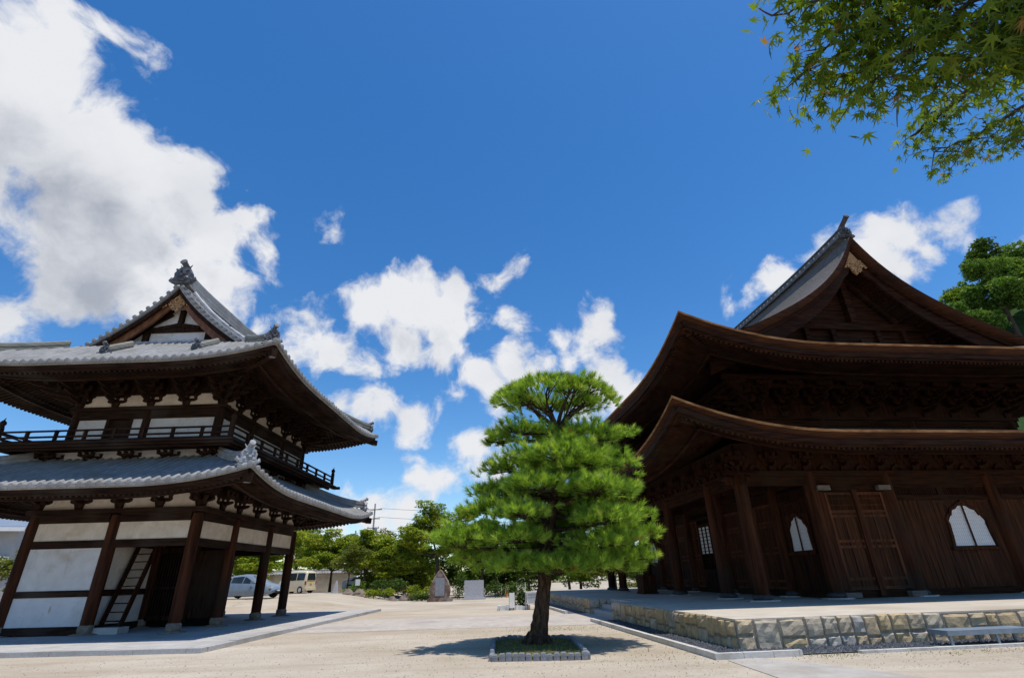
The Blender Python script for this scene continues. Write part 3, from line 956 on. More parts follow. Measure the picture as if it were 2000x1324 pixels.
# closed bay beside the post row
a, b = (GX[0] + pr, 0.0), (GX[1] - pr, 0.0)
wall_panel(gate, a, b, 1.56, 2.985, 'plaster')
tie(gate, a, b, 1.34, 1.56, .19)
o = wall_panel(gate, a, b, .40, 1.34, 'plaster_white')
mb = MB()
mb.prism([(-.02, -.13), (.03, -.08), (.045, 0), (.03, .07), (.0, .12), (-.04, .05), (-.035, -.06)], lambda p, q, t: (-4.63 + p, t, .95 + q), -.056, -.05)
mb.build('crack', M['earth_top'], o)
tie(gate, a, b, .15, .40, .22)
for j in range(3):
    a, b = (GX[0], GY[j] + pr), (GX[0], GY[j + 1] - pr)
    wall_panel(gate, a, b, 1.56, 2.985, 'plaster'); tie(gate, a, b, 1.34, 1.56, .19)
    wall_panel(gate, a, b, .40, 1.34, 'plaster_white'); tie(gate, a, b, .15, .40, .22)
# wall on the middle row behind the ladder
for a, b in (((-B, pr), (-B, 2.757 - pr)), ((-B, 6.04 + pr), (-B, GD - pr))):
    wall_panel(gate, a, b, 1.56, 3.05, 'plaster_aged'); tie(gate, a, b, 1.34, 1.56, .19)
    wall_panel(gate, a, b, .40, 1.34, 'plaster'); tie(gate, a, b, .15, .40, .22)
    tie(gate, a, b, 3.05, 3.25, .2)
# guardian booth boards across the passage side
mb = MB()
for k in range(11):
    x0 = -1.25 + k * .098
    mb.box(x0, x0 + .094, 2.72 + (k % 2) * .006, 2.78, .42, 2.95)
mb.box(-1.33, -1.25, 2.68, 2.82, .3, 3.1)
mb.build('board_wall', M['wood_dark'], gate)
mb = MB()
for k in range(14):
    mb.box(-2.9 + k * .115, -2.9 + k * .115 + .035, 2.74, 2.79, .55, 2.9)
mb.box(-2.95, -1.33, 2.70, 2.80, .38, .55); mb.box(-2.95, -1.33, 2.70, 2.80, 1.5, 1.6); mb.box(-2.95, -1.33, 2.70, 2.80, 2.9, 3.1)
mb.build('lattice_screen', M['wood_dark'], gate)
mb = MB(); mb.box(-2.95, -.2, 2.9, 2.96, .13, 3.3)
mb.build('booth_backing', M['black_void'], gate)
# passage doors
mb = MB()
for k in range(2):
    y0 = 2.97 + k * 1.44
    for q in range(5):
        mb.box(-3.20, -3.14 + (q % 2) * .008, y0 + q * .285, y0 + q * .285 + .28, .3, 2.9)
mb.build('passage_door', M['wood_dark'], gate)
# ceiling of the ground storey
mb = MB(); mb.box(-2 * B + .1, -.1, .1, GD - .1, 4.02, 4.10)
mb.build('ceiling', M['wood_dark'], gate)

# bracket sets of the lower eave; masters are the first of each kind
wallz = 4.39


def place_sets(parent, master_mesh, master_name, spots, m):
    first = None
    for (x, y, z, rz, sc) in spots:
        if first is None:
            first = master_mesh.build(master_name, M[m], parent)
            first.location = (x, y, z); first.rotation_euler = (0, 0, rz); first.scale = sc
        else:
            copy_part(first, parent, (x, y, z), rz, sc)


HALF = math.pi / 2
spots = []
for k in range(5):
    spots.append((-2 * B + k * B / 2, 0, wallz, 0, (1, 1, 1)))
sy = [0, 1.38, 2.757, 4.4, 6.04, 7.42, GD]
for y in sy:
    spots.append((0.002, y, wallz, HALF, (1, 1, 1)))
    spots.append((-2 * B - .002, y, wallz, -HALF, (1, 1, 1)))
spots += [(0, 0, wallz + .003, HALF / 2, (1, 1.35, 1)), (-2 * B, 0, wallz + .003, -HALF / 2, (1, 1.35, 1)), (0, GD, wallz + .003, HALF * 1.5, (1, 1.35, 1))]
place_sets(gate, bracket_mesh(1, .86, .40, 1.02), 'bracket_set', spots, 'wood_dark')
# plaster behind the brackets, up to the soffit
for a, b in (((-2 * B + .05, 0), (-.05, 0)), ((0, .05), (0, GD - .05)), ((-2 * B, .05), (-2 * B, GD - .05)), ((-2 * B + .05, GD), (-.05, GD))):
    wall_panel(gate, a, b, 4.385, 4.98, 'plaster_aged', .08)
    wall_panel(gate, a, b, 4.98, 5.7, 'wood_dark', .12, 'bracket_panel')


def f_low(d):
    return .44 * d + .018 * d * d


def eave_wood(R_, parent, dwall, z0, sl, m, step, kio=1.15, sides='SEWN', th=.12, rw=.085, rh=.11):
    """eave board, two tiers of rafters, the beam between them and the soffit boards"""
    for sd in sides:
        mb = MB()
        R_.rail(mb, sd, .16, z0 + .17, .16, .16)
        R_.rail(mb, sd, .24, z0 + .06, .10, .10)
        mb.build('eave_board', M[m], parent)
        mb = MB()
        R_.rafters(mb, sd, .22, kio + .25, z0 - .04, sl * .55, rw, rh, step)
        R_.rafters(mb, sd, kio, dwall, z0 - .04 + sl * .55 * kio - .20 - sl * kio * .25, sl, rw * 1.1, rh * 1.1, step)
        mb.build('rafter_row', M[m], parent)
        mb = MB()
        R_.soffit(mb, sd, .20, kio + .1, z0 + .035, sl * .55, nd=2)
        R_.soffit(mb, sd, kio, dwall, z0 + .035 + sl * .55 * kio - .19 - sl * kio * .25, sl, nd=5)
        R_.rail(mb, sd, kio, z0 - .06 + sl * .55 * kio - .04, .12, .16, 0)
        mb.build('soffit', M[m], parent)


def corner_beam(R_, mb, cx, cy, sx, sy, dwall, z0, sl):
    """hip rafter under the corner, from the eave corner to the wall corner"""
    pts = []
    for d in (.02, dwall * .35, dwall * .7, dwall):
        pts.append((cx + sx * d, cy + sy * d, R_.ze + z0 + sl * d + R_.up(0, d * .5)))
    for p, q in zip(pts, pts[1:]):
        mb.beam(p, q, .2, .3)


LR = Roof(-2 * B - 3.5, 3.5, -3.35, GD + 2.5, 4.72, f_low, .52, 4.2, 3.6)
eave_wood(LR, gate, 3.4, -.30, .30, 'beam_gate', .20)
bed_mb = MB()
mb = MB()
for sd in 'SEWN':
    LR.slope(bed_mb, sd, 3.0, 8, 44)
    LR.eave_band(mb, sd, 0.0, -.09, .02)
    tile_side(LR, mb, sd, 3.0, .335, .082)
lower_roof = mb.build('tiled_roof', M['tile'], gate, fix=False)
bed_mb.build('tile_bed_shaded', M['tile_bed_shaded'], lower_roof, fix=False)
cor = [(LR.X1, LR.Y0, -1, 1), (LR.X0, LR.Y0, 1, 1), (LR.X1, LR.Y1, -1, -1), (LR.X0, LR.Y1, 1, -1)]
for cx, cy, sx, sy_ in cor:
    mb = MB()
    pts = []
    for i in range(9):
        d = .42 + (3.0 - .42) * i / 8
        pts.append((cx + sx * d, cy + sy_ * d, LR.ze + f_low(d) + LR.up(0, d) + .03 + (.16 * max(0, 1 - i / 4) ** 2)))
    course_ridge(mb, pts, .24, .26, 3, .085)
    rg = mb.build('hip_ridge', M['tile'], lower_roof)
    mb = MB()
    demon_tile(mb, (cx + sx * .40, cy + sy_ * .40, LR.ze + f_low(.4) + LR.up(0, .4) + .02), (-sx, -sy_, 0), .80)
    mb.build('ridge_end_tile', M['tile_pale'], rg)
    mb = MB(); corner_beam(LR, mb, cx, cy, sx, sy_, 3.3, -.42, .27)
    hb = mb.build('hip_rafter', M['wood_dark'], gate)
    mb = MB()
    mb.cbox((cx + sx * .14, cy + sy_ * .14, LR.ze - .42 + LR.up(0, .05)), (.19, .20, .27), math.atan2(sy_, sx) + HALF)
    mb.build('metal_cap', M['bronze_cap'], hb)
# flashing course where the roof meets the upper storey
mb = MB()
for a, b in (((-2 * B - .42, -.36), (.42, -.36)), ((.42, -.36), (.42, GD + .36)), ((-2 * B - .42, GD + .36), (-2 * B - .42, -.36)), ((.42, GD + .36), (-2 * B - .42, GD + .36))):
    mb.beam((a[0], a[1], 6.03), (b[0], b[1], 6.03), .20, .16)
    mb.tube([(a[0], a[1], 6.13), (b[0], b[1], 6.13)], .075, 8)
mb.build('roof_flashing', M['tile_pale'], lower_roof)

# balcony with its own low brackets
for a, b in (((-2 * B - .1, -.14), (.1, -.14)), ((.14, -.1), (.14, GD + .1)), ((-2 * B - .14, -.1), (-2 * B - .14, GD + .1))):
    wall_panel(gate, a, b, 5.7, 6.62, 'plaster', .10)
spots = []
for k in range(5):
    spots.append((-2 * B + k * B / 2, -.2, 6.02, 0, (1, 1, 1)))
for y in sy:
    spots.append((.2, y, 6.02, HALF, (1, 1, 1)))
    spots.append((-2 * B - .2, y, 6.02, -HALF, (1, 1, 1)))
spots += [(.15, -.15, 6.022, HALF / 2, (1, 1.4, 1)), (-2 * B - .15, -.15, 6.022, -HALF / 2, (1, 1.4, 1))]
place_sets(gate, bracket_mesh(1, .56, .62, 1.15), 'balcony_bracket', spots, 'wood_dark')
BX0, BX1, BY0, BY1 = -2 * B - 1.62, 1.62, -1.62, GD + 1.3
mb = MB()
mb.box(BX0, BX1, BY0, -.02, 6.60, 6.68); mb.box(BX0, BX1, GD + .02, BY1, 6.60, 6.68)
mb.box(.02, BX1, -.02, GD + .02, 6.60, 6.68); mb.box(BX0, -2 * B - .02, -.02, GD + .02, 6.60, 6.68)
k = BX0 + .1
mb.build('balcony_floor', M['beam_gate'], gate)
mb = MB()
for z0, z1, i in ((6.44, 6.597, .30), (6.50, 6.598, .10)):
    mb.box(BX0 + i - .05, BX1 - i + .05, BY0 + i, BY0 + i + .10, z0, z1)
    mb.box(BX1 - i - .10, BX1 - i, BY0 + i + .1, BY1 - i, z0, z1)
    mb.box(BX0 + i, BX0 + i + .10, BY0 + i + .1, BY1 - i, z0, z1)
mb.box(BX1 - .02, BX1 + .34, BY1 - .5, BY1 - .34, 6.44, 6.58)
mb.build('balcony_joist', M['beam_gate'], gate)
rx0, rx1, ry0, ry1 = BX0 + .22, BX1 - .22, BY0 + .22, BY1 - .22


def railing(a, b, n, brace=True):
    mb = MB()
    A, Bv = Vector((a[0], a[1], 0)), Vector((b[0], b[1], 0))
    d = (Bv - A).normalized()
    for z, w, h, ex in ((6.74, .10, .10, .0), (6.93, .06, .07, .0), (7.16, .075, .06, .0)):
        mb.beam(A + d * ex + Vector((0, 0, z)), Bv - d * ex + Vector((0, 0, z)), w, h)
    o = mb.build('railing', M['wood_dark'], gate)
    for k in range(1, n):
        p = A.lerp(Bv, k / n)
        m_ = MB(); m_.box(p.x - .05, p.x + .05, p.y - .05, p.y + .05, 6.68, 7.19); m_.cbox((p.x, p.y, 7.155), (.15, .15, .05))
        m_.build('baluster', M['wood_dark'], o)
    return o


railing((rx0, ry0), (rx1, ry0), 8)
railing((rx1, ry0), (rx1, ry1), 9)
railing((rx0, ry0), (rx0, ry1), 9)
for x, y in ((rx0, ry0), (rx1, ry0), (rx1, ry1), (rx0, ry1)):
    mb = MB()
    mb.cbox((x, y, 7.0), (.15, .15, .66))
    mb.lathe((x, y, 0), [(.085, 7.33), (.10, 7.38), (.07, 7.43), (.115, 7.50), (.10, 7.58), (.03, 7.66)], 10)
    mb.tube([(x, y, 7.62), (x + .015, y, 7.70), (x + .05, y, 7.74)], [.025, .02, .012], 6)
    mb.build('corner_post', M['wood_dark'], gate)
# crossed braces at the open end of the near rail
mb = MB()
mb.beam((rx0 + .05, ry0, 7.1), (rx0 + 1.0, ry0, 6.80), .045, .06)
mb.beam((rx0 + .05, ry0, 6.9), (rx0 + .6, ry0, 6.72), .045, .06)
mb.build('brace', M['wood_dark'], gate)

# upper storey walls
UX = [-2 * B + .12, -B, -.12]
UY = [.12, 2.757, 6.04, GD - .12]
for x in UX:
    for y in UY:
        if x == -B and y not in (UY[0], UY[3]):
            continue
        post(gate, x, y, 6.68, 8.5, .18, 'wood_dark')
us = [((UX[0] + .17, UY[0]), (-4.85, UY[0])), ((-3.72, UY[0]), (-B - .16, UY[0])), ((-B + .17, UY[0]), (UX[2] - .17, UY[0]))]
for j in range(3):
    for x in (UX[0], UX[2]):
        us.append(((x, UY[j] + .17), (x, UY[j + 1] - .17)))
us.append(((UX[0], UY[3]), (UX[2], UY[3])))
for a, b in us:
    wall_panel(gate, a, b, 6.68, 8.0, 'plaster', .10)
mb = MB()
mb.box(-4.85, -4.70, .04, .2, 6.68, 8.0); mb.box(-3.87, -3.72, .04, .2, 6.68, 8.0)
mb.box(-4.70, -4.29, .09, .14, 6.70, 7.98); mb.box(-4.28, -3.87, .09, .14, 6.70, 7.98)
mb.build('balcony_door', M['wood_dark'], gate)
for z0, z1, th in ((8.0, 8.36, .24), (8.363, 8.52, .42)):
    e = .3 if th > .3 else .0
    for y in (UY[0], UY[3]):
        tie(gate, (UX[0] - e, y), (UX[2] + e, y), z0, z1, th)
    for x in (UX[0], UX[2]):
        tie(gate, (x, UY[0] + th / 2 + .003), (x, UY[3] - th / 2 - .003), z0, z1, th)
spots = []
uz = 8.525
for k in range(5):
    spots.append((UX[0] + (UX[2] - UX[0]) * k / 4, UY[0], uz, 0, (1, 1, 1)))
usy = [UY[0], 1.45, 2.757, 4.4, 6.04, 7.35, UY[3]]
for y in usy:
    spots.append((UX[2] + .002, y, uz, HALF, (1, 1, 1)))
    spots.append((UX[0] - .002, y, uz, -HALF, (1, 1, 1)))
spots += [(UX[2], UY[0], uz + .003, HALF / 2, (1, 1.38, 1)), (UX[0], UY[0], uz + .003, -HALF / 2, (1, 1.38, 1)), (UX[2], UY[3], uz + .003, HALF * 1.5, (1, 1.38, 1))]
place_sets(gate, bracket_mesh(3, .80, .42, 1.05, True), 'upper_bracket_set', spots, 'wood_dark')
for a, b in (((UX[0], UY[0]), (UX[2], UY[0])), ((UX[2], UY[0] + .04), (UX[2], UY[3] - .04)), ((UX[0], UY[0] + .04), (UX[0], UY[3] - .04)), ((UX[0], UY[3]), (UX[2], UY[3]))):
    wall_panel(gate, a, b, 8.53, 9.06, 'plaster_aged', .08)
    wall_panel(gate, a, b, 9.06, 10.4, 'wood_dark', .14, 'bracket_panel')
# purlins carried by the brackets
for e, z in ((.70, 9.62), (1.05, 9.78)):
    mb = MB()
    mb.box(UX[0] - e - .5, UX[2] + e + .5, UY[0] - e - .08, UY[0] - e + .08, z, z + .18)
    mb.box(UX[2] + e - .08, UX[2] + e + .08, UY[0] - e + .083, UY[3] + e + .5, z, z + .18)
    mb.box(UX[0] - e - .08, UX[0] - e + .08, UY[0] - e + .083, UY[3] + e + .5, z, z + .18)
    mb.build('purlin', M['beam_gate'], gate)


def fg(W_, a, b, t):
    F = lambda r: a * r + b * t * (1 - math.exp(-r / t))
    return lambda d: F(W_) - F(max(0.0, W_ - d))


UW = B + 3.55
f_up = fg(UW, .615, .72, 1.4)
DV = 3.1
UR = Roof(-B - UW, -B + UW, -3.35, GD + 2.1, 9.22, f_up, .56, 4.4, 3.6, DV)
eave_wood(UR, gate, 3.6, -.32, .30, 'beam_gate', .20)
mb = MB()
bed_mb = MB()
for sd in 'EW':
    UR.slope(bed_mb, sd, UW, 18, 44, cap=DV)
for sd in 'SN':
    UR.slope(bed_mb, sd, DV + .9, 8, 44, cap=DV + .02)
for sd in 'SEWN':
    UR.eave_band(mb, sd, 0.0, -.09, .02)
tile_side(UR, mb, 'E', UW - .1, .335, .082, cap=DV + .25, nd=16)
tile_side(UR, mb, 'W', UW - .1, .335, .082, cap=DV + .25, nd=16)
tile_side(UR, mb, 'S', DV + .85, .335, .082)
tile_side(UR, mb, 'N', DV + .85, .335, .082)
upper_roof = mb.build('tiled_roof', M['tile'], gate, fix=False)
bed_mb.build('tile_bed_shaded', M['tile_bed_shaded'], upper_roof, fix=False)
cor = [(UR.X1, UR.Y0, -1, 1), (UR.X0, UR.Y0, 1, 1), (UR.X1, UR.Y1, -1, -1), (UR.X0, UR.Y1, 1, -1)]
for cx, cy, sx, sy_ in cor:
    mb = MB()
    pts = []
    for i in range(9):
        d = .42 + (DV - .3 - .42) * i / 8
        pts.append((cx + sx * d, cy + sy_ * d, UR.ze + f_up(d) + UR.up(0, d) + .03 + (.14 * max(0, 1 - i / 4) ** 2)))
    course_ridge(mb, pts, .24, .26, 3, .085)
    rg = mb.build('hip_ridge', M['tile_moss'], upper_roof)
    mb = MB()
    demon_tile(mb, (cx + sx * .40, cy + sy_ * .40, UR.ze + f_up(.4) + UR.up(0, .4) + .02), (-sx, -sy_, 0), .72)
    mb.build('ridge_end_tile', M['tile_dark'], rg)
    mb = MB(); corner_beam(UR, mb, cx, cy, sx, sy_, 3.4, -.44, .27)
    hb = mb.build('hip_rafter', M['wood_dark'], gate)
    mb = MB()
    mb.cbox((cx + sx * .14, cy + sy_ * .14, UR.ze - .44 + UR.up(0, .05)), (.19, .20, .27), math.atan2(sy_, sx) + HALF)
    mb.build('metal_cap', M['bronze_cap'], hb)


def ridge_z(R_):
    return R_.ze + R_.f(R_.W)


# descending ridges near the verge, verge rolls, barge boards, pendant
VY0, VY1 = UR.Y0 + DV, UR.Y1 - DV
for sgn, vy in ((1, VY0), (-1, VY1)):
    for sx in (-1, 1):
        def sp(r, off, dz):
            d = UW - r
            return (-B + sx * r, vy + sgn * off, UR.ze + f_up(d) + UR.up(99, d) + dz)
        mb = MB()
        pts = [sp(.25 + (UW - 2.0) * i / 12, .75, .03) for i in range(13)]
        course_ridge(mb, pts, .24, .24, 3, .085)
        dr = mb.build('descending_ridge', M['tile_pale'], upper_roof)
        mb = MB()
        demon_tile(mb, sp(UW - 1.72, .75, -.02), (sx, 0, 0), .55)
        mb.build('ridge_end_tile', M['tile_dark'], dr)
        # second, mossy course beside it
        mb = MB()
        pts = [sp(.25 + (UW - 2.6) * i / 12, 1.35, .03) for i in range(13)]
        course_ridge(mb, pts, .30, .20, 3, .08)
        mb.build('descending_ridge', M['tile_moss'], upper_roof)
        # verge: short round tiles across the edge with their ends showing
        mb = MB()
        n = 19
        for k in range(n):
            r = .16 + (UW - 2.25) * k / (n - 1)
            p = Vector(sp(r, -.02, .06)); q = Vector(sp(r, .62, .06))
            mb.tube([p, q], .088, 9)
            disc(mb, p, (0, -sgn, 0), .10)
        pts = [Vector(sp(.02 + (UW - 2.1) * i / 14, .02, -.06)) for i in range(15)]
        for a, b in zip(pts, pts[1:]):
            mb.beam(a, b, .12, .12)
        mb.build('verge_tiles', M['tile'], upper_roof)
        mb = MB()
        pts = [Vector(sp(.0 + (UW - 2.0) * i / 16, .10, -.24)) for i in range(17)]
        for i, (a, b) in enumerate(zip(pts, pts[1:])):
            mb.beam(a, b, .10, .20)
        mb.build('verge_board', M['wood_dark'], upper_roof)
        mb = MB()
        rows = []
        for i in range(21):
            r = .0 + (UW - 2.1) * i / 20
            w = .34 + .10 * (i / 20)
            t_ = Vector(sp(r, .22, -.30)); b_ = t_ - Vector((0, 0, w * (1.35 if i == 0 else 1.15)))
            rows.append([t_, t_ + Vector((0, -.0, 0)), b_])
        mb.grid([[r_[0], r_[2]] for r_ in rows], False)
        mb.grid([[r_[0] + Vector((0, sgn * .11, 0)), r_[2] + Vector((0, sgn * .11, 0))] for r_ in rows], False)
        mb.grid([[r_[2], r_[2] + Vector((0, sgn * .11, 0))] for r_ in rows], False)
        mb.grid([[r_[0], r_[0] + Vector((0, sgn * .11, 0))] for r_ in rows], False)
        mb.build('barge_board', M['wood_red'], upper_roof)
    # gable wall
    gy = vy + sgn * .78
    zb = UR.ze + f_up(DV + .7)
    zr = ridge_z(UR)
    mb = MB()
    poly = [(-UW + DV + .5, zb - .1), (UW - DV - .5, zb - .1)]
    for i in range(13):
        r = (UW - DV - .5) * (1 - i / 6)
        poly.append((r, UR.ze + f_up(UW - abs(r)) - .40))
    mb.prism(poly, lambda a, b, t: (-B + a, t, b), gy, gy + sgn * .06)
    gw = mb.build('gable_wall', M['plaster'], gate)
    mb = MB()
    mb.box(-B - 2.4, -B + 2.4, min(gy - sgn * .09, gy - sgn * .005), max(gy - sgn * .09, gy - sgn * .005), zb + .55, zb + .82)
    mb.box(-B - .12, -B + .12, min(gy - sgn * .13, gy - sgn * .005), max(gy - sgn * .13, gy - sgn * .005), zb + .82, zr - 1.0)
    for sx in (-1, 1):
        mb.beam((-B + sx * .1, gy - sgn * .08, zb + .9), (-B + sx * .95, gy - sgn * .08, zb + .74), .10, .18)
        mb.beam((-B + sx * 2.55, gy - sgn * .07, zb + .25), (-B + sx * .5, gy - sgn * .07, zr - 1.15), .1, .24)
        mb.box(-B + sx * 1.45 - .14, -B + sx * 1.45 + .14, min(gy - sgn * .12, gy - sgn * .005), max(gy - sgn * .12, gy - sgn * .005), zb + .1, zb + .55)
    mb.build('gable_frame', M['wood_dark'], gw)
    # carved pendant under the apex
    mb = MB()
    cz = zr - 1.02; cy = vy + sgn * .14
    f3 = lambda a, b, t: (-B + a, cy + t * sgn, cz + b)
    mb.prism([(-.40, .30), (0, .62), (.40, .30), (.30, .05), (.16, -.05), (.10, -.22), (0, -.32), (-.10, -.22), (-.16, -.05), (-.30, .05)], f3, .02, .08)
    for sx in (-1, 1):
        for cx_, cz_, r_ in ((.22, -.02, .12), (.36, .12, .10), (.12, -.18, .10), (.20, .22, .10), (.52, .02, .08), (.62, -.06, .06)):
            pts = [f3(sx * (cx_ + r_ * math.cos(q) * (1 - q / 9)), cz_ + r_ * math.sin(q) * (1 - q / 9), -.01) for q in [i * .7 for i in range(9)]]
            mb.tube(pts, .035, 6)
    pts = [f3(.13 * math.cos(q), .28 + .13 * math.sin(q), -.03) for q in [i * math.pi / 6 for i in range(13)]]
    mb.tube(pts, .04, 6)
    mb.build('carved_pendant', M['wood_gold'], upper_roof)

# main ridge
zr = ridge_z(UR)
mb = MB()
pts = []
for i in range(25):
    q = i / 24
    pts.append((-B, VY0 + .12 + (VY1 - VY0 - .24) * q, zr - .04 + .22 * (2 * q - 1) ** 4))
course_ridge(mb, pts, .40, .62, 6, .12)
main_ridge = mb.build('main_ridge', M['tile'], upper_roof)
for k, (yy, o_) in enumerate(((VY0 + .06, -1), (VY1 - .06, 1))):
    mb = MB()
    demon_tile(mb, (-B, yy, zr + .10), (0, o_, 0), 1.22)
    mb.build('ridge_end_tile', M['tile_dark'], main_ridge)
# short stub ridges on the skirt below the gable
for sx in (-1, 1):
    mb = MB()
    pts = [(-B + .95 + sx * 1.85, UR.Y0 + d, UR.ze + f_up(d) + .03) for d in np.linspace(1.35, 2.5, 7)]
    course_ridge(mb, pts, .26, .26, 3, .085)
    sr = mb.build('stub_ridge', M['tile_moss'], upper_roof)
    mb = MB()
    demon_tile(mb, (-B + .95 + sx * 1.85, UR.Y0 + 1.30, UR.ze + f_up(1.3) - .02), (0, -1, 0), .60)
    mb.build('ridge_end_tile', M['tile_dark'], sr)
mb = MB()
mb.box(-B - 3.3, -B + 3.3, UR.Y0 + DV + .45, UR.Y0 + DV + .62, UR.ze + f_up(DV + .5) - .02, UR.ze + f_up(DV + .5) + .14)
mb.build('roof_flashing', M['tile_pale'], upper_roof)

# ladder inside the gate, leaning to the upper floor
lad = thing('wooden_ladder', 'steep wooden ladder with open treads inside the gate beside the plaster wall', 'ladder', GO, GA)
p0 = Vector((-2.55, .35, .34)); p1 = Vector((-2.62, 1.55, 3.6))
for sx in (-.36, .36):
    mb = MB(); mb.beam(p0 + Vector((sx, 0, 0)), p1 + Vector((sx, 0, 0)), .06, .20, (0, 1, 0))
    mb.build('stringer', M['wood_red'] if False else M['wood_hall'], lad)
for k in range(11):
    c = p0.lerp(p1, (k + .6) / 11.4)
    mb = MB(); mb.cbox(c, (.66, .22, .035))
    mb.build('tread', M['wood_hall'], lad)
mb = MB(); mb.box(-3.0, -2.02, .04, .62, .12, .33)
tag(mb.build('concrete_block', M['concrete'], None), 'grey concrete block at the foot of the wooden ladder', 'block')
blk = bpy.data.objects['concrete_block']; blk.location = GO; blk.rotation_euler = (0, 0, GA)

# ------------------------------------------------------------------ main hall
KO, KA = (9.8174, 20.0954, 0), .065
hall = thing('temple_hall', 'large dark wooden temple hall with two curved bark shingle roofs and a wide gable', 'temple', KO, KA)
ZP = .62
KX = [0.0, 2.89, 6.15, 10.75, 14.0, 16.9]
KY = [0.0, 2.56, 7.41, 11.69, 16.54, 19.1]
KW, KD = 16.9, 19.1
XC = KW / 2

# stone-faced terrace
ter = thing('stone_terrace', 'raised terrace faced with tan and grey stones beneath the dark temple hall', 'terrace', KO, KA)
TX0, TX1, TY0, TY1 = -4.9, 21.8, -7.0, 26.0
GAP0, GAP1 = 3.3, 6.6
mb = MB()
poly = [(TX0 + .25, TY0 + .25), (TX1, TY0 + .25), (TX1, TY1), (TX0 + .25, TY1), (TX0 + .25, GAP1 + .25), (TX0 + 1.6, GAP1 + .25), (TX0 + 1.6, GAP0 - .25), (TX0 + .25, GAP0 - .25)]
mb.prism(poly, lambda a, b, t: (a, b, t), -.2, ZP)
mb.build('earth_floor', M['earth_top'], ter)


def stone(mb, org, ax, u0, u1, z0, z1, depth, rng):
    """one rough block in a wall face: face plane through org along ax, with a chipped, uneven front"""
    ax = Vector(ax); out = Vector((ax.y, -ax.x, 0))
    g = rng.uniform(.002, .008)
    a0, a1, b0, b1 = u0 + g, u1 - g, z0 + g * .7, z1 - g * .7
    c = [(a0 + rng.uniform(0, .018), b0 + rng.uniform(0, .02)), (a1 - rng.uniform(0, .018), b0 + rng.uniform(0, .02)), (a1 - rng.uniform(0, .018), b1 - rng.uniform(0, .018)), (a0 + rng.uniform(0, .018), b1 - rng.uniform(0, .018))]
    n = 5
    rows = []
    for j in range(n + 1):
        row = []
        for i in range(n + 1):
            a, b = i / n, j / n
            # keep the rim narrow
            a = (0, .06, .35, .65, .94, 1)[i]; b = (0, .10, .35, .65, .90, 1)[j]
            u = (c[0][0] * (1 - a) + c[1][0] * a) * (1 - b) + (c[3][0] * (1 - a) + c[2][0] * a) * b
            z = (c[0][1] * (1 - a) + c[1][1] * a) * (1 - b) + (c[3][1] * (1 - a) + c[2][1] * a) * b
            rim = i in (0, n) or j in (0, n)
            bul = -.022 if rim else rng.uniform(.0, .05) + (.018 if 1 < i < n - 1 and 1 < j < n - 1 else 0)
            p = Vector(org) + ax * u + out * bul
            row.append((p.x, p.y, z))
        rows.append(row)
    vs = [p for r in rows for p in r]
    fs = [(j * (n + 1) + i, j * (n + 1) + i + 1, (j + 1) * (n + 1) + i + 1, (j + 1) * (n + 1) + i) for j in range(n) for i in range(n)]
    mb.add(vs, fs, False, min(1, max(0, rng.gauss(.55, .3))))


def stone_wall(org, ax, L, name='stone_facing', top=ZP + .02):
    rng = random.Random(int(L * 100))
    mb = MB()
    u = 0
    while u < L - .05:
        w = min(rng.choice((rng.uniform(.28, .5), rng.uniform(.4, .8))), L - u)
        if L - u - w < .2: w = L - u
        sp = rng.uniform(.16, .36)
        tp = top + rng.uniform(-.05, .012)
        if rng.random() < .22 and w > .5:      # one tall block
            stone(mb, org, ax, u, u + w, -.12, tp, .2, rng)
        else:
            for z0, z1 in ((-.12, sp), (sp, tp)):
                if rng.random() < .42 and w > .45:
                    q = u + w * rng.uniform(.35, .65); dz = rng.uniform(-.04, .04) if z0 < 0 else 0
                    stone(mb, org, ax, u, q, z0, z1, .2, rng); stone(mb, org, ax, q, u + w, z0, z1 - (rng.uniform(0, .05) if z0 > 0 else 0), .2, rng)
                else:
                    stone(mb, org, ax, u, u + w, z0, z1, .2, rng)
        u += w
    o = Vector(org); A = Vector(ax); nn = Vector((A.y, -A.x, 0)) * -.022
    mj = MB(); mj.beam(o + nn + Vector((0, 0, .24)), o + A * L + nn + Vector((0, 0, .24)), .03, .70)
    st = mb.build(name, M['wall_stone'], ter, tint=True, fix=False)
    mj.build('mortar', M['mortar'], st)
    return st


stone_wall((TX0 + .2, TY0 + .2, 0), (1, 0, 0), TX1 - TX0 - .2)
stone_wall((TX0 + .2, GAP0 - .2, 0), (0, -1, 0), GAP0 - .2 - TY0 - .2)
stone_wall((TX0 + .2, TY1, 0), (0, -1, 0), TY1 - GAP1 - .2)
stone_wall((TX0 + .2, GAP1 + .2, 0), (1, 0, 0), 1.45)
stone_wall((TX0 + 1.6, GAP0 - .2, 0), (-1, 0, 0), 1.4)
mb = MB()
for k, z in enumerate((.20, .40, .60)):
    mb.box(TX0 + .35 + k * .42, TX0 + 1.7, GAP0 - .18, GAP1 + .18, -.1 if k == 0 else z - .19, z)
mb.build('stone_step', M['granite'], ter)
mb = MB()
rng_ = random.Random(3)
for x, y in [(KX[i], 0) for i in range(6)] + [(0, KY[j]) for j in range(1, 6)] + [(2.89, KY[j]) for j in range(1, 6)]:
    n = 9
    poly = [(x + (.52 + rng_.uniform(-.1, .12)) * math.cos(2 * math.pi * k / n), y + (.46 + rng_.uniform(-.1, .1)) * math.sin(2 * math.pi * k / n)) for k in range(n)]
    mb = MB()
    mb.prism(poly, lambda a, b, t: (a, b, t), ZP - .05, ZP + .045)
    mb.build('foundation_stone', M['granite'], ter)

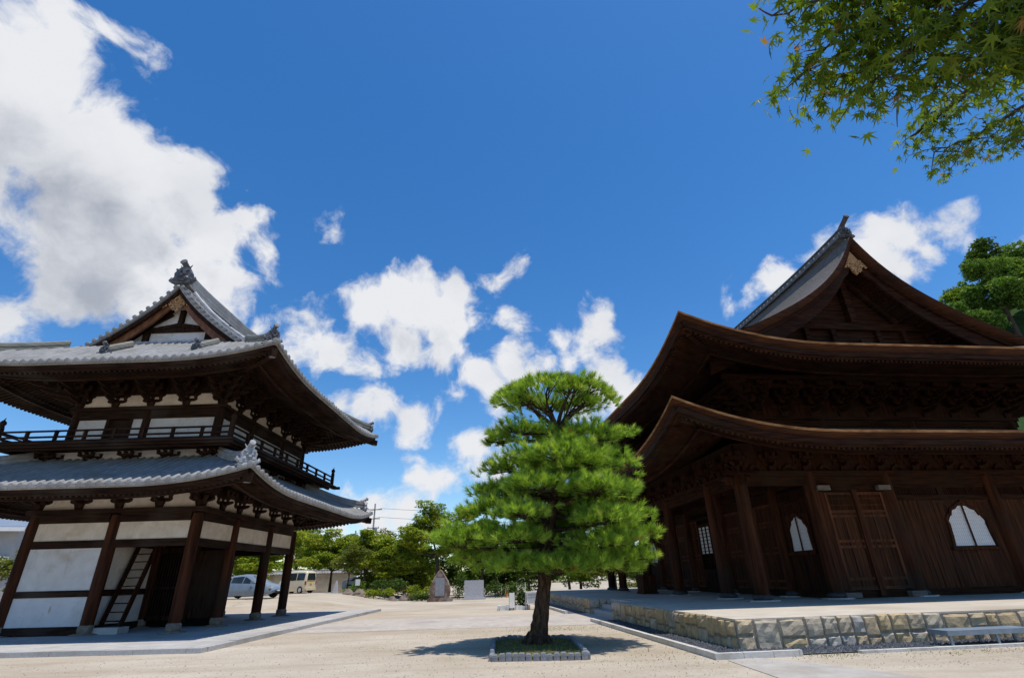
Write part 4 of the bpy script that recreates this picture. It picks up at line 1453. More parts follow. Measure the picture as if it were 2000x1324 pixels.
# gravel strip and kerb round the terrace
gv = MB()
gv.grid([[(x, y, .022) for x in np.linspace(TX0 - .72, TX1, 40)] for y in np.linspace(TY0 - .74, TY0 + .25, 3)])
gv.grid([[(x, y, .022) for x in np.linspace(TX0 - .72, TX0 + .25, 3)] for y in np.linspace(TY0 + .25, GAP0 - .9, 20)])
gv.grid([[(x, y, .022) for x in np.linspace(TX0 - .72, TX0 + .25, 3)] for y in np.linspace(GAP1 + .9, TY1 + 3, 20)])
V, F = [], []
rg_ = np.random.default_rng(5)
ico = np.array([(0, 0, 1), (.9, 0, .1), (-.3, .85, .1), (-.4, -.8, .1), (.1, .1, -.6)])
icof = [(0, 1, 2), (0, 2, 3), (0, 3, 1)]
pts = np.concatenate([
    np.stack([rg_.uniform(TX0 - .70, TX0 + 13, 3600), rg_.uniform(TY0 - .72, TY0 + .18, 3600)], 1),
    np.stack([rg_.uniform(TX0 - .70, TX0 + .18, 3000), rg_.uniform(TY0, GAP0 - .9, 3000)], 1)])
for x, y in pts:
    s_ = rg_.uniform(.018, .045); a = rg_.uniform(0, 6.28)
    c_, n_ = math.cos(a), math.sin(a)
    gv.add([(x + s_ * (p[0] * c_ - p[1] * n_), y + s_ * (p[0] * n_ + p[1] * c_), .022 + s_ * p[2]) for p in ico], icof)
g_ = gv.build('gravel', M['gravel'], None, 'stuff', fix=False)
g_.location = KO; g_.rotation_euler = (0, 0, KA)
tag(g_, 'dark grey gravel strip between the stone terrace and its pale kerb', 'gravel')
kb = MB()
def kerb_run(a, b, kz=.03):
    a, b = Vector((*a, 0)), Vector((*b, 0)); L = (b - a).length; d = (b - a) / L
    u = 0
    while u < L:
        w = min(random.uniform(.55, .7), L - u)
        kb.beam(a + d * (u + .005) + Vector((0, 0, kz)), a + d * (u + w - .005) + Vector((0, 0, kz + random.uniform(-.004, .004))), .13, .17)
        u += w
kerb_run((TX0 - .81, GAP0 - .8), (TX0 - .81, TY0 - .74))
kerb_run((TX0 - .89, TY0 - .83), (-3.9, TY0 - .83))
kerb_run((-2.6, TY0 - .83), (20, TY0 - .83), -.03)
kerb_run((TX0 - .81, 29), (TX0 - .81, GAP1 + .8))
k_ = kb.build('kerb', M['kerb'], None, 'structure'); k_.location = KO; k_.rotation_euler = (0, 0, KA)


def hall_base(b, x, y, z0):
    b.lathe((x, y, 0), [(.28, ZP + .04), (.35, ZP + .08), (.37, ZP + .13), (.31, ZP + .19), (.27, ZP + .21)], 16)


BT = 4.62
for x in KX:
    post(hall, x, 0, ZP + .2, BT + .5, .255, 'wood_post', hall_base, 'stone_dark')
for y in KY[1:]:
    post(hall, 0, y, ZP + .2, BT + .5, .255, 'wood_post', hall_base, 'stone_dark')
for y in KY[1:]:
    post(hall, KX[1], y, ZP + .2, BT + 1.2, .26, 'wood_post', hall_base, 'stone_dark')


def hseg(parent, a, b, z0, z1, th, m='beam_hall', name='tie_beam'):
    return tie(parent, a, b, z0, z1, th, m, name)


for i in range(5):
    hseg(hall, (KX[i] + .2, 0), (KX[i + 1] - .2, 0), BT, BT + .34, .22)
for j in range(5):
    hseg(hall, (0, KY[j] + .2), (0, KY[j + 1] - .2), BT, BT + .34, .22)
    hseg(hall, (KX[1], KY[j] + .2), (KX[1], KY[j + 1] - .2), BT + .1, BT + .4, .22)
hseg(hall, (-.55, 0), (KW + .5, 0), BT + .343, BT + .55, .40)
hseg(hall, (0, .203), (0, KD + .5), BT + .343, BT + .55, .40)
# end carvings of the tie beams at the corner
mb = MB()
for ax in (0, 1):
    poly = [(-.2, BT + .02), (-.2, BT + .32), (-.62, BT + .34), (-.74, BT + .24), (-.64, BT + .16), (-.66, BT + .06), (-.5, BT + .02)]
    mb.prism(poly, (lambda a, b, t: (a, t, b)) if ax == 0 else (lambda a, b, t: (t, a, b)), -.1, .1)
mb.build('beam_nosing', M['wood_hall'], hall)


def planks(parent, a, b, z0, z1, pitch=.30, holes=(), th=.06, name='plank_wall', m='wood_hall'):
    """vertical boards between two ground points, left out where a hole (u0, u1, z0, z1) is"""
    a, b = Vector((a[0], a[1], 0)), Vector((b[0], b[1], 0))
    L = (b - a).length; d = (b - a) / L; nrm = Vector((d.y, -d.x, 0))
    mb = MB()
    cuts = sorted(set([0, L] + [h[0] for h in holes] + [h[1] for h in holes]))
    for c0, c1 in zip(cuts, cuts[1:]):
        n = max(1, round((c1 - c0) / pitch))
        for k in range(n):
            u0 = c0 + (c1 - c0) * k / n; u1 = c0 + (c1 - c0) * (k + 1) / n - .006
            zs = [(z0, z1)]
            for h in holes:
                if h[0] - .001 <= c0 and c1 <= h[1] + .001:
                    zs = [(z0, h[2]), (h[3], z1)]
            off = nrm * ((k % 2) * .008 + random.uniform(0, .004))
            for q0, q1 in zs:
                mb.beam(a + d * u0 + off + Vector((0, 0, (q0 + q1) / 2)), a + d * u1 + off + Vector((0, 0, (q0 + q1) / 2)), th, q1 - q0)
    return mb.build(name, M[m], parent)


def bell_poly(w, h, n=7):
    """cusped, flame-headed outline, base at b = 0"""
    half = [(w / 2 * 1.04, 0), (w / 2 * .97, h * .28), (w / 2 * .93, h * .52), (w / 2 * .96, h * .60), (w / 2 * .80, h * .72), (w / 2 * .72, h * .72), (w / 2 * .62, h * .84), (w / 2 * .40, h * .88), (w / 2 * .26, h * .94), (w / 2 * .08, h * .97)]
    return half + [(0, h * 1.02)] + [(-a, b) for a, b in half[::-1]]


def bell_window(parent, c, d, w, h, scale_frame=1.0):
    """c: centre of the sill on the wall face (3-D), d: direction along the wall"""
    d = Vector(d); out = Vector((d.y, -d.x, 0)); c = Vector(c)
    poly = bell_poly(w, h)
    big = bell_poly(w + .22, h + .12)
    f = lambda a, b, t: c + d * a + Vector((0, 0, b)) + out * t
    mb = MB()
    n = len(poly)
    for t0, P0, t1, P1 in ((.07, poly, .07, big), (.07, big, -.02, big), (-.05, poly, .07, poly)):
        va = [f(a, b, t0) for a, b in P0]; vb = [f(a, b, t1) for a, b in P1]
        mb.add(va + vb, [(i, i + 1, n + i + 1, n + i) for i in range(n - 1)])
    for sg_ in (-1, 1):
        hp = [(a, b) for a, b in poly if a * sg_ >= -1e-6]
        hp.sort(key=lambda q: q[1])
        va = [f(a, b, .02) for a, b in hp]; vb = [f(sg_ * (w / 2 + .16), b, .02) for a, b in hp]
        nh = len(hp)
        mb.add(va + vb, [(i, i + 1, nh + i + 1, nh + i) for i in range(nh - 1)])
    mb.beam(c + d * (-w / 2 - .22) + out * .05 + Vector((0, 0, -.05)), c + d * (w / 2 + .22) + out * .05 + Vector((0, 0, -.05)), .16, .10)
    mb.beam(c + out * .035 + Vector((0, 0, .02)), c + out * .035 + Vector((0, 0, h * .99)), .035, .05, d)
    mb.beam(c + d * (-w / 2) + out * .035 + Vector((0, 0, .03)), c + d * (w / 2) + out * .035 + Vector((0, 0, .03)), .035, .05)
    win = mb.build('window_frame', M['wood_post'], parent)
    mb = MB()
    mb.prism(bell_poly(w * .99, h * .995), lambda a, b, t: c + d * a + Vector((0, 0, b + .01)) + out * t, -.035, -.02)
    pp_ = mb.build('paper_pane', M['paper'], win)
    mb = MB()
    def half_at(z):
        pts_ = [(a, b) for a, b in poly if a >= 0]
        return max([0.0] + [a for a, b in pts_ if b >= z - .001]) * .97
    nv = int(w / .17)
    for k in range(-nv, nv + 1):
        x_ = k * .085
        zt_ = max([b for a, b in poly if abs(a) >= abs(x_) - .001] + [0]) * .97
        if zt_ > .1: mb.beam(c + d * x_ + Vector((0, 0, .02)) - out * .014, c + d * x_ + Vector((0, 0, zt_)) - out * .014, .006, .008, d)
    for k in range(1, int(h / .14)):
        z_ = k * .14; hw_ = half_at(z_)
        if hw_ > .1: mb.beam(c - d * hw_ + Vector((0, 0, z_)) - out * .014, c + d * hw_ + Vector((0, 0, z_)) - out * .014, .008, .006)
    mb.build('muntin_grid', M['paper_shade'], pp_)
    return win


def panel_door(parent, a, b, z0, z1, rails, lat=None, frame=.10, leaf=2, name='panel_door', ajar=0):
    """leaves of frame and panel joinery between ground points a and b"""
    a, b = Vector((a[0], a[1], 0)), Vector((b[0], b[1], 0))
    L = (b - a).length; d = (b - a) / L; out = Vector((d.y, -d.x, 0))
    Z = lambda z: Vector((0, 0, z))
    for q in range(leaf):
        u0, u1 = L * q / leaf + .012, L * (q + 1) / leaf - .012
        mb = MB(); mp_ = MB()
        for u in (u0 + frame / 2, u1 - frame / 2):
            mb.beam(a + d * u + Z(z0), a + d * u + Z(z1), frame, .08, out)
        for z in [z0 + frame / 2, z1 - frame / 2] + rails:
            mb.beam(a + d * (u0 + frame) + Z(z), a + d * (u1 - frame) + Z(z), .075, frame)
        um = (u0 + u1) / 2
        zz = sorted([z0] + rails + [z1])
        for w0, w1 in zip(zz, zz[1:]):
            if lat and w0 >= lat - .01:
                n = int((u1 - u0 - 2 * frame) / .045)
                for k in range(1, n):
                    u = u0 + frame + (u1 - u0 - 2 * frame) * k / n
                    mb.beam(a + d * u + Z(w0), a + d * u + Z(w1), .014, .03, out)
                for k in (1, 2):
                    z = w0 + (w1 - w0) * k / 3
                    mb.beam(a + d * u0 + Z(z), a + d * u1 + Z(z), .03, .02)
                continue
            for s0, s1 in ((u0 + frame, um - .02), (um + .02, u1 - frame)):
                for k in range(2):
                    v0 = s0 + (s1 - s0) * k / 2; v1 = s0 + (s1 - s0) * (k + 1) / 2 - .005
                    mp_.beam(a + d * v0 + Z((w0 + w1) / 2) - out * (.012 + .006 * k), a + d * v1 + Z((w0 + w1) / 2) - out * (.012 + .006 * k), .03, w1 - w0)
            mb.beam(a + d * um + Z(w0), a + d * um + Z(w1), .06, .05, out)
        dr_ = mb.build(name, M['wood_frame'], parent)
        mp_.build('door_panel', M['wood_door'], dr_)
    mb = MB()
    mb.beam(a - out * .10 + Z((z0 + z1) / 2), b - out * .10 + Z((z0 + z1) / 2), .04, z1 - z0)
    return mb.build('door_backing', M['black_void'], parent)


WT = BT - .003
# near side, open bay then doors then plank walls with bell windows
hseg(hall, (KX[1] + .2, 0), (KX[5] - .2, 0), ZP + .02, ZP + .26, .18, name='sill_beam')
# door bay
dx0, dx1 = 3.30, 5.78
hseg(hall, (KX[1] + .2, 0), (KX[2] - .2, 0), 4.36, WT, .16, name='door_head')
for x in (KX[1] + .30, KX[2] - .28):
    mb = MB(); mb.box(x - .11, x + .11, -.14, .14, ZP + .26, 4.36)
    mb.build('door_jamb', M['wood_post'], hall)
for x in (KX[1] + .36, KX[2] - .32):
    for bx_ in ((x - .26, x + .26, -.34, -.145, 4.40, 4.58), (x - .30, x + .30, -.40, -.16, ZP + .03, ZP + .20)):
        mb = MB(); mb.box(*bx_)
        mb.build('hinge_block', M['wood_grey'], hall)
panel_door(hall, (dx0, -.12), (dx1, -.12), ZP + .28, 4.34, [1.25, 2.35, 2.55, 3.45, 3.62], 3.62)
mb = MB(); mb.box((dx0 + dx1) / 2 - .10, (dx0 + dx1) / 2 + .10, -.24, -.165, ZP + .06, 4.42)
mb.build('door_post', M['wood_post'], hall)
# bell window bay and the bays to its right
for i in (2, 3, 4):
    a, b = (KX[i] + .19, .02), (KX[i + 1] - .19, .02)
    L = b[0] - a[0]
    hole = []
    if i in (2, 4):
        wc = 9.17 - a[0] if i == 2 else L / 2
        w, h = (1.74, 1.62) if i == 2 else (.9, 1.4)
        hole = [(wc - w / 2 - .02, wc + w / 2 + .02, 2.22, 2.22 + h * .97)]
    planks(hall, a, b, ZP + .26, 4.02, .34, hole, m='wood_door')
    hseg(hall, (a[0], 0), (b[0], 0), 4.02, 4.22, .14, name='lintel')
    hseg(hall, (a[0], 0), (b[0], 0), 4.50, WT, .12, name='lintel')
    mb = MB()
    n = int(L / .085)
    for k in range(n):
        x = a[0] + L * (k + .5) / n
        if abs(x - (a[0] + b[0]) / 2) < .1: continue
        z_ = [(x - .02, 4.22), (x - .045, 4.36), (x - .02, 4.5)]
        mb.beam((x - .015, 0, 4.22), (x + .015, 0, 4.36), .03, .04, (1, 0, 0)); mb.beam((x + .015, 0, 4.36), (x - .015, 0, 4.5), .03, .04, (1, 0, 0))
    mb.box((a[0] + b[0]) / 2 - .1, (a[0] + b[0]) / 2 + .1, -.05, .05, 4.22, 4.50)
    mb.build('transom_lattice', M['wood_hall'], hall)
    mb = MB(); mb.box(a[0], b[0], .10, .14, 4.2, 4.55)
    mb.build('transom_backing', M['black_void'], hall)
    if hole:
        bell_window(hall, (a[0] + wc, -.03, 2.25), (1, 0, 0), w, h)

# inner front wall facing the gallery (x = 2.89)
IX = KX[1]
fz0, fz1 = ZP + .26, BT + .1
for j in range(5):
    a, b = (IX, KY[j + 1] - .22), (IX, KY[j] + .22)
    hseg(hall, a, b, ZP + .02, ZP + .26, .18, name='sill_beam')
    L = a[1] - b[1]
    if j in (0, 4):
        wc = L / 2
        planks(hall, (a[0] + .02, a[1]), (b[0] + .02, b[1]), fz0, 4.1, .28, [(wc - .66, wc + .66, 2.22, 2.22 + 1.36)])
        bell_window(hall, (IX - .03, (a[1] + b[1]) / 2, 2.25), (0, -1, 0), 1.30, 1.40)
        hseg(hall, a, b, 4.1, 4.24, .14, name='lintel')
        mb = MB()
        n = int(L / .09)
        for k in range(n):
            y = b[1] + L * (k + .5) / n
            mb.box(IX - .025, IX + .025, y - .02, y + .02, 4.24, 4.62)
        mb.build('transom_lattice', M['wood_hall'], hall)
        mb = MB(); mb.box(IX + .08, IX + .12, b[1], a[1], 4.2, BT + .1)
        mb.build('transom_backing', M['black_void'], hall)
    elif j == 2:
        ym = (a[1] + b[1]) / 2
        panel_door(hall, (IX, b[1] + .95), (IX, b[1]), fz0, 4.3, [1.2, 2.3, 2.5, 3.4], None, .09, 1)
        panel_door(hall, (IX, a[1]), (IX, a[1] - .95), fz0, 4.3, [1.2, 2.3, 2.5, 3.4], None, .09, 1)
        y0, y1 = b[1] + 1.0, a[1] - 1.0
        mb = MB()
        for k in range(5):
            y = y0 + (y1 - y0) * k / 4
            mb.box(IX - .03, IX + .03, y - .022, y + .022, 1.75, 3.95)
        for k in range(13):
            z = 1.75 + 2.2 * k / 12
            mb.box(IX - .022, IX + .022, y0, y1, z - .014, z + .014)
        mb.box(IX - .05, IX + .05, y0 - .05, y1 + .05, 3.95, 4.08); mb.box(IX - .05, IX + .05, y0 - .05, y1 + .05, 1.62, 1.75)
        sc = mb.build('lattice_screen', M['wood_hall'], hall)
        mb = MB(); mb.box(IX + .031, IX + .045, y0 + .01, y1 - .01, 2.55, 3.92)
        mb.build('paper_pane', M['paper'], sc)
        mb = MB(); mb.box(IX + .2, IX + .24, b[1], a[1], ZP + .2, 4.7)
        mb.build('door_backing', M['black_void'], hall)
        planks(hall, (IX, y1), (IX, y0), fz0, 1.62, .2)
        hseg(hall, a, b, 4.3, 4.42, .14, name='lintel')
    else:
        n = 2
        panel_door(hall, a, b, fz0, 4.3, [1.2, 2.3, 2.5, 3.4, 3.55], None, .10, 3)
        hseg(hall, a, b, 4.3, 4.42, .14, name='lintel')
        mb = MB(); mb.box(IX - .03, IX + .03, b[1], a[1], 4.42, BT + .1)
        mb.build('transom_panel', M['wood_hall'], hall)
    hseg(hall, (a[0] + .02, a[1]), (b[0] + .02, b[1]), BT + .4, 6.4, .06, name='upper_panel')
# gallery cross wall behind the open bay and the ceilings
mb = MB(); mb.box(.05, KX[1], .05, KD, 6.0, 6.06); mb.box(KX[1], KW, .05, KY[1] + .1, 6.0, 6.06)
mb.build('gallery_ceiling', M['wood_hall'], hall)
for j in range(1, 5):
    mb = MB(); mb.beam((.2, KY[j], BT + .1), (KX[1] - .2, KY[j], BT + .35), .2, .28)
    mb.build('tie_beam', M['wood_hall'], hall)

# lower bracket sets and panels between them
spots = []
bx = [0] + [2.89 * .5] + [2.89, 4.52, 6.15, 7.68, 9.22, 10.75, 12.4, 14.0, 15.45, 16.9]
for x in bx:
    spots.append((x, 0, BT + .555, 0, (1, 1, 1)))
by = [0, 1.28, 2.56, 4.18, 5.8, 7.41, 8.84, 10.26, 11.69, 13.3, 14.9, 16.54, 17.8, 19.1]
for y in by:
    spots.append((-.002, y, BT + .555, -HALF, (1, 1, 1)))
spots.append((0, 0, BT + .558, -HALF / 2, (1, 1.35, 1)))
place_sets(hall, bracket_mesh(1, .80, .40, .90), 'bracket_set', spots, 'wood_hall')
for a, b in (((.05, .02), (KW, .02)), ((.02, .06), (.02, KD))):
    wall_panel(hall, a, b, BT + .55, 6.3, 'wood_hall', .06, 'bracket_panel')
# frog-leg struts between the sets
mb = MB()
for x0, x1 in zip(bx, bx[1:]):
    x = (x0 + x1) / 2
    mb.prism([(-.30, 0), (-.26, .12), (-.12, .24), (0, .27), (.12, .24), (.26, .12), (.30, 0), (.2, 0), (.1, .12), (0, .15), (-.1, .12), (-.2, 0)], lambda a, b, t: (x + a, t, BT + .555 + b), -.09, -.02)
for y0, y1 in zip(by, by[1:]):
    y = (y0 + y1) / 2
    mb.prism([(-.30, 0), (-.26, .12), (-.12, .24), (0, .27), (.12, .24), (.26, .12), (.30, 0), (.2, 0), (.1, .12), (0, .15), (-.1, .12), (-.2, 0)], lambda a, b, t: (t, y + a, BT + .555 + b), -.09, -.02)
mb.build('strut', M['wood_hall'], hall)

# lower roof: bark shingles with a thick layered edge
f_kl = lambda d: .225 * d + .009 * d * d
KL = Roof(-4.05, KW + 4.05, -4.05, KD + 4.05, 5.80, f_kl, 1.12, 6.0, 5.0)


def bark_roof(R_, parent, slopes, edge, lean):
    mb = MB()
    for (sd, dm, cap, nd) in slopes:
        R_.slope(mb, sd, dm, nd, 70, cap)
    top = mb.build('bark_roof', M['bark_roof'], parent, fix=False)
    for sd in 'SEWN':
        mb = MB()
        R_.eave_band(mb, sd, .0, -.085, .0)
        mb.build('roof_rim', M['bark_rim_sunlit'], top)
        mb = MB()
        rows = []
        for (d, z) in ((.012, -.08), (.03 + lean * .35, -edge * .4), (.02 + lean, -edge), (.34 + lean, -edge + .03)):
            a, b = R_.tlim(sd, d)
            row = []
            lo, hi = R_.rng(sd)
            for j in range(81):
                t = a + (b - a) * (.5 - .5 * math.cos(math.pi * j / 80))
                x, y = R_.xy(sd, t, d)
                row.append((x, y, R_.ze + z + R_.up(min(t - lo, hi - t) - d, 0)))
            rows.append(row)
        mb.grid(rows, True)
        mb.build('eave_edge', M['bark_edge'], top)
    return top


low_top = bark_roof(KL, hall, [(s, 6.95, None, 10) for s in 'SEWN'], .40, .16)
eave_wood(KL, hall, 4.1, -.56, .30, 'beam_hall', .19, 1.5, 'SWEN', rw=.085, rh=.12)
kc = [(KL.X0, KL.Y0, 1, 1), (KL.X1, KL.Y0, -1, 1), (KL.X0, KL.Y1, 1, -1)]
for cx, cy, sx, sy_ in kc:
    mb = MB(); corner_beam(KL, mb, cx + sx * .35, cy + sy_ * .35, sx, sy_, 3.4, -.62, .28)
    hb = mb.build('hip_rafter', M['wood_hall'], hall)
    mb = MB()
    mb.cbox((cx + sx * .50, cy + sy_ * .50, KL.ze - .50 + KL.up(0, .1)), (.25, .34, .36), math.atan2(sy_, sx) + HALF)
    mb.build('metal_cap', M['bronze_cap'], hb)

# upper storey core
CX0, CX1, CY0, CY1 = KX[1], 16.2, KY[1], KY[4]
for a, b in (((CX0, CY0), (CX1, CY0)), ((CX0, CY0 + .1), (CX0, CY1 - .1)), ((CX1, CY0 + .1), (CX1, CY1 - .1)), ((CX0, CY1), (CX1, CY1))):
    wall_panel(hall, a, b, 6.4, 10.6, 'wood_hall', .16, 'upper_wall')
for x, y in [(CX0, CY0), (KX[2], CY0), (KX[3], CY0), (CX1, CY0)] + [(CX0, y) for y in KY[2:5]]:
    mb = MB(); mb.lathe((x, y, 0), [(.24, 6.6), (.25, 7.6), (.22, 8.1)], 14)
    mb.build('upper_post', M['wood_hall'], hall)
for z0, z1, th in ((7.72, 8.0, .30), (8.003, 8.16, .52)):
    hseg(hall, (CX0 - .35, CY0), (CX1 + .35, CY0), z0, z1, th)
    hseg(hall, (CX0, CY0 + th / 2 + .003), (CX0, CY1 + .35), z0, z1, th)
spots = []
ubx = [CX0 + (CX1 - CX0) * k / 9 for k in range(10)]
uby = [CY0 + (CY1 - CY0) * k / 10 for k in range(11)]
for x in ubx: spots.append((x, CY0, 8.165, 0, (1, 1, 1)))
for y in uby: spots.append((CX0 - .002, y, 8.165, -HALF, (1, 1, 1)))
spots.append((CX0, CY0, 8.168, -HALF / 2, (1, 1.38, 1)))
place_sets(hall, bracket_mesh(3, 1.02, .44, .80, True), 'upper_bracket_set', spots, 'wood_hall')
for e, z in ((.90, 9.30), (1.42, 9.52)):
    mb = MB()
    mb.box(CX0 - e - .6, CX1 + e + .6, CY0 - e - .1, CY0 - e + .1, z, z + .22)
    mb.box(CX0 - e - .1, CX0 - e + .1, CY0 - e + .103, CY1 + e + .6, z, z + .22)
    mb.build('purlin', M['beam_hall'], hall)

# upper hip-and-gable roof
UXh = 2.75
KUW = XC + UXh
f_ku = fg(KUW, .425, 1.5, 1.7)
KDV = 2.75
KU = Roof(-UXh, KW + UXh, -3.0, KD + 3.0, 9.50, f_ku, 1.20, 6.3, 5.0, KDV)
up_top = bark_roof(KU, hall, [('E', KUW, KDV, 26), ('W', KUW, KDV, 26), ('S', KDV + 1.7, KDV + .02, 6), ('N', KDV + 1.7, KDV + .02, 6)], .44, .18)
eave_wood(KU, hall, 5.5, -.62, .26, 'beam_hall', .19, 2.1, 'SWEN', rw=.09, rh=.13)
kc = [(KU.X0, KU.Y0, 1, 1), (KU.X1, KU.Y0, -1, 1), (KU.X0, KU.Y1, 1, -1)]
for cx, cy, sx, sy_ in kc:
    mb = MB(); corner_beam(KU, mb, cx + sx * .4, cy + sy_ * .4, sx, sy_, 4.6, -.72, .245)
    hb = mb.build('hip_rafter', M['wood_hall'], hall)
    mb = MB()
    mb.cbox((cx + sx * .55, cy + sy_ * .55, KU.ze - .55 + KU.up(0, .1)), (.26, .34, .38), math.atan2(sy_, sx) + HALF)
    mb.build('metal_cap', M['stone_dark'], hb)
# gable ends
for sgn, vy in ((1, KU.Y0 + KDV), (-1, KU.Y1 - KDV)):
    N_ = 26
    RM = KUW - 2.6
    for sx in (-1, 1):
        def sp(r, off, dz):
            d = KUW - r
            return Vector((XC + sx * r, vy + sgn * off, KU.ze + f_ku(d) + dz))
        rr = [RM * (i / N_) ** 1.15 for i in range(N_ + 1)]
        # layered bark thickness at the verge
        mb = MB()
        sec = ((-.02, .01), (.0, -.06), (.10, -.34), (.45, -.36))
        mb.grid([[sp(r, o_, dz * (1.25 if r < 1.5 else 1)) for o_, dz in sec] for r in rr], True)
        mb.build('verge_edge', M['bark_edge'], up_top)
        mb = MB()
        mb.grid([[sp(r, o_, dz * (1.25 if r < 1.5 else 1)) for o_, dz in ((.26, -.36), (.26, -.52), (.46, -.52), (.46, -.36))] for r in rr], False)
        mb.build('verge_board', M['beam_hall'], up_top)
        mb = MB()
        wid = lambda r: .55 + .028 * r
        mb.grid([[sp(r, .40, -.50), sp(r, .40, -.50 - wid(r) * (1.35 if r < .5 else 1)), sp(r, .54, -.50 - wid(r) * (1.35 if r < .5 else 1)), sp(r, .54, -.50)] for r in rr], False)
        mb.build('barge_board', M['beam_hall'], up_top)
        mb = MB()
        for k in range(13):
            r = .8 + (RM - 1.2) * k / 12
            mb.beam(sp(r, .57, -.80), sp(r, 1.75, -.80), .12, .14)
        mb.grid([[sp(r, .55, -.66), sp(r, 1.82, -.66)] for r in rr], False)
        mb.build('verge_soffit', M['wood_hall'], up_top)
    gy = vy + sgn * 1.75
    zb = KU.ze + f_ku(KDV + .6)
    zr = ridge_z(KU)
    mb = MB()
    n = 20
    hh = (zr - .8 - zb) / n
    for k in range(n):
        z0 = zb + hh * k; z1 = z0 + hh - .012
        wdt = lambda z: max(.05, next((r for r in np.linspace(RM, 0, 160) if KU.ze + f_ku(KUW - r) - .75 >= z), .05))
        w0, w1 = wdt(z0), wdt(z1)
        o_ = (k % 2) * .012
        mb.prism([(-w0, z0), (w0, z0), (w1, z1), (-w1, z1)], lambda a, b, t: (XC + a, t, b), gy + o_ * sgn, gy + sgn * .08)
    gw = mb.build('gable_wall', M['beam_hall'], hall)
    mb = MB()
    def gb(x0, x1, d0, z0, z1):
        y0, y1 = sorted((gy - sgn * d0, gy - sgn * .003))
        mb.box(x0, x1, y0, y1, z0, z1)
    gb(XC - 6.0, XC + 6.0, .55, zb - .05, zb + .22)
    gb(XC - 5.6, XC + 5.6, .30, zb + .23, zb + .36)
    gb(XC - 4.0, XC + 4.0, .22, zb + 1.35, zb + 1.70)
    gb(XC - .17, XC + .17, .34, zb + 1.71, zr - 1.3)
    gb(XC - .30, XC + .30, .40, zr - 1.3, zr - 1.05)
    for sx in (-1, 1):
        for x_ in (1.2, 2.6, 4.0):
            gb(XC + sx * x_ - .12, XC + sx * x_ + .12, .20, zb + .37, zb + 1.34)
        mb.beam((XC + sx * .2, gy - sgn * .2, zr - 1.6), (XC + sx * 2.4, gy - sgn * .2, zb + 1.75), .16, .24)
    gb(XC - .28, XC + .28, .62, zb + .37, zb + .62)
    mb.build('gable_frame', M['beam_hall'], gw)
    # carved pendant
    mb = MB()
    cz = zr - 1.62; cy = vy + sgn * .36
    f3 = lambda a, b, t: (XC + a, cy + t * sgn, cz + b)
    mb.prism([(-.34, .40), (0, .92), (.34, .40), (.44, .08), (.24, -.06), (.16, -.30), (0, -.46), (-.16, -.30), (-.24, -.06), (-.44, .08)], f3, -.02, .06)
    for sx in (-1, 1):
        for cx_, cz_, r_ in ((.26, -.06, .13), (.42, .10, .12), (.14, -.26, .12), (.30, .26, .10), (.56, -.02, .10), (.12, .10, .10), (.66, .12, .07)):
            pts = [f3(sx * (cx_ + r_ * math.cos(q) * (1 - q / 9)), cz_ + r_ * math.sin(q) * (1 - q / 9), -.05) for q in [i * .7 for i in range(9)]]
            mb.tube(pts, .045, 6)
    mb.build('carved_pendant', M['wood_gold'], up_top)
# main ridge: dark box ridge with a row of pale round bosses
zr = ridge_z(KU)
ry0, ry1 = KU.Y0 + KDV + .15, KU.Y1 - KDV - .15
mb = MB()
pts = []
for i in range(33):
    q = i / 32
    pts.append((XC, ry0 + (ry1 - ry0) * q, zr - .08 + .30 * abs(2 * q - 1) ** 3))
for z0, z1, w in ((0, .08, .46), (.08, .36, .32), (.36, .42, .44)):
    q = [Vector(p) + Vector((0, 0, (z0 + z1) / 2)) for p in pts]
    for a, b in zip(q, q[1:]):
        mb.beam(a, b, w, z1 - z0)
mb.tube([Vector(p) + Vector((0, 0, .46)) for p in pts], .10, 8)
kr = mb.build('main_ridge', M['tile_dark'], up_top)
mb = MB()
nb = 46
for k in range(nb):
    q = (k + .5) / nb
    p = Vector((XC, ry0 + (ry1 - ry0) * q, zr - .08 + .30 * abs(2 * q - 1) ** 3 + .22))
    for sx in (-1, 1):
        mb.tube([p + Vector((sx * .155, 0, 0)), p + Vector((sx * .19, 0, 0))], [.075, .06], 8)
mb.build('round_boss', M['tile_pale'], kr)
for yy, o_ in ((ry0, -1), (ry1, 1)):
    mb = MB()
    demon_tile(mb, (XC, yy - .02 * o_, zr - .02), (0, o_, 0), .85, False)
    mb.tube([(XC, yy + o_ * -.5, zr + .55), (XC, yy + o_ * .35, zr + 1.05)], [.12, .12], 10)
    disc(mb, (XC, yy + o_ * .35, zr + 1.05), (0, o_, .55), .14, .04)
    mb.build('ridge_end_tile', M['stone_dark'], kr)
# box by the post
ob = thing('offering_box', 'brown wooden offering box beside a front pillar of the dark hall', 'box', (KO[0] - math.sin(KA) * 11.1 - .35, KO[1] + math.cos(KA) * 11.0, ZP), KA)
mb = MB(); mb.box(-.42, .42, -.55, .55, .0, .10); mb.box(-.38, .38, -.50, .50, .10, .82); mb.box(-.43, .43, -.55, .55, .82, .90)
mb.build('box_body', M['wood_post'], ob)
mb = MB()
for k in range(7):
    mb.box(-.36 + k * .11, -.30 + k * .11, -.48, .48, .905, .95)
mb.build('slat_top', M['wood_hall'], ob)

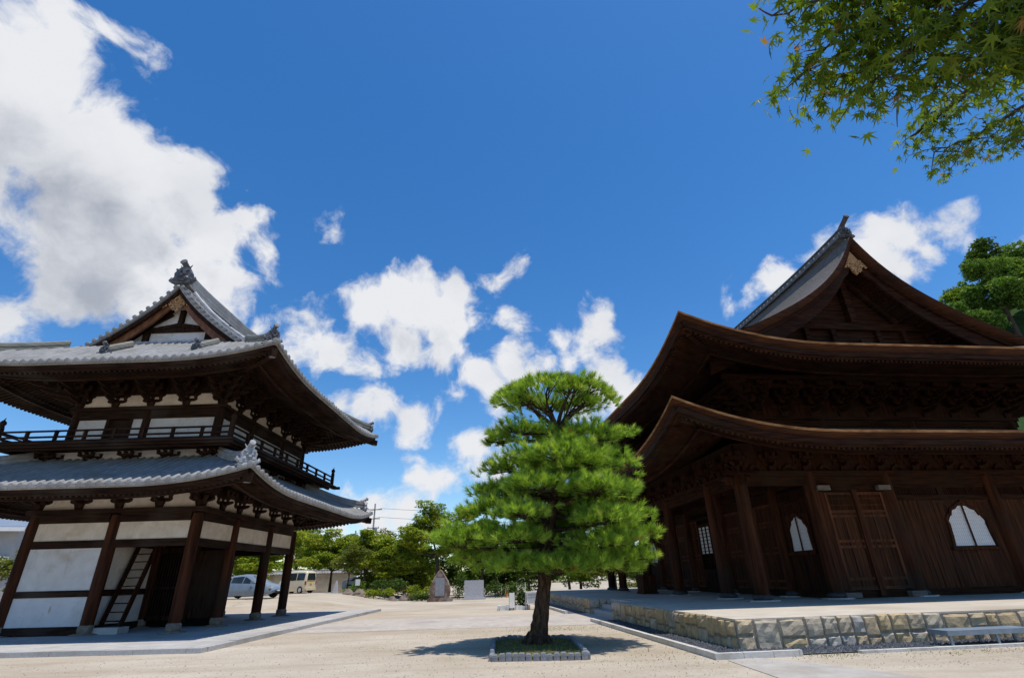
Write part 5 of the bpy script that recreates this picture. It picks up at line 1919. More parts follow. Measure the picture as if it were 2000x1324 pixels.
# ------------------------------------------------------------------ garden pine in the court
PX, PY = 1.23, 15.02
pine = thing('pine_tree', 'clipped garden pine with tiered bright green pads and a leaning trunk in the court', 'tree', (PX, PY, 0))
random.seed(21)
tr = [(0, 0, -.1), (.03, 0, .25), (.13, 0, .75), (.23, .02, 1.3), (.30, .05, 2.0), (.46, .08, 2.9), (.66, .05, 3.8), (.78, .0, 4.6), (.84, -.02, 5.2), (.86, 0, 5.7)]
rr = [.285, .24, .20, .178, .172, .165, .14, .11, .09, .07]
mb = MB()
fine = []
for i in range(len(tr) - 1):
    for k in range(5):
        t = k / 5
        fine.append((Vector(tr[i]).lerp(Vector(tr[i + 1]), t), rr[i] + (rr[i + 1] - rr[i]) * t))
fine.append((Vector(tr[-1]), rr[-1]))
mb.tube([p for p, r in fine], [r for p, r in fine], 18, True, True, .09)
for k in range(7):
    a = k * .9 + .3
    mb.tube([(.26 * math.cos(a) * .6, .26 * math.sin(a) * .6, .30), (.40 * math.cos(a), .40 * math.sin(a), .02), (.55 * math.cos(a), .55 * math.sin(a), -.08)], [.09, .07, .03], 7, True, True, .1)
mb.build('trunk', M['bark'], pine)


def trunk_at(z):
    for (a, b) in zip(tr, tr[1:]):
        if a[2] <= z <= b[2]:
            return Vector(a).lerp(Vector(b), (z - a[2]) / (b[2] - a[2]))
    return Vector(tr[-1])


PADS = [  # world x, y, z, rx, ry, rz
    (.85, 14.75, 5.42, .80, .65, .24), (.25, 14.9, 5.16, .45, .45, .16), (3.25, 14.85, 5.34, .98, .85, .32), (2.3, 15.9, 5.5, .8, .7, .24), (2.35, 14.1, 4.98, .60, .5, .18),
    (2.0, 13.75, 4.45, 1.15, .8, .34), (.80, 14.7, 4.30, .92, .8, .30), (3.40, 14.8, 4.46, 1.0, .9, .34), (2.2, 16.2, 4.5, 1.2, .9, .3), (2.75, 13.9, 4.2, .8, .7, .25),
    (.25, 15.0, 3.80, .80, .8, .28), (3.80, 14.9, 3.78, .72, .8, .30), (1.35, 13.7, 3.75, .85, .65, .28), (2.95, 13.6, 3.62, .85, .7, .30), (1.2, 16.3, 3.7, 1.0, .8, .3), (3.1, 16.2, 3.7, 1.0, .8, .3),
    (.15, 14.7, 3.18, .90, .8, .27), (4.00, 14.9, 3.12, .72, .8, .28), (.85, 13.6, 3.05, .62, .55, .24), (3.0, 13.6, 2.92, .75, .65, .26), (2.0, 16.5, 3.0, 1.2, .8, .3),
    (-.55, 14.6, 2.62, 1.0, .75, .26), (-1.0, 14.5, 2.46, .55, .5, .2), (4.05, 14.8, 2.48, .72, .75, .26), (.55, 14.0, 2.42, .80, .7, .26), (3.2, 13.9, 2.32, .82, .7, .26), (2.0, 16.4, 2.4, 1.3, .8, .28),
    (2.0, 15.9, 2.75, .9, .6, .3), (1.1, 15.7, 3.25, .8, .6, .3), (2.9, 15.7, 3.3, .9, .6, .3), (2.2, 15.8, 2.2, .9, .6, .3),
    (1.15, 14.9, 6.42, .45, .45, .2), (3.1, 14.9, 6.45, .45, .45, .2), (2.1, 15.6, 6.55, .6, .5, .2), (2.5, 14.3, 6.6, .4, .35, .15),
    (-.35, 15.2, 2.10, .8, .7, .24), (.75, 14.1, 1.86, .85, .7, .24), (1.75, 13.9, 1.84, .75, .6, .22), (2.65, 14.1, 1.84, .85, .7, .25), (3.75, 14.6, 1.92, .8, .7, .24), (4.15, 15.3, 1.78, .5, .5, .18), (3.1, 16.0, 1.9, 1.0, .7, .25), (.7, 16.1, 1.95, 1.0, .7, .25),
]
prng = np.random.default_rng(33)
TP, TN = [], []
lm = MB()


def pad_twigs(c, r, root, r0, n=6):
    pts = limb(lm, root, c, r0, r0 * .42, .16, 6)
    for k in range(n):
        a = 2 * math.pi * k / n + random.uniform(-.4, .4)
        e = c + Vector((r[0] * .75 * math.cos(a), r[1] * .75 * math.sin(a), random.uniform(-.02, .10)))
        st = pts[-1].lerp(pts[-2], random.uniform(0, .8))
        q = limb(lm, st, e, r0 * .32, r0 * .12, .22, 4)
        for g in range(2):
            b = a + random.uniform(-.9, .9)
            limb(lm, q[2 + g], e.lerp(c, .35) + Vector((r[0] * .35 * math.cos(b), r[1] * .35 * math.sin(b), .12)), r0 * .16, r0 * .07, .2, 3)


for (x, y, z, rx, ry, rz) in PADS:
    x = 1.78 + (x - 1.78) * (.87 if x > 1.78 else .95)
    c = Vector((x - PX + random.uniform(-.10, .10), y - PY, z + random.uniform(-.09, .09)))
    zt = min(5.6, max(1.5, z - .05 + random.uniform(-.15, .1)))
    pad_twigs(c + Vector((0, 0, -rz * .3)), (rx, ry, rz), trunk_at(zt), .075)
    rx, ry, rz = rx * 1.0, ry * 1.05, rz * 1.3
    n = int(205 * (rx * ry + .6 * (rx + ry) * rz))
    d = prng.normal(size=(n, 3)); d[:, 2] = np.abs(d[:, 2]) * .9 - .22
    d /= np.linalg.norm(d, axis=1)[:, None]
    rad = np.where(prng.random(n) < .14, prng.uniform(1.02, 1.22, n), prng.uniform(.5, 1.05, n))
    ang = np.arctan2(d[:, 1], d[:, 0])
    lump = 1 + .17 * np.sin(ang * 4 + x * 3) + .12 * np.sin(ang * 9 + y) + .05 * np.sin(ang * 17)
    P = np.array(c) + d * np.array([rx, ry, rz]) * (rad * lump)[:, None]
    nn = d * np.array([1, 1, .7]) + np.array([0, 0, .75]); nn /= np.linalg.norm(nn, axis=1)[:, None]
    TP.append(P); TN.append(nn)
# the umbrella-shaped top on radiating limbs
cz = Vector((2.12 - PX, 0, 6.42))
fork = Vector(tr[-1])
for k in range(9):
    a = 2 * math.pi * k / 9 + .2
    e = cz + Vector((1.15 * math.cos(a), .95 * math.sin(a), .22))
    q = limb(lm, fork + Vector((0, 0, random.uniform(-.35, .0))), e, .040, .020, .34, 7)
    for g in range(6):
        b = a + random.uniform(-.75, .75); f_ = random.uniform(.75, 1.08)
        e2 = cz + Vector((1.62 * f_ * math.cos(b), 1.3 * f_ * math.sin(b), .62 * math.sqrt(max(0, 1.15 - f_ * f_)) + .02))
        w = limb(lm, q[random.randint(2, 6)], e2, .017, .007, .38, 6)
        for h_ in range(2):
            limb(lm, w[random.randint(2, 4)], e2 + Vector((random.uniform(-.3, .3), random.uniform(-.3, .3), random.uniform(.0, .14))), .010, .005, .2, 3)
n = 560
d = prng.normal(size=(n, 3)); d[:, 2] = np.abs(d[:, 2]); d /= np.linalg.norm(d, axis=1)[:, None]
ang = np.arctan2(d[:, 1], d[:, 0])
lump = 1 + .07 * np.sin(ang * 6 + 1) + .05 * np.sin(ang * 11)
P = np.array(cz) + d * np.array([1.78, 1.5, .72]) * (lump * prng.uniform(.92, 1.06, n))[:, None]
TP.append(P)
nn = d * np.array([1, 1, .8]) + np.array([0, 0, .5]); TN.append(nn / np.linalg.norm(nn, axis=1)[:, None])
TP = np.concatenate(TP); TN = np.concatenate(TN)
nt = len(TP); K_ = 46
base = np.repeat(TP, K_, 0); ax = np.repeat(TN, K_, 0)
dv = ax + prng.normal(size=(nt * K_, 3)) * .46
dv /= np.linalg.norm(dv, axis=1)[:, None]
ln = prng.uniform(.14, .25, nt * K_)[:, None]
st = base + ax * prng.uniform(-.07, .03, nt * K_)[:, None]
sd = np.cross(dv, prng.normal(size=(nt * K_, 3))); sd /= np.linalg.norm(sd, axis=1)[:, None] + 1e-9
V = np.stack([st - sd * .0066, st + sd * .0066, st + dv * ln + np.array([0, 0, -.012])], 1).reshape(-1, 3)
F = np.arange(len(V)).reshape(-1, 3)
tint = np.clip(np.repeat(prng.normal(.48, .24, nt), K_) + prng.normal(0, .14, nt * K_), 0, .97)
tint[np.repeat(prng.random(nt) < .008, K_)] = 1.0
mesh_np('crown', V, F, M['needle'], pine, tint)
lm.build('limb', M['bark_pine_limb'], pine, fix=False)

# stone-edged bed round the pine
bed = thing('tree_bed', 'bed edged with small upright grey stones around the pine trunk', 'planter', (1.1, 14.45, 0))
out = [(-1.05, -1.75), (.98, -1.95), (1.12, 1.2), (.75, 1.75), (-.60, 1.95), (-.98, 1.3)]
first = None
rs_ = random.Random(9)
for i in range(len(out)):
    a, b = Vector((*out[i], 0)), Vector((*out[(i + 1) % len(out)], 0))
    L = (b - a).length; n = max(2, round(L / .15)); ang = math.atan2((b - a).y, (b - a).x)
    for k in range(n):
        p = a.lerp(b, (k + .5) / n)
        if first is None:
            mb = MB()
            mb.cbox((0, 0, .01), (.128, .11, .20)); mb.cbox((0, 0, .128), (.112, .092, .036), 0, 1.14); mb.cbox((0, 0, .152), (.07, .055, .012), 0, 1.5)
            first = mb.build('edging_stone', M['planter_stone'], bed)
            c = first
        else:
            c = copy_part(first, bed)
        c.location = (p.x + rs_.uniform(-.012, .012), p.y + rs_.uniform(-.012, .012), rs_.uniform(-.035, .012))
        c.rotation_euler = (rs_.uniform(-.05, .05), rs_.uniform(-.05, .05), ang + rs_.uniform(-.08, .08))
        c.scale = (L / n / .15, 1, 1)
mb = MB(); mb.prism([(x * .96, y * .96) for x, y in out], lambda a, b, t: (a, b, t), -.1, .07)
mb.build('soil', M['soil'], bed)
V, F = [], []
gx_ = prng.uniform(-.95, .95, 1500); gy_ = prng.uniform(-1.75, 1.75, 1500)
h_ = prng.uniform(.03, .09, 1500); a_ = prng.uniform(0, 6.28, 1500); l_ = prng.normal(0, .04, (1500, 2))
V = np.stack([np.stack([gx_ - .008 * np.cos(a_), gy_ - .008 * np.sin(a_), np.full(1500, .06)], 1), np.stack([gx_ + .008 * np.cos(a_), gy_ + .008 * np.sin(a_), np.full(1500, .06)], 1), np.stack([gx_ + l_[:, 0], gy_ + l_[:, 1], .06 + h_], 1)], 1).reshape(-1, 3)
mesh_np('grass', V, np.arange(4500).reshape(-1, 3), M['leaf_olive'], bed, prng.random(1500), 'stuff')

# sparse weeds on the sand
wn_ = 5200
wx = np.concatenate([prng.normal(0, 1.0, 1500) + 2.3, prng.uniform(-3, 4.4, 900), prng.normal(0, 2.2, 1400) + 11, prng.normal(0, .5, 700) + 7, prng.normal(0, .8, 700) + 3.6])
wy = np.concatenate([prng.normal(0, .5, 1500) + 19.6, prng.uniform(10.5, 20, 900), prng.normal(0, .35, 1400) + 12.0, prng.normal(0, .25, 700) + 12.05, prng.normal(0, 1.2, 700) + 12.8])
ok_ = ~((wx > 4.55) & (wy > 12.25 + .065 * (wx - 5))) & (wy > 9.5)
wx, wy = wx[ok_], wy[ok_]; wn_ = len(wx)
keep_ = prng.random(wn_) < .45; wx, wy = wx[keep_], wy[keep_]; wn_ = len(wx)
hh_ = prng.uniform(.010, .032, wn_); aa_ = prng.uniform(0, 6.28, wn_); ll_ = prng.normal(0, .02, (wn_, 2))
V = np.stack([np.stack([wx - .012 * np.cos(aa_), wy - .012 * np.sin(aa_), np.full(wn_, -.01)], 1), np.stack([wx + .012 * np.cos(aa_), wy + .012 * np.sin(aa_), np.full(wn_, -.01)], 1), np.stack([wx + ll_[:, 0], wy + ll_[:, 1], hh_], 1)], 1).reshape(-1, 3)
w_ = mesh_np('weeds', V, np.arange(wn_ * 3).reshape(-1, 3), M['leaf_olive'], None, prng.random(wn_), 'stuff')
tag(w_, 'short sparse weeds scattered over the pale sand', 'weeds')

# pebbles and dry leaves lying on the sand
pn_ = 5200
px_ = prng.uniform(-12, 15, pn_); py_ = 10.2 + prng.random(pn_) ** 1.6 * 12
ok_ = ~((px_ > 4.5) & (py_ > 12.2 + .065 * (px_ - 5))) & ~((px_ < -6.9) & (py_ > 15.4 - .065 * (px_ + 11)))
px_, py_ = px_[ok_], py_[ok_]; pn_ = len(px_)
ps_ = prng.uniform(.008, .024, pn_); pa_ = prng.uniform(0, 6.28, pn_)
V = np.stack([np.stack([px_ + ps_ * np.cos(pa_ + q), py_ + ps_ * np.sin(pa_ + q), np.full(pn_, -.002)], 1) for q in (0, 2.1, 4.2)] + [np.stack([px_, py_, ps_ * .8], 1)], 1).reshape(-1, 3)
b_ = np.arange(pn_)[:, None] * 4
F = np.concatenate([b_ + np.array([[0, 1, 3]]), b_ + np.array([[1, 2, 3]]), b_ + np.array([[2, 0, 3]])], 0)
pe = mesh_np('pebbles', V, F, M['pebble'], None, None, 'stuff')
tag(pe, 'small loose pebbles scattered over the pale sand', 'pebbles')

# ------------------------------------------------------------------ maple whose branches reach over the camera
mp = thing('maple_tree', 'overhanging maple with star-shaped leaves reaching in from the upper right', 'tree', (3.7, -.35, 0))
random.seed(5)
mrng = np.random.default_rng(8)
O = Vector((3.7, -.35, 0))
mb = MB()
mb.tube([(0, 0, -.1), (.05, .02, .8), (-.05, .05, 1.7), (-.2, .12, 2.6)], [.17, .14, .125, .11], 10, True, True, .06)
mb.build('trunk', M['bark_tree'], mp)
bm_ = MB()
SPR = []   # leaf anchors


def mbranch(pts, r0, r1, spread, n, drop, every=1):
    pts = [Vector(p) - O for p in pts]
    fine = []
    for a, b in zip(pts, pts[1:]):
        for k in range(6):
            fine.append(a.lerp(b, k / 6) + Vector([random.uniform(-.012, .012) for _ in range(3)]))
    fine.append(pts[-1])
    m = len(fine)
    bm_.tube(fine, [r0 + (r1 - r0) * i / (m - 1) for i in range(m)], 6)
    for k in range(n):
        i = random.randint(max(0, m - 20), m - 1)
        a = random.uniform(0, 6.28)
        e = fine[i] + Vector((math.cos(a) * spread * random.uniform(.3, 1), math.sin(a) * spread * random.uniform(.3, 1), -random.uniform(0, drop)))
        q = limb(bm_, fine[i], e, .0035, .0012, .15, 4)
        for p in q[1:]:
            for g in range(3):
                SPR.append(p + Vector([random.uniform(-.085, .085), random.uniform(-.085, .085), random.uniform(-.06, .03)]))


F0 = (3.5, -.23, 2.6)
mbranch([F0, (2.5, .4, 3.05), (1.9, .75, 3.32), (1.45, .95, 3.44), (1.12, 1.08, 3.46)], .05, .006, .16, 26, .12)
mbranch([(1.9, .75, 3.30), (1.62, 1.0, 3.22), (1.38, 1.18, 3.22), (1.2, 1.26, 3.24)], .014, .004, .14, 26, .10)
mbranch([(2.1, .65, 3.22), (1.85, .95, 3.10), (1.6, 1.12, 3.10), (1.45, 1.2, 3.12)], .014, .004, .14, 26, .09)
mbranch([(2.3, .5, 3.16), (1.95, .8, 3.12), (1.75, .95, 3.09), (1.62, 1.04, 3.08)], .014, .004, .13, 24, .06)
mbranch([(1.9, .75, 3.36), (1.6, .82, 3.42), (1.4, .9, 3.4)], .012, .004, .15, 24, .1)
mbranch([(2.2, .55, 3.2), (1.85, .72, 3.2), (1.68, .84, 3.2)], .012, .004, .16, 28, .1)
mbranch([(1.7, .85, 3.36), (1.45, 1.0, 3.30), (1.2, 1.15, 3.27)], .01, .003, .13, 26, .09)
mbranch([(1.75, .8, 3.3), (1.5, 1.0, 3.2), (1.3, 1.2, 3.12)], .01, .003, .13, 26, .08)
mbranch([(1.9, .75, 3.2), (1.7, .95, 3.1), (1.5, 1.06, 3.08)], .01, .003, .13, 26, .08)
mbranch([(2.0, .7, 3.25), (1.75, .85, 3.15), (1.55, .96, 3.12)], .01, .003, .15, 26, .08)
mbranch([(1.45, .95, 3.44), (1.25, 1.02, 3.41), (1.0, 1.1, 3.36)], .008, .003, .12, 22, .10)
mbranch([(1.5, .95, 3.35), (1.3, 1.08, 3.26), (1.12, 1.22, 3.20)], .008, .003, .12, 24, .08)
nleafA = len(SPR)
mbranch([F0, (3.3, .7, 3.5), (3.1, 1.4, 3.95), (2.85, 1.85, 4.08), (2.66, 2.05, 4.02), (2.52, 2.14, 3.92)], .05, .006, .2, 28, .14)
mbranch([(3.15, 1.3, 3.85), (2.95, 1.8, 3.86), (2.78, 2.0, 3.80), (2.62, 2.14, 3.80)], .014, .004, .2, 34, .10)
mbranch([(3.15, 1.3, 3.80), (3.0, 1.75, 3.72), (2.86, 1.95, 3.70)], .014, .004, .2, 34, .07)
mbranch([(3.2, 1.1, 3.75), (3.05, 1.55, 3.85), (2.95, 1.7, 3.95)], .014, .004, .2, 28, .1)
bm_.build('branch', M['bark_tree'], mp, fix=False)
# seven-lobed leaf
star = []
for ang, ln_ in ((-128, .42), (-84, .72), (-40, .93), (0, 1.0), (40, .93), (84, .72), (128, .42)):
    star.append((math.radians(ang), ln_))
out_ = [(math.radians(180), .10)]
for i, (a, l) in enumerate(star):
    out_.append((a - .16, l * .50)); out_.append((a, l)); out_.append((a + .16, l * .50))
    if i < len(star) - 1:
        out_.append(((a + star[i + 1][0]) / 2, .27))
base_ = np.array([(0, 0, 0)] + [(l * math.cos(a), l * math.sin(a), -.30 * l * l) for a, l in out_])
m_ = len(out_)
tri_ = np.array([(0, 1 + i, 1 + (i + 1) % m_) for i in range(m_)])
A_ = np.array([tuple(p) for p in SPR]); n_ = len(A_)
yaw_ = mrng.uniform(0, 6.28, n_); tl_ = mrng.normal(.55, .35, n_); ro_ = mrng.normal(0, .45, n_)
sz_ = mrng.uniform(.029, .046, n_)
cy_, sy2 = np.cos(yaw_), np.sin(yaw_)
ct_, st2 = np.cos(tl_), np.sin(tl_)
cr_, sr2 = np.cos(ro_), np.sin(ro_)
Rz = np.zeros((n_, 3, 3)); Rz[:, 0, 0] = cy_; Rz[:, 0, 1] = -sy2; Rz[:, 1, 0] = sy2; Rz[:, 1, 1] = cy_; Rz[:, 2, 2] = 1
Ry = np.zeros((n_, 3, 3)); Ry[:, 0, 0] = ct_; Ry[:, 0, 2] = st2; Ry[:, 2, 0] = -st2; Ry[:, 2, 2] = ct_; Ry[:, 1, 1] = 1
Rx = np.zeros((n_, 3, 3)); Rx[:, 1, 1] = cr_; Rx[:, 1, 2] = -sr2; Rx[:, 2, 1] = sr2; Rx[:, 2, 2] = cr_; Rx[:, 0, 0] = 1
RR = Rz @ Ry @ Rx
V = np.einsum('nij,kj->nki', RR, base_) * sz_[:, None, None] + A_[:, None, :]
F = (np.arange(n_)[:, None, None] * len(base_) + tri_[None]).reshape(-1, 3)
tt = np.clip(mrng.normal(.42, .22, n_) + (mrng.random(n_) > .985) * .6, 0, 1)
mesh_np('leaves', V.reshape(-1, 3), F, M['maple_leaf'], mp, np.repeat(tt, m_))
# winged seeds among the leaves
sm_ = MB()
for k in range(60):
    p = SPR[random.randint(0, n_ - 1)]
    a = random.uniform(0, 6.28); dx, dy = math.cos(a) * .02, math.sin(a) * .02
    sm_.add([p, p + Vector((dx, dy, -.006)), p + Vector((dx * 1.1, dy * 1.1, -.018)), p + Vector((dx * .4, dy * .4, -.012))], [(0, 1, 2, 3)])
    sm_.add([p, p + Vector((-dx * .6, -dy * .6, -.016)), p + Vector((-dx * .5, -dy * .5, -.024)), p + Vector((-dx * .2, -dy * .2, -.012))], [(0, 1, 2, 3)])
M['seed'] = noise_mat('seed', (.30, .12, .08), (.42, .24, .14), 20)
sm_.build('winged_seed', M['seed'], mp, 'stuff', fix=False)

# ------------------------------------------------------------------ trees behind the court
TG = 'trees beyond the court'


def tr_(name, label, x, y, h, crown, lm_, seed, size=.19, dens=1.0, r=.13, group=TG, fork=.3, sub=9, cat='tree'):
    return tree(name, label, (x, y, gz(x, y)), h, crown, lm_, size, dens, r, group, seed, fork, sub=sub, cat=cat)


tr_('maple_tree', 'yellow-green maple nearest behind the far gate pillars, beside the silver car', -19.8, 49, 6, [(-1.5, 0, 3.6, 2.2, 2, 1.5), (1.2, .3, 3.7, 2.2, 2, 1.5), (0, 0, 4.6, 2.0, 1.8, 1.2), (-2.6, 0, 2.6, 1.3, 1.3, .8), (.4, -.8, 2.2, 2.2, 1.4, .9)], 'leaf_yellowgreen', 41)
tr_('maple_tree', 'broad yellow-green maple above the cream van', -16.2, 58.5, 6.4, [(-2.2, 0, 3.9, 2.2, 2, 1.5), (.4, 0, 4.6, 2.2, 2, 1.5), (2.2, -.4, 3.6, 2.0, 2, 1.3), (-.8, -1, 3.0, 2.2, 1.6, 1.0), (2.0, -.8, 2.6, 1.5, 1.2, .8)], 'leaf_yellowgreen', 42)
tr_('maple_tree', 'green maple in front of the plaster wall right of the cream van', -12.3, 57, 6.2, [(-1.2, 0, 3.8, 1.9, 1.8, 1.4), (1.3, 0, 3.9, 1.9, 1.8, 1.4), (0, 0, 4.8, 1.6, 1.6, 1.0), (.9, -.8, 2.5, 1.8, 1.3, .9)], 'leaf_yellowgreen', 43)
tr_('broadleaf_tree', 'olive tree with reddish leaf tips in the middle of the far tree row', -9.4, 55, 5.8, [(-1.6, 0, 3.3, 1.9, 1.8, 1.4), (1.3, 0, 3.5, 2.0, 1.8, 1.4), (0, -.6, 4.3, 1.6, 1.6, 1.0), (.2, -1.0, 2.3, 2.2, 1.3, 1.0)], 'leaf_yellowgreen', 44)
tr_('broadleaf_tree', 'tall dark olive tree rising above the pointed stone monument', -4.9, 54, 9.2, [(-1.9, 0, 5.6, 2.0, 2, 1.9), (.8, 0, 6.0, 2.2, 2, 2.0), (-.8, 0, 7.6, 1.7, 1.6, 1.1), (2.3, 0, 7.2, 1.4, 1.3, 1.1), (-2.6, -.4, 3.9, 1.5, 1.4, 1.1), (1.5, -.3, 4.0, 2.0, 1.6, 1.2)], 'leaf_yellowgreen', 45, .2, .8, .2, fork=.4)
tr_('broadleaf_tree', 'dark tree with thin open top left of the tall olive tree', -6.9, 57.5, 7.4, [(-1.0, 0, 5.0, 1.6, 1.5, 1.4), (.8, 0, 5.8, 1.5, 1.4, 1.2), (.2, 0, 3.8, 1.9, 1.6, 1.2)], 'leaf_green', 46, .2, .75, .16, fork=.4)
tr_('broadleaf_tree', 'dense dark tree behind the flat stone slab', -.6, 55, 7.2, [(-1.2, 0, 4.6, 2.0, 1.8, 1.6), (1.4, 0, 4.5, 2.0, 1.8, 1.6), (.2, 0, 6.0, 1.7, 1.6, 1.1), (.5, -.6, 3.0, 2.4, 1.5, 1.1)], 'leaf_green', 47)
tr_('broadleaf_tree', 'green tree hidden mostly behind the garden pine', 4.0, 57, 6.4, [(-1.6, 0, 3.8, 2.0, 1.8, 1.5), (1.3, 0, 4.0, 2.2, 1.8, 1.6), (.3, -.5, 2.6, 2.2, 1.4, 1.0)], 'leaf_green', 48)
tr_('broadleaf_tree', 'dark tree between the garden pine and the hall terrace', 8.6, 60, 6.0, [(-1.8, 0, 3.5, 2.0, 1.8, 1.4), (1.4, 0, 3.9, 2.2, 1.8, 1.5), (0, -.5, 2.3, 2.4, 1.4, 1.0)], 'leaf_green', 49)
tr_('broadleaf_tree', 'low yellowish tree at the far end of the hall terrace', 14.0, 62, 5.0, [(-1.4, 0, 2.6, 2.0, 1.6, 1.3), (1.6, 0, 2.8, 2.2, 1.8, 1.4)], 'leaf_olive', 50)
tr_('broadleaf_tree', 'grey-brown thin-leaved tree under the utility pole', -15.2, 71, 7.4, [(-1.5, 0, 5.2, 2.0, 1.8, 1.5), (1.5, 0, 5.4, 2.0, 1.8, 1.5), (4.0, 0, 5.0, 1.8, 1.8, 1.5)], 'leaf_olive', 51, .22, .7)
tr_('broadleaf_tree', 'bright green tree far behind the gate roof corner', -22.5, 66, 7.6, [(-1.8, 0, 5.0, 2.3, 2, 1.7), (1.6, 0, 5.2, 2.3, 2, 1.7), (0, 0, 6.3, 1.9, 1.8, 1.1)], 'leaf_green', 52, .22)
tr_('young_tree', 'slender young tree with thin leaning stem beside the small stone marker', -13.1, 53.0, 4.6, [(-.3, 0, 2.8, 1.1, 1.0, .9), (.7, 0, 3.4, 1.1, 1.0, .8), (.2, -.2, 1.8, .7, .6, .4)], 'leaf_olive', 53, .16, .6, .07, group=None)
tr_('garden_tree', 'small garden tree with pale leaves beside the grey house', -24.2, 30, 4.2, [(-.6, 0, 2.6, 1.0, .9, .8), (.6, 0, 2.2, .9, .8, .7), (.2, 0, 3.3, .8, .8, .6)], 'leaf_olive', 54, .14, .55, .06, group=None)
tr_('garden_tree', 'dark garden conifer reaching past the grey house eave', -21.8, 25, 5.0, [(-.9, 0, 1.4, .9, .8, .6), (-.6, 0, 2.4, .6, .6, .5), (-1.2, .2, 3.4, .6, .6, .5)], 'leaf_dark', 55, .13, .8, .08, group=None)

for i, (x, y, h, lb, lf) in enumerate((
        (-11.2, 59.0, 5.2, 'full low green tree between the white car and the dark rounded shrub', 'leaf_yellowgreen'), (-7.6, 57.0, 5.0, 'full low yellow-green tree behind the dark rounded shrub', 'leaf_yellowgreen'), (-14.6, 66, 6.2, 'full green tree rising behind the coping of the plaster wall', 'leaf_green'), (-25.5, 60, 6.4, 'full yellow-green tree seen through the middle bay of the gate', 'leaf_yellowgreen'),
        (-8.5, 63, 5.0, 'dense dark tree backing the dark rounded shrub', 'leaf_dark'), (-5.2, 61, 5.4, 'dense dark tree backing the pointed monument', 'leaf_dark'),
        (-2.0, 62, 5.6, 'dense green tree far behind the flat stone slab', 'leaf_green'), (1.6, 61, 5.2, 'dense dark tree behind the orange post', 'leaf_dark'),
        (5.6, 63, 5.4, 'dense dark tree seen low between pine trunk and hall terrace', 'leaf_dark'), (10.6, 65, 5.6, 'dense green tree at the far end of the terrace walk', 'leaf_green'), (17.5, 66, 6, 'dark tree hidden behind the hall gallery pillars', 'leaf_dark'))):
    tr_('broadleaf_tree', lb, x, y, h, [(-1.2, 0, h * .3, 1.7, 1.3, h * .27), (1.2, 0, h * .32, 1.7, 1.3, h * .27), (0, 0, h * .66, 1.6, 1.3, h * .24)], lf, 90 + i, .24, .7, .14)
fw = MB()
rng = np.random.default_rng(3)
cs = [(x, 130 + 20 * math.sin(x * .05), 2.5) for x in range(-170, 60, 5)]
V, F, T = leaf_cloud(cs, [(5, 5, rng.uniform(3, 5.5)) for _ in cs], [900] * len(cs), .7, rng)
fo = mesh_np('far_wood', V, F, M['leaf_green'], None, T, 'stuff')
tag(fo, 'far low belt of green woodland along the horizon', 'wood')

# shrubs and low plants in the bed before the trees
SG = 'shrubs in the planted bed'


def shrub(label, x, y, lobes, lm_, seed, size=.13, dens=1.1, name='shrub'):
    rng = np.random.default_rng(seed)
    t = thing(name, label, 'shrub', (x, y, gz(x, y)), 0, SG)
    cs, rs, ns = [], [], []
    mb = MB(); random.seed(seed)
    for (dx, dy, dz, rx, ry, rz) in lobes:
        for i in range(5):
            d = rng.normal(size=3); d /= np.linalg.norm(d)
            cs.append(np.array([dx, dy, dz]) + d * np.array([rx, ry, rz]) * .55)
            r = np.array([rx, ry, rz]) * .5; rs.append(r)
            ns.append(int(dens * 7 * (r[0] * r[1] + r[0] * r[2] + r[1] * r[2]) / size ** 2))
        limb(mb, (dx * .3, dy * .3, -.1), (dx, dy, dz), .03, .012)
    V, F, T = leaf_cloud(cs, rs, ns, size, rng)
    mb.build('stem', M['bark_tree'], t)
    mesh_np('foliage', V, F, M[lm_], t, T)
    return t


shrub('rounded dark green shrub, largest in the planted bed left of the monument', -8.9, 51.0, [(-.8, 0, .9, 1.1, .9, .8), (.7, 0, 1.0, 1.1, .9, .8)], 'leaf_dark', 61)
shrub('light green leafy shrub at the front of the bed beside the dark rounded shrub', -9.9, 49.4, [(0, 0, .5, 1.0, .6, .5), (1.2, 0, .4, .7, .5, .4)], 'leaf_yellowgreen', 62)
shrub('clipped near-black low shrub just left of the pointed monument', -5.75, 47.6, [(-.35, 0, .30, .6, .45, .28), (.4, 0, .32, .6, .45, .28)], 'leaf_dark', 63, .08, 2.0)
shrub('pale green grassy shrub between the clipped shrub and the monument', -5.4, 49.2, [(0, 0, .6, .9, .6, .6), (-1.2, .2, .7, .8, .6, .6)], 'leaf_yellowgreen', 64)
shrub('sprawling green shrub around the small white sign', -11.6, 51.8, [(0, 0, .6, .9, .7, .5), (-1.0, 0, .4, .6, .5, .4)], 'leaf_green', 65)
shrub('dark green shrub filling the gap between monument and stone slab', -2.7, 50.2, [(0, 0, .9, .7, .6, .8), (.3, 0, 1.7, .6, .5, .5)], 'leaf_dark', 66)
shrub('dark green shrub right of the flat stone slab', .6, 51.5, [(0, 0, .8, 1.0, .7, .8), (1.4, .3, .7, .9, .7, .7)], 'leaf_dark', 67)
shrub('yellow-flowering shrub behind the orange post', 1.9, 54.5, [(0, 0, .7, .8, .6, .7)], 'leaf_yellowgreen', 68)
shrub('dry golden shrub at the far edge of the hall terrace', 13.6, 56.0, [(0, 0, .6, 1.0, .7, .6), (1.2, 0, .5, .9, .6, .5)], 'leaf_olive', 69)
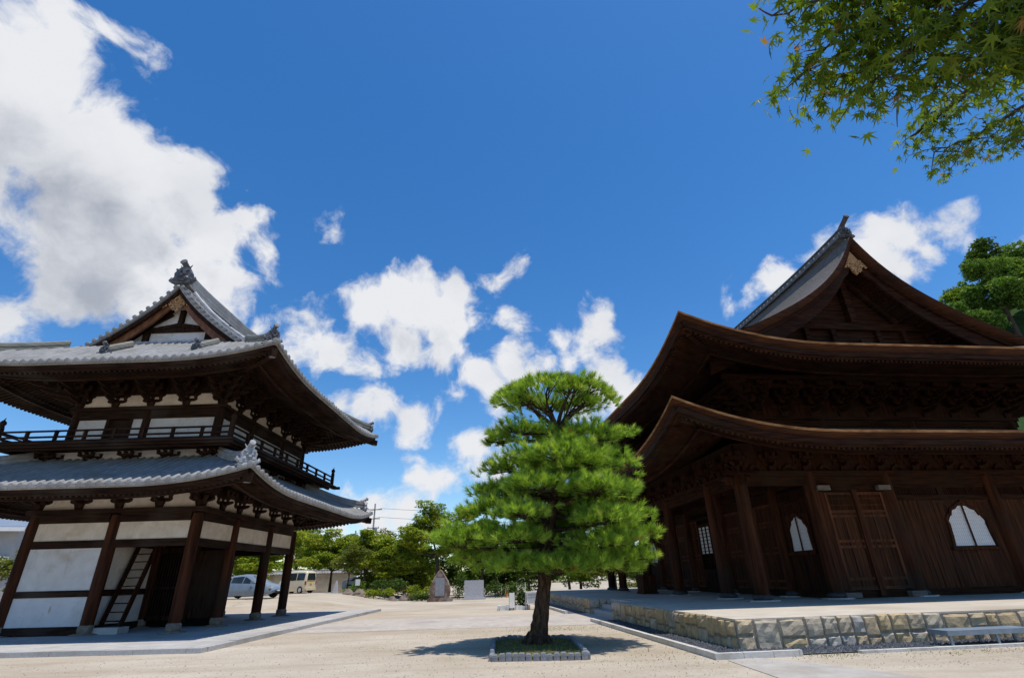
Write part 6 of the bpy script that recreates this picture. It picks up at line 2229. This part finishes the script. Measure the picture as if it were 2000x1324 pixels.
# rocks of the bed border
RG = 'rocks along the planted bed'
rk = random.Random(4)
spots_ = [(-12.3, 50.3, .34, 'brown-grey border rock beside the leaning young tree'), (-11.2, 50.0, .42, 'broad grey border rock under the small white sign'), (-10.9, 49.6, .26, 'small border rock in front of the light green shrub'), (-7.2, 49.6, .40, 'grey rock half hidden by the pale grassy shrub'), (-8.2, 49.0, .28, 'low rock at the foot of the dark rounded shrub')]
for x, y, r, lb in spots_:
    mb = MB()
    prof = []
    vs, fs = [], []
    n, m = 9, 5
    for i in range(m):
        for k in range(n):
            a = 2 * math.pi * k / n; e = i / (m - 1)
            q = r * (1.25 - e * .9) * rk.uniform(.85, 1.15)
            vs.append((q * math.cos(a) * 1.4, q * math.sin(a), r * (1.5 * e ** .8) - .08 + rk.uniform(-.03, .03)))
    fs = [(i * n + k, i * n + (k + 1) % n, (i + 1) * n + (k + 1) % n, (i + 1) * n + k) for i in range(m - 1) for k in range(n)] + [tuple(range((m - 1) * n, m * n))]
    mb.add(vs, fs)
    o = mb.build('rock', M['base_stone'], None)
    o.location = (x, y, gz(x, y)); tag(o, lb, 'rock', RG)

# ------------------------------------------------------------------ monuments and small fittings
mo = thing('stone_monument', 'pointed reddish natural stone monument with a grey inscribed plaque', 'monument', (-3.95, 46.5, 0), -.05)
mb = MB()
poly = [(-.80, .28), (-.86, .9), (-.74, 1.35), (-.52, 1.78), (-.28, 2.12), (-.04, 2.36), (.14, 2.26), (.40, 1.86), (.62, 1.5), (.80, 1.1), (.84, .7), (.74, .28)]
n = len(poly)
vs = []
for t, k in ((-.26, .93), (-.16, 1.0), (.12, 1.0), (.24, .9)):
    vs += [(a * k + rk.uniform(-.02, .02), t + rk.uniform(-.02, .02), .28 + (b - .28) * (k if k > .95 else .96)) for a, b in poly]
fs = [tuple(range(n)), tuple(range(3 * n, 4 * n))] + [(i * n + j, i * n + (j + 1) % n, (i + 1) * n + (j + 1) % n, (i + 1) * n + j) for i in range(3) for j in range(n)]
mb.add(vs, fs)
mb.build('stone_body', M['stone_red'], mo)
mb = MB(); mb.box(-.40, .36, -.285, -.22, .40, 1.72)
pl_ = mb.build('plaque', M['stone_slate'], mo)
mb = MB()
for c_ in range(6):
    for r_ in range(13):
        if rk.random() < .85:
            x_ = .28 - c_ * .115; z_ = 1.62 - r_ * .09
            mb.box(x_ - .03, x_ + .03, -.290, -.2855, z_ - .03, z_ - .018); mb.box(x_ - .006, x_ + .006, -.290, -.2855, z_ - .05, z_ - .031); mb.box(x_ - .025, x_ + .02, -.290, -.2855, z_ - .064, z_ - .054)
mb.build('inscription', M['stone_pale'], pl_)
mb = MB(); mb.box(-.98, .98, -.52, .45, -.1, .20); mb.cbox((0, -.03, .24), (1.75, .72, .08))
mb.build('plinth', M['stone_red'], mo)
sl_ = thing('stone_slab', 'upright pale grey rectangular stone slab on a low base right of the pointed monument', 'monument', (-1.27, 48.6, 0), -.03)
mb = MB(); mb.box(-.82, .82, -.13, .13, .14, 1.46); mb.cbox((0, 0, 1.47), (1.60, .22, .02))
mb.build('slab_body', M['stone_pale'], sl_)
mb = MB(); mb.box(-1.0, 1.0, -.32, .32, -.1, .14)
mb.build('plinth', M['stone_pale'], sl_)
mk = MB()
mk.prism([(-.24, -.1), (.22, -.1), (.16, .55), (.04, 1.02), (-.02, 1.0), (-.14, .5)], lambda a, b, t: (a, t, b), -.12, .12)
o = mk.build('stone_marker', M['stone_pale'], None); o.location = (-13.75, 51.6, gz(-13.75, 51.6)); tag(o, 'small tapering pale stone marker at the corner of the planted bed', 'stone marker')
sg = thing('signboard', 'small white signboard on a thin post in the planted bed', 'sign', (-11.75, 51.2, gz(-11.75, 51.2)), .1)
mb = MB(); mb.box(-.20, .20, -.03, .0, .75, 1.25)
mb.build('board', M['steel_white'], sg)
mb = MB(); mb.box(-.035, .035, .003, .05, -.1, 1.3)
mb.build('post', M['wood_grey'], sg)
op = thing('marker_post', 'slim orange post standing by the yellow shrub', 'post', (1.67, 53, 0))
mb = MB(); mb.lathe((0, 0, 0), [(.10, -.1), (.10, .72), (.08, .80), (.02, .84)], 12)
mb.build('shaft', M['orange'], op)
mb = MB(); mb.lathe((0, 0, 0), [(.103, .55), (.103, .66)], 12)
mb.build('band', M['steel_white'], op)

# little bed with dark shrub, cabinet and board behind the pine trunk
pb = thing('stone_bed', 'low bed of white stones with a dark leafy shrub behind the pine trunk', 'planter', (1.42, 31.9, 0))
mb = MB()
for i, (x0, y0, x1, y1) in enumerate(((-.85, -.5, .75, -.5), (.75, -.5, .75, .5), (-.85, .5, -.85, -.5), (.75, .5, -.85, .5))):
    n = 9 if i in (0, 3) else 6
    for k in range(n):
        x = x0 + (x1 - x0) * (k + .5) / n; y = y0 + (y1 - y0) * (k + .5) / n
        mb.cbox((x, y, .07), (.17, .16, .26 + rk.uniform(-.04, .05)), rk.uniform(-.2, .2), .95)
mb.build('stone_edging', M['steel_white'], pb)
mb = MB(); mb.box(-.8, .7, -.45, .45, -.05, .12)
mb.build('soil', M['soil'], pb)
rng = np.random.default_rng(71)
V, F, T = leaf_cloud([(.42, 0, .55), (.55, 0, .9), (.2, .1, .4)], [(.28, .3, .4), (.3, .3, .35), (.4, .3, .25)], [700, 600, 500], .09, rng)
mesh_np('foliage', V, F, M['leaf_dark'], pb, T)
mb = MB(); mb.tube([(.45, 0, 0), (.5, 0, .5)], .03, 6); mb.tube([(.4, .05, 0), (.25, .1, .4)], .02, 6)
mb.build('stem', M['bark_tree'], pb)
cb_ = thing('display_cabinet', 'small white cabinet on thin legs half hidden behind the pine trunk', 'cabinet', (2.42, 31.4, 0), .05)
mb = MB(); mb.box(-.36, .36, -.2, .2, .34, .84); mb.cbox((0, 0, .86), (.84, .5, .05)); mb.cbox((0, 0, .30), (.80, .46, .05))
cbx = mb.build('cabinet_body', M['steel_white'], cb_)
mb = MB(); mb.box(-.30, .30, -.212, -.203, .68, .78); mb.box(-.30, .30, -.212, -.203, .40, .64)
mb.build('cabinet_door', M['stone_pale'], cbx)
for x in (-.32, .32):
    for y in (-.16, .16):
        mb = MB(); mb.box(x - .025, x + .025, y - .025, y + .025, -.02, .30)
        mb.build('leg', M['wood_grey'], cb_)
mb = MB(); mb.tube([(-.40, .1, 0), (-.40, .1, 1.35)], .018, 6)
mb.build('pole', M['steel_white'], cb_)
wb = thing('notice_board', 'narrow white upright board beside the white-stone bed', 'sign', (1.25, 31.2, 0), .5)
mb = MB(); mb.box(-.16, .16, -.02, .02, .12, .85)
mb.build('board', M['steel_white'], wb)
for x in (-.13, .13):
    mb = MB(); mb.box(x - .02, x + .02, .021, .05, -.05, .8)
    mb.build('leg', M['wood_grey'], wb)

# metal step bench in front of the terrace
sb = thing('step_bench', 'long low grey metal step standing on the gravel in front of the stone terrace', 'bench', (KO[0] + .80 * math.cos(KA) + 7.5 * math.sin(KA) - .15, KO[1] - 7.5 * math.cos(KA), -.03), KA)
mb = MB(); mb.box(-1.05, 1.05, -.24, .24, .32, .36); mb.box(-1.05, 1.05, -.262, -.241, .27, .365); mb.box(-1.05, 1.05, .241, .262, .27, .365)
mb.box(-1.072, -1.051, -.262, .262, .27, .365); mb.box(1.051, 1.072, -.262, .262, .27, .365)
mb.build('deck', M['metal_grey'], sb)
for x in (-1.0, .12, 1.0):
    for y in (-.22, .22):
        mb = MB(); mb.box(x - .025, x + .025, y - .018, y + .018, -.06, .319)
        mb.build('leg', M['metal_grey'], sb)

# ------------------------------------------------------------------ plaster wall, house, poles
pw = thing('plaster_wall', 'long plain plaster boundary wall with a tiled coping behind the parked cars', 'wall', (-16.5, 62.5, gz(-16.5, 62.5)), .04)
mb = MB(); mb.box(-14, 8.5, -.14, .14, -.3, 1.75)
mb.build('wall_body', M['plaster_aged'], pw)
mb = MB()
mb.prism([(-.42, 1.72), (0, 1.98), (.42, 1.72), (.42, 1.80), (0, 2.08), (-.42, 1.80)], lambda a, b, t: (t, a, b), -14.1, 8.6)
mb.tube([(-14.1, 0, 2.10), (8.6, 0, 2.10)], .09, 8)
for k in range(75):
    x = -14 + k * .30
    mb.tube([(x, -.44, 1.80), (x, 0, 2.07)], .055, 6)
mb.build('coping', M['tile'], pw)

hs_ = thing('house', 'grey two-storey house with a blue-grey roof, partly hidden by the two-storey gate', 'house', (-44.5, 48.0, 0), .25)
mb = MB(); mb.box(-7, 6.2, -5, 5, -.2, 6.0)
mb.build('wall', M['house_wall'], hs_)
mb = MB(); mb.prism([(-5.9, 5.95), (0, 8.4), (5.9, 5.95), (5.9, 6.15), (0, 8.62), (-5.9, 6.15)], lambda a, b, t: (t, a, b), -7.8, 7.0)
rf_ = mb.build('roof', M['house_roof'], hs_)
mb = MB(); mb.box(-7.8, 7.0, -6.02, -5.90, 5.80, 6.10)
mb.build('gutter', M['steel_white'], rf_)
for x, z in ((-3, 1.0), (2.6, 1.0), (-3, 3.7), (2.6, 3.7)):
    mb = MB(); mb.box(x - .95, x + .95, -5.09, -5.01, z - .05, z + 1.45)
    wf = mb.build('window', M['steel_white'], hs_)
    mb = MB(); mb.box(x - .85, x - .03, -5.105, -5.092, z + .05, z + 1.35); mb.box(x + .03, x + .85, -5.105, -5.092, z + .05, z + 1.35)
    mb.build('pane', M['glass_dark'], wf)
mb = MB(); mb.box(3.6, 6.2, -6.2, -5.003, 2.9, 3.02); mb.box(3.6, 6.2, -6.2, -6.14, 3.02, 4.0); mb.box(6.14, 6.2, -6.137, -5.003, 3.02, 4.0)
mb.build('balcony', M['steel_white'], hs_)
gw_ = thing('garden_wall', 'low block wall in front of the grey house beyond the gate', 'wall', (-30, 34, 0), .1)
mb = MB()
for r_ in range(4):
    for k in range(24):
        mb.box(-8 + k * .4 + (r_ % 2) * .2 + .004, -8 + k * .4 + (r_ % 2) * .2 + .396, -.08, .08, r_ * .3 + .004, r_ * .3 + .296)
mb.build('block_courses', M['concrete'], gw_)
mb = MB(); mb.box(-8, 2, -.11, .11, 1.2, 1.28)
mb.build('coping', M['concrete'], gw_)

up_ = thing('utility_pole', 'concrete utility pole with crossarms rising behind the far trees', 'utility pole', (-15.8, 75, 0))
mb = MB(); mb.tube([(0, 0, -.2), (0, 0, 11.4)], [.17, .10], 10)
mb.build('pole_shaft', M['granite'], up_)
for z, h_ in ((10.6, 1.0), (9.4, .8), (8.2, .8)):
    mb = MB(); mb.box(-h_, h_, -.16, -.08, z - .05, z + .05)
    ca = mb.build('crossarm', M['wood_grey'], up_)
    for x in (-h_ + .1, h_ - .1):
        mb = MB(); mb.lathe((x, -.12, z), [(.05, .05), (.07, .1), (.04, .16), (.06, .2)], 8)
        mb.build('insulator', M['steel_white'], ca)
mb = MB(); mb.lathe((.35, -.1, 7.6), [(.2, 0), (.22, .1), (.22, .6), (.15, .7)], 12)
mb.build('transformer', M['metal_grey'], up_)
u2 = copy_tree(up_)
u2.location = (-42, 82, -1.0); u2['label'] = 'utility pole far off beyond the two-storey gate, mostly hidden by it'; up_['group'] = u2['group'] = 'utility poles'
u3 = copy_tree(up_)
u3.location = (34, 70, -1.2); u3['label'] = 'utility pole behind the dark temple hall carrying the far end of the wires'
u3['group'] = 'utility poles'
u4 = copy_tree(up_)
u4.location = (-18.6, 77, -3.3); u4['label'] = 'shorter utility pole left of the tall one, half sunk behind the yellow-green trees'
for (dz, dx, lb) in ((10.75, .9, 'topmost thin black wire strung from the utility pole'), (9.6, .7, 'middle black wire strung below the top wire on the utility pole'), (8.0, 0, 'lowest slack black cable on the utility pole')):
    mb = MB()
    for A_w, B_w in (((-42 + dx, 82, dz - 1.0), (-15.8 + dx, 75, dz)), ((-15.8 + dx, 75, dz), (34 + dx, 70, dz - 1.2))):
        pts = []
        for i in range(17):
            q = i / 16
            p = Vector(A_w).lerp(Vector(B_w), q); p.z -= 1.2 * 4 * q * (1 - q) * .7
            pts.append(p)
        mb.tube(pts, .02, 5)
    tag(mb.build('power_line', M['rubber'], None), lb, 'wire', 'wires on the utility poles')

# ------------------------------------------------------------------ cars


def car(name, label, loc, rz, st, paint, panes, wheels, group=None, extras=None, wr=.31):
    """st: stations (x, z_bottom, z_belt, z_roof, half_low, half_belt, half_roof) along the length"""
    t = thing(name, label, 'car' if 'van' not in name else 'van', loc, rz, group)
    mb = MB()
    rows = []
    for (x, zb, zl, zr, wb, wl, wr_) in st:
        zm = zb + (zl - zb) * .45
        half = [(wb * .96, zb), (wb, zb + .1), (wb * 1.01, zm), (wl, zl), (wr_ + (wl - wr_) * .06, zl + (zr - zl) * .9), (wr_ * .90, zr + .005), (wr_ * .5, zr + .03), (0, zr + .035)]
        rows.append([(x, -a, b) for a, b in half] + [(x, a, b) for a, b in half[-2::-1]])
    mb.grid(rows, True)
    k = len(rows[0])
    for r in (rows[0], rows[-1]):
        mb.add(r, [tuple(range(k))])
    body = mb.build('body', M[paint], t)

    def lerp_st(x):
        for a, b in zip(st, st[1:]):
            if a[0] <= x <= b[0]:
                q = (x - a[0]) / (b[0] - a[0] + 1e-9)
                return [a[i] + (b[i] - a[i]) * q for i in range(7)]
        return st[-1] if x > 0 else st[0]
    for (x0, x1, s0, s1) in panes['side']:
        for sy in (-1, 1):
            mb = MB()
            P = []
            xs_ = np.linspace(x0, x1, 5)
            lo, hi = [], []
            for i, x in enumerate(xs_):
                _, zb, zl, zr, wb, wl, wr_ = lerp_st(x)
                def at(q):
                    return (x, sy * (wl + (wr_ + (wl - wr_) * .06 - wl) * q / .9 + .012), zl + (zr - zl) * q)
                ql = .06; qh = .80
                e = i / 4
                qh = min(qh, s0 + e * (s1 - s0)) if s0 < 1 or s1 < 1 else qh
                lo.append(at(ql)); hi.append(at(max(ql + .02, qh)))
            mb.grid([lo, hi], False)
            mb.build('side_window', M['glass_dark'], t)
    for nm, quad in panes['end']:
        mb = MB(); mb.add(quad, [(0, 1, 2, 3)])
        mb.build(nm, M['glass_dark'], t)
    for x in wheels:
        for sy in (-1, 1):
            w = lerp_st(x)[4]
            mb = MB(); mb.tube([(x, sy * (w - .17), wr), (x, sy * (w - .16), wr), (x, sy * (w + .015), wr), (x, sy * (w + .02), wr)], [wr * .8, wr, wr, wr * .9], 20)
            wo_ = mb.build('wheel', M['rubber'], t)
            mb = MB(); mb.tube([(x, sy * (w + .018), wr), (x, sy * (w + .03), wr)], [wr * .68, wr * .6], 16)
            mb.build('rim', M['alloy'], wo_)
            mb = MB(); mb.tube([(x, sy * (w + .0), wr + .02), (x, sy * (w + .0085), wr + .02)], wr * 1.13, 20)
            mb.build('wheel_arch', M['black_void'], t)
    for nm, m_, (x0, x1, y0, y1, z0, z1) in extras or []:
        mb = MB(); mb.cbox(((x0 + x1) / 2, (y0 + y1) / 2, (z0 + z1) / 2), (x1 - x0, y1 - y0, z1 - z0), 0, .94)
        mb.build(nm, M[m_], t)
    return t


sedan = [(-2.2, .35, .80, .86, .66, .62, .55), (-2.1, .24, .92, 1.02, .80, .76, .60), (-1.6, .20, .96, 1.20, .86, .83, .60), (-.9, .18, .95, 1.42, .87, .85, .60), (-.1, .18, .92, 1.49, .87, .85, .60), (.5, .18, .90, 1.40, .87, .85, .58), (1.15, .18, .90, 1.02, .87, .84, .66), (1.4, .18, .86, .93, .87, .83, .70), (1.9, .20, .74, .80, .84, .78, .66), (2.18, .26, .58, .62, .70, .62, .52), (2.26, .36, .5, .52, .55, .5, .4)]
car('parked_car', 'silver-blue hatchback sedan parked beyond the far gate pillars', (-16.7, 40.3, gz(-16.7, 40.3) + .02), -.22, sedan, 'paint_silver',
    {'side': [(-1.75, -.95, .3, .8), (-.88, -.02, 1, 1), (.04, 1.0, .85, .12)], 'end': [('windscreen', [(1.10, -.62, 1.06), (1.10, .62, 1.06), (.52, .50, 1.425), (.52, -.50, 1.425)])]},
    (-1.35, 1.38), 'parked cars', [('headlight', 'lamp_clear', (1.92, 2.16, -.78, -.46, .60, .74)), ('headlight', 'lamp_clear', (1.92, 2.16, .46, .78, .60, .74)),
    ('grille', 'rubber', (2.18, 2.27, -.42, .42, .30, .42)), ('number_plate', 'steel_white', (2.262, 2.29, -.17, .17, .42, .5)), ('mirror', 'paint_silver', (.72, .9, -1.02, -.88, .92, 1.06)), ('mirror', 'paint_silver', (.72, .9, .88, 1.02, .92, 1.06)), ('taillight', 'lamp_red', (-2.16, -2.0, -.76, -.55, .74, .92))])
van = [(-1.70, .30, .95, 1.05, .66, .64, .60), (-1.66, .20, 1.05, 1.80, .72, .72, .58), (-1.4, .18, 1.06, 1.90, .74, .74, .60), (-.4, .17, 1.05, 1.93, .74, .74, .61), (.5, .17, 1.04, 1.90, .74, .74, .60), (.95, .17, 1.02, 1.74, .74, .74, .58), (1.40, .17, 1.0, 1.12, .73, .72, .62), (1.55, .20, .92, .98, .72, .68, .6), (1.68, .28, .6, .64, .66, .6, .52)]
vn = car('parked_van', 'cream kei van parked with its rear towards the court by the wall', (-18.5, 55.3, gz(-18.5, 55.3) + .02), math.pi - .42, van, 'paint_cream',
    {'side': [(-1.52, -.62, 1, 1), (-.55, .35, 1, 1), (.42, 1.1, .8, .3)], 'end': [('rear_window', [(-1.735, -.56, 1.12), (-1.735, .56, 1.12), (-1.695, .48, 1.72), (-1.695, -.48, 1.72)]), ('windscreen', [(1.42, -.6, 1.13), (1.42, .6, 1.13), (.99, .5, 1.72), (.99, -.5, 1.72)])]},
    (-1.12, 1.12), 'parked cars', [('taillight', 'lamp_red', (-1.72, -1.60, -.74, -.62, .72, 1.02)), ('taillight', 'lamp_red', (-1.72, -1.60, .62, .74, .72, 1.02)), ('bumper', 'paint_cream', (-1.78, -1.62, -.70, .70, .24, .44)), ('number_plate', 'yellow', (-1.745, -1.715, -.16, .16, .80, .96)), ('mirror', 'paint_cream', (.9, 1.02, -.9, -.75, 1.1, 1.3)), ('mirror', 'paint_cream', (.9, 1.02, .75, .9, 1.1, 1.3))], .28)
car('parked_car', 'white car mostly hidden behind the trees right of the cream van', (-13.2, 60.6, gz(-13.2, 60.6) + .02), .05, sedan, 'paint_white',
    {'side': [(-1.75, -.95, .3, .8), (-.88, -.02, 1, 1), (.04, 1.0, .85, .12)], 'end': [('windscreen', [(1.10, -.62, 1.06), (1.10, .62, 1.06), (.52, .50, 1.425), (.52, -.50, 1.425)])]},
    (-1.35, 1.38), 'parked cars', [('headlight', 'lamp_clear', (1.92, 2.16, -.78, -.46, .60, .74)), ('number_plate', 'steel_white', (2.262, 2.29, -.17, .17, .42, .5))])

# ------------------------------------------------------------------ wooded hill behind the hall
hm = MB()
HX, HY = 85, 74


def hill_z(x, y):
    return 44 * math.exp(-((x - HX) ** 2 + (y - HY) ** 2) / (2 * 26 ** 2)) - 2.0


hm.grid([[(x, y, hill_z(x, y)) for x in np.linspace(20, 170, 46)] for y in np.linspace(10, 150, 42)])
tag(hm.build('hill', M['hill_green'], None, 'structure', fix=False))
HG = 'trees on the wooded hill'
for i, (x, y, h, lb, lf) in enumerate((
        (64, 60, 10, 'light green hill tree nearest the hall roof slope', 'leaf_hill'),
        (70, 58, 12, 'tall light green hill tree at the right edge above the roof', 'leaf_hill'),
        (67.5, 68, 5.5, 'mid-green hill tree just behind the lowest light green one', 'leaf_green'),
        (73, 66, 6.5, 'mid-green hill tree crowning the hilltop skyline', 'leaf_green'),
        (63, 71, 6, 'small green hill tree lowest on the left of the skyline', 'leaf_green'),
        (76, 57, 11, 'light green hill tree lower down at the right edge', 'leaf_hill'),
        (80, 66, 10, 'dark hill tree farthest right on the slope', 'leaf_dark'))):
    r = h * .30
    tree('hill_tree', lb, (x, y, hill_z(x, y)), h, [(-r * .5, 0, h * .55, r, r, r * .8), (r * .6, -.5, h * .6, r, r, r * .8), (0, 0, h * .8, r * .85, r * .85, r * .7), (r * .1, -r * .7, h * .5, r * .9, r * .7, r * .6)],
         lf, .34, .95, .3, HG, 80 + i, .35)
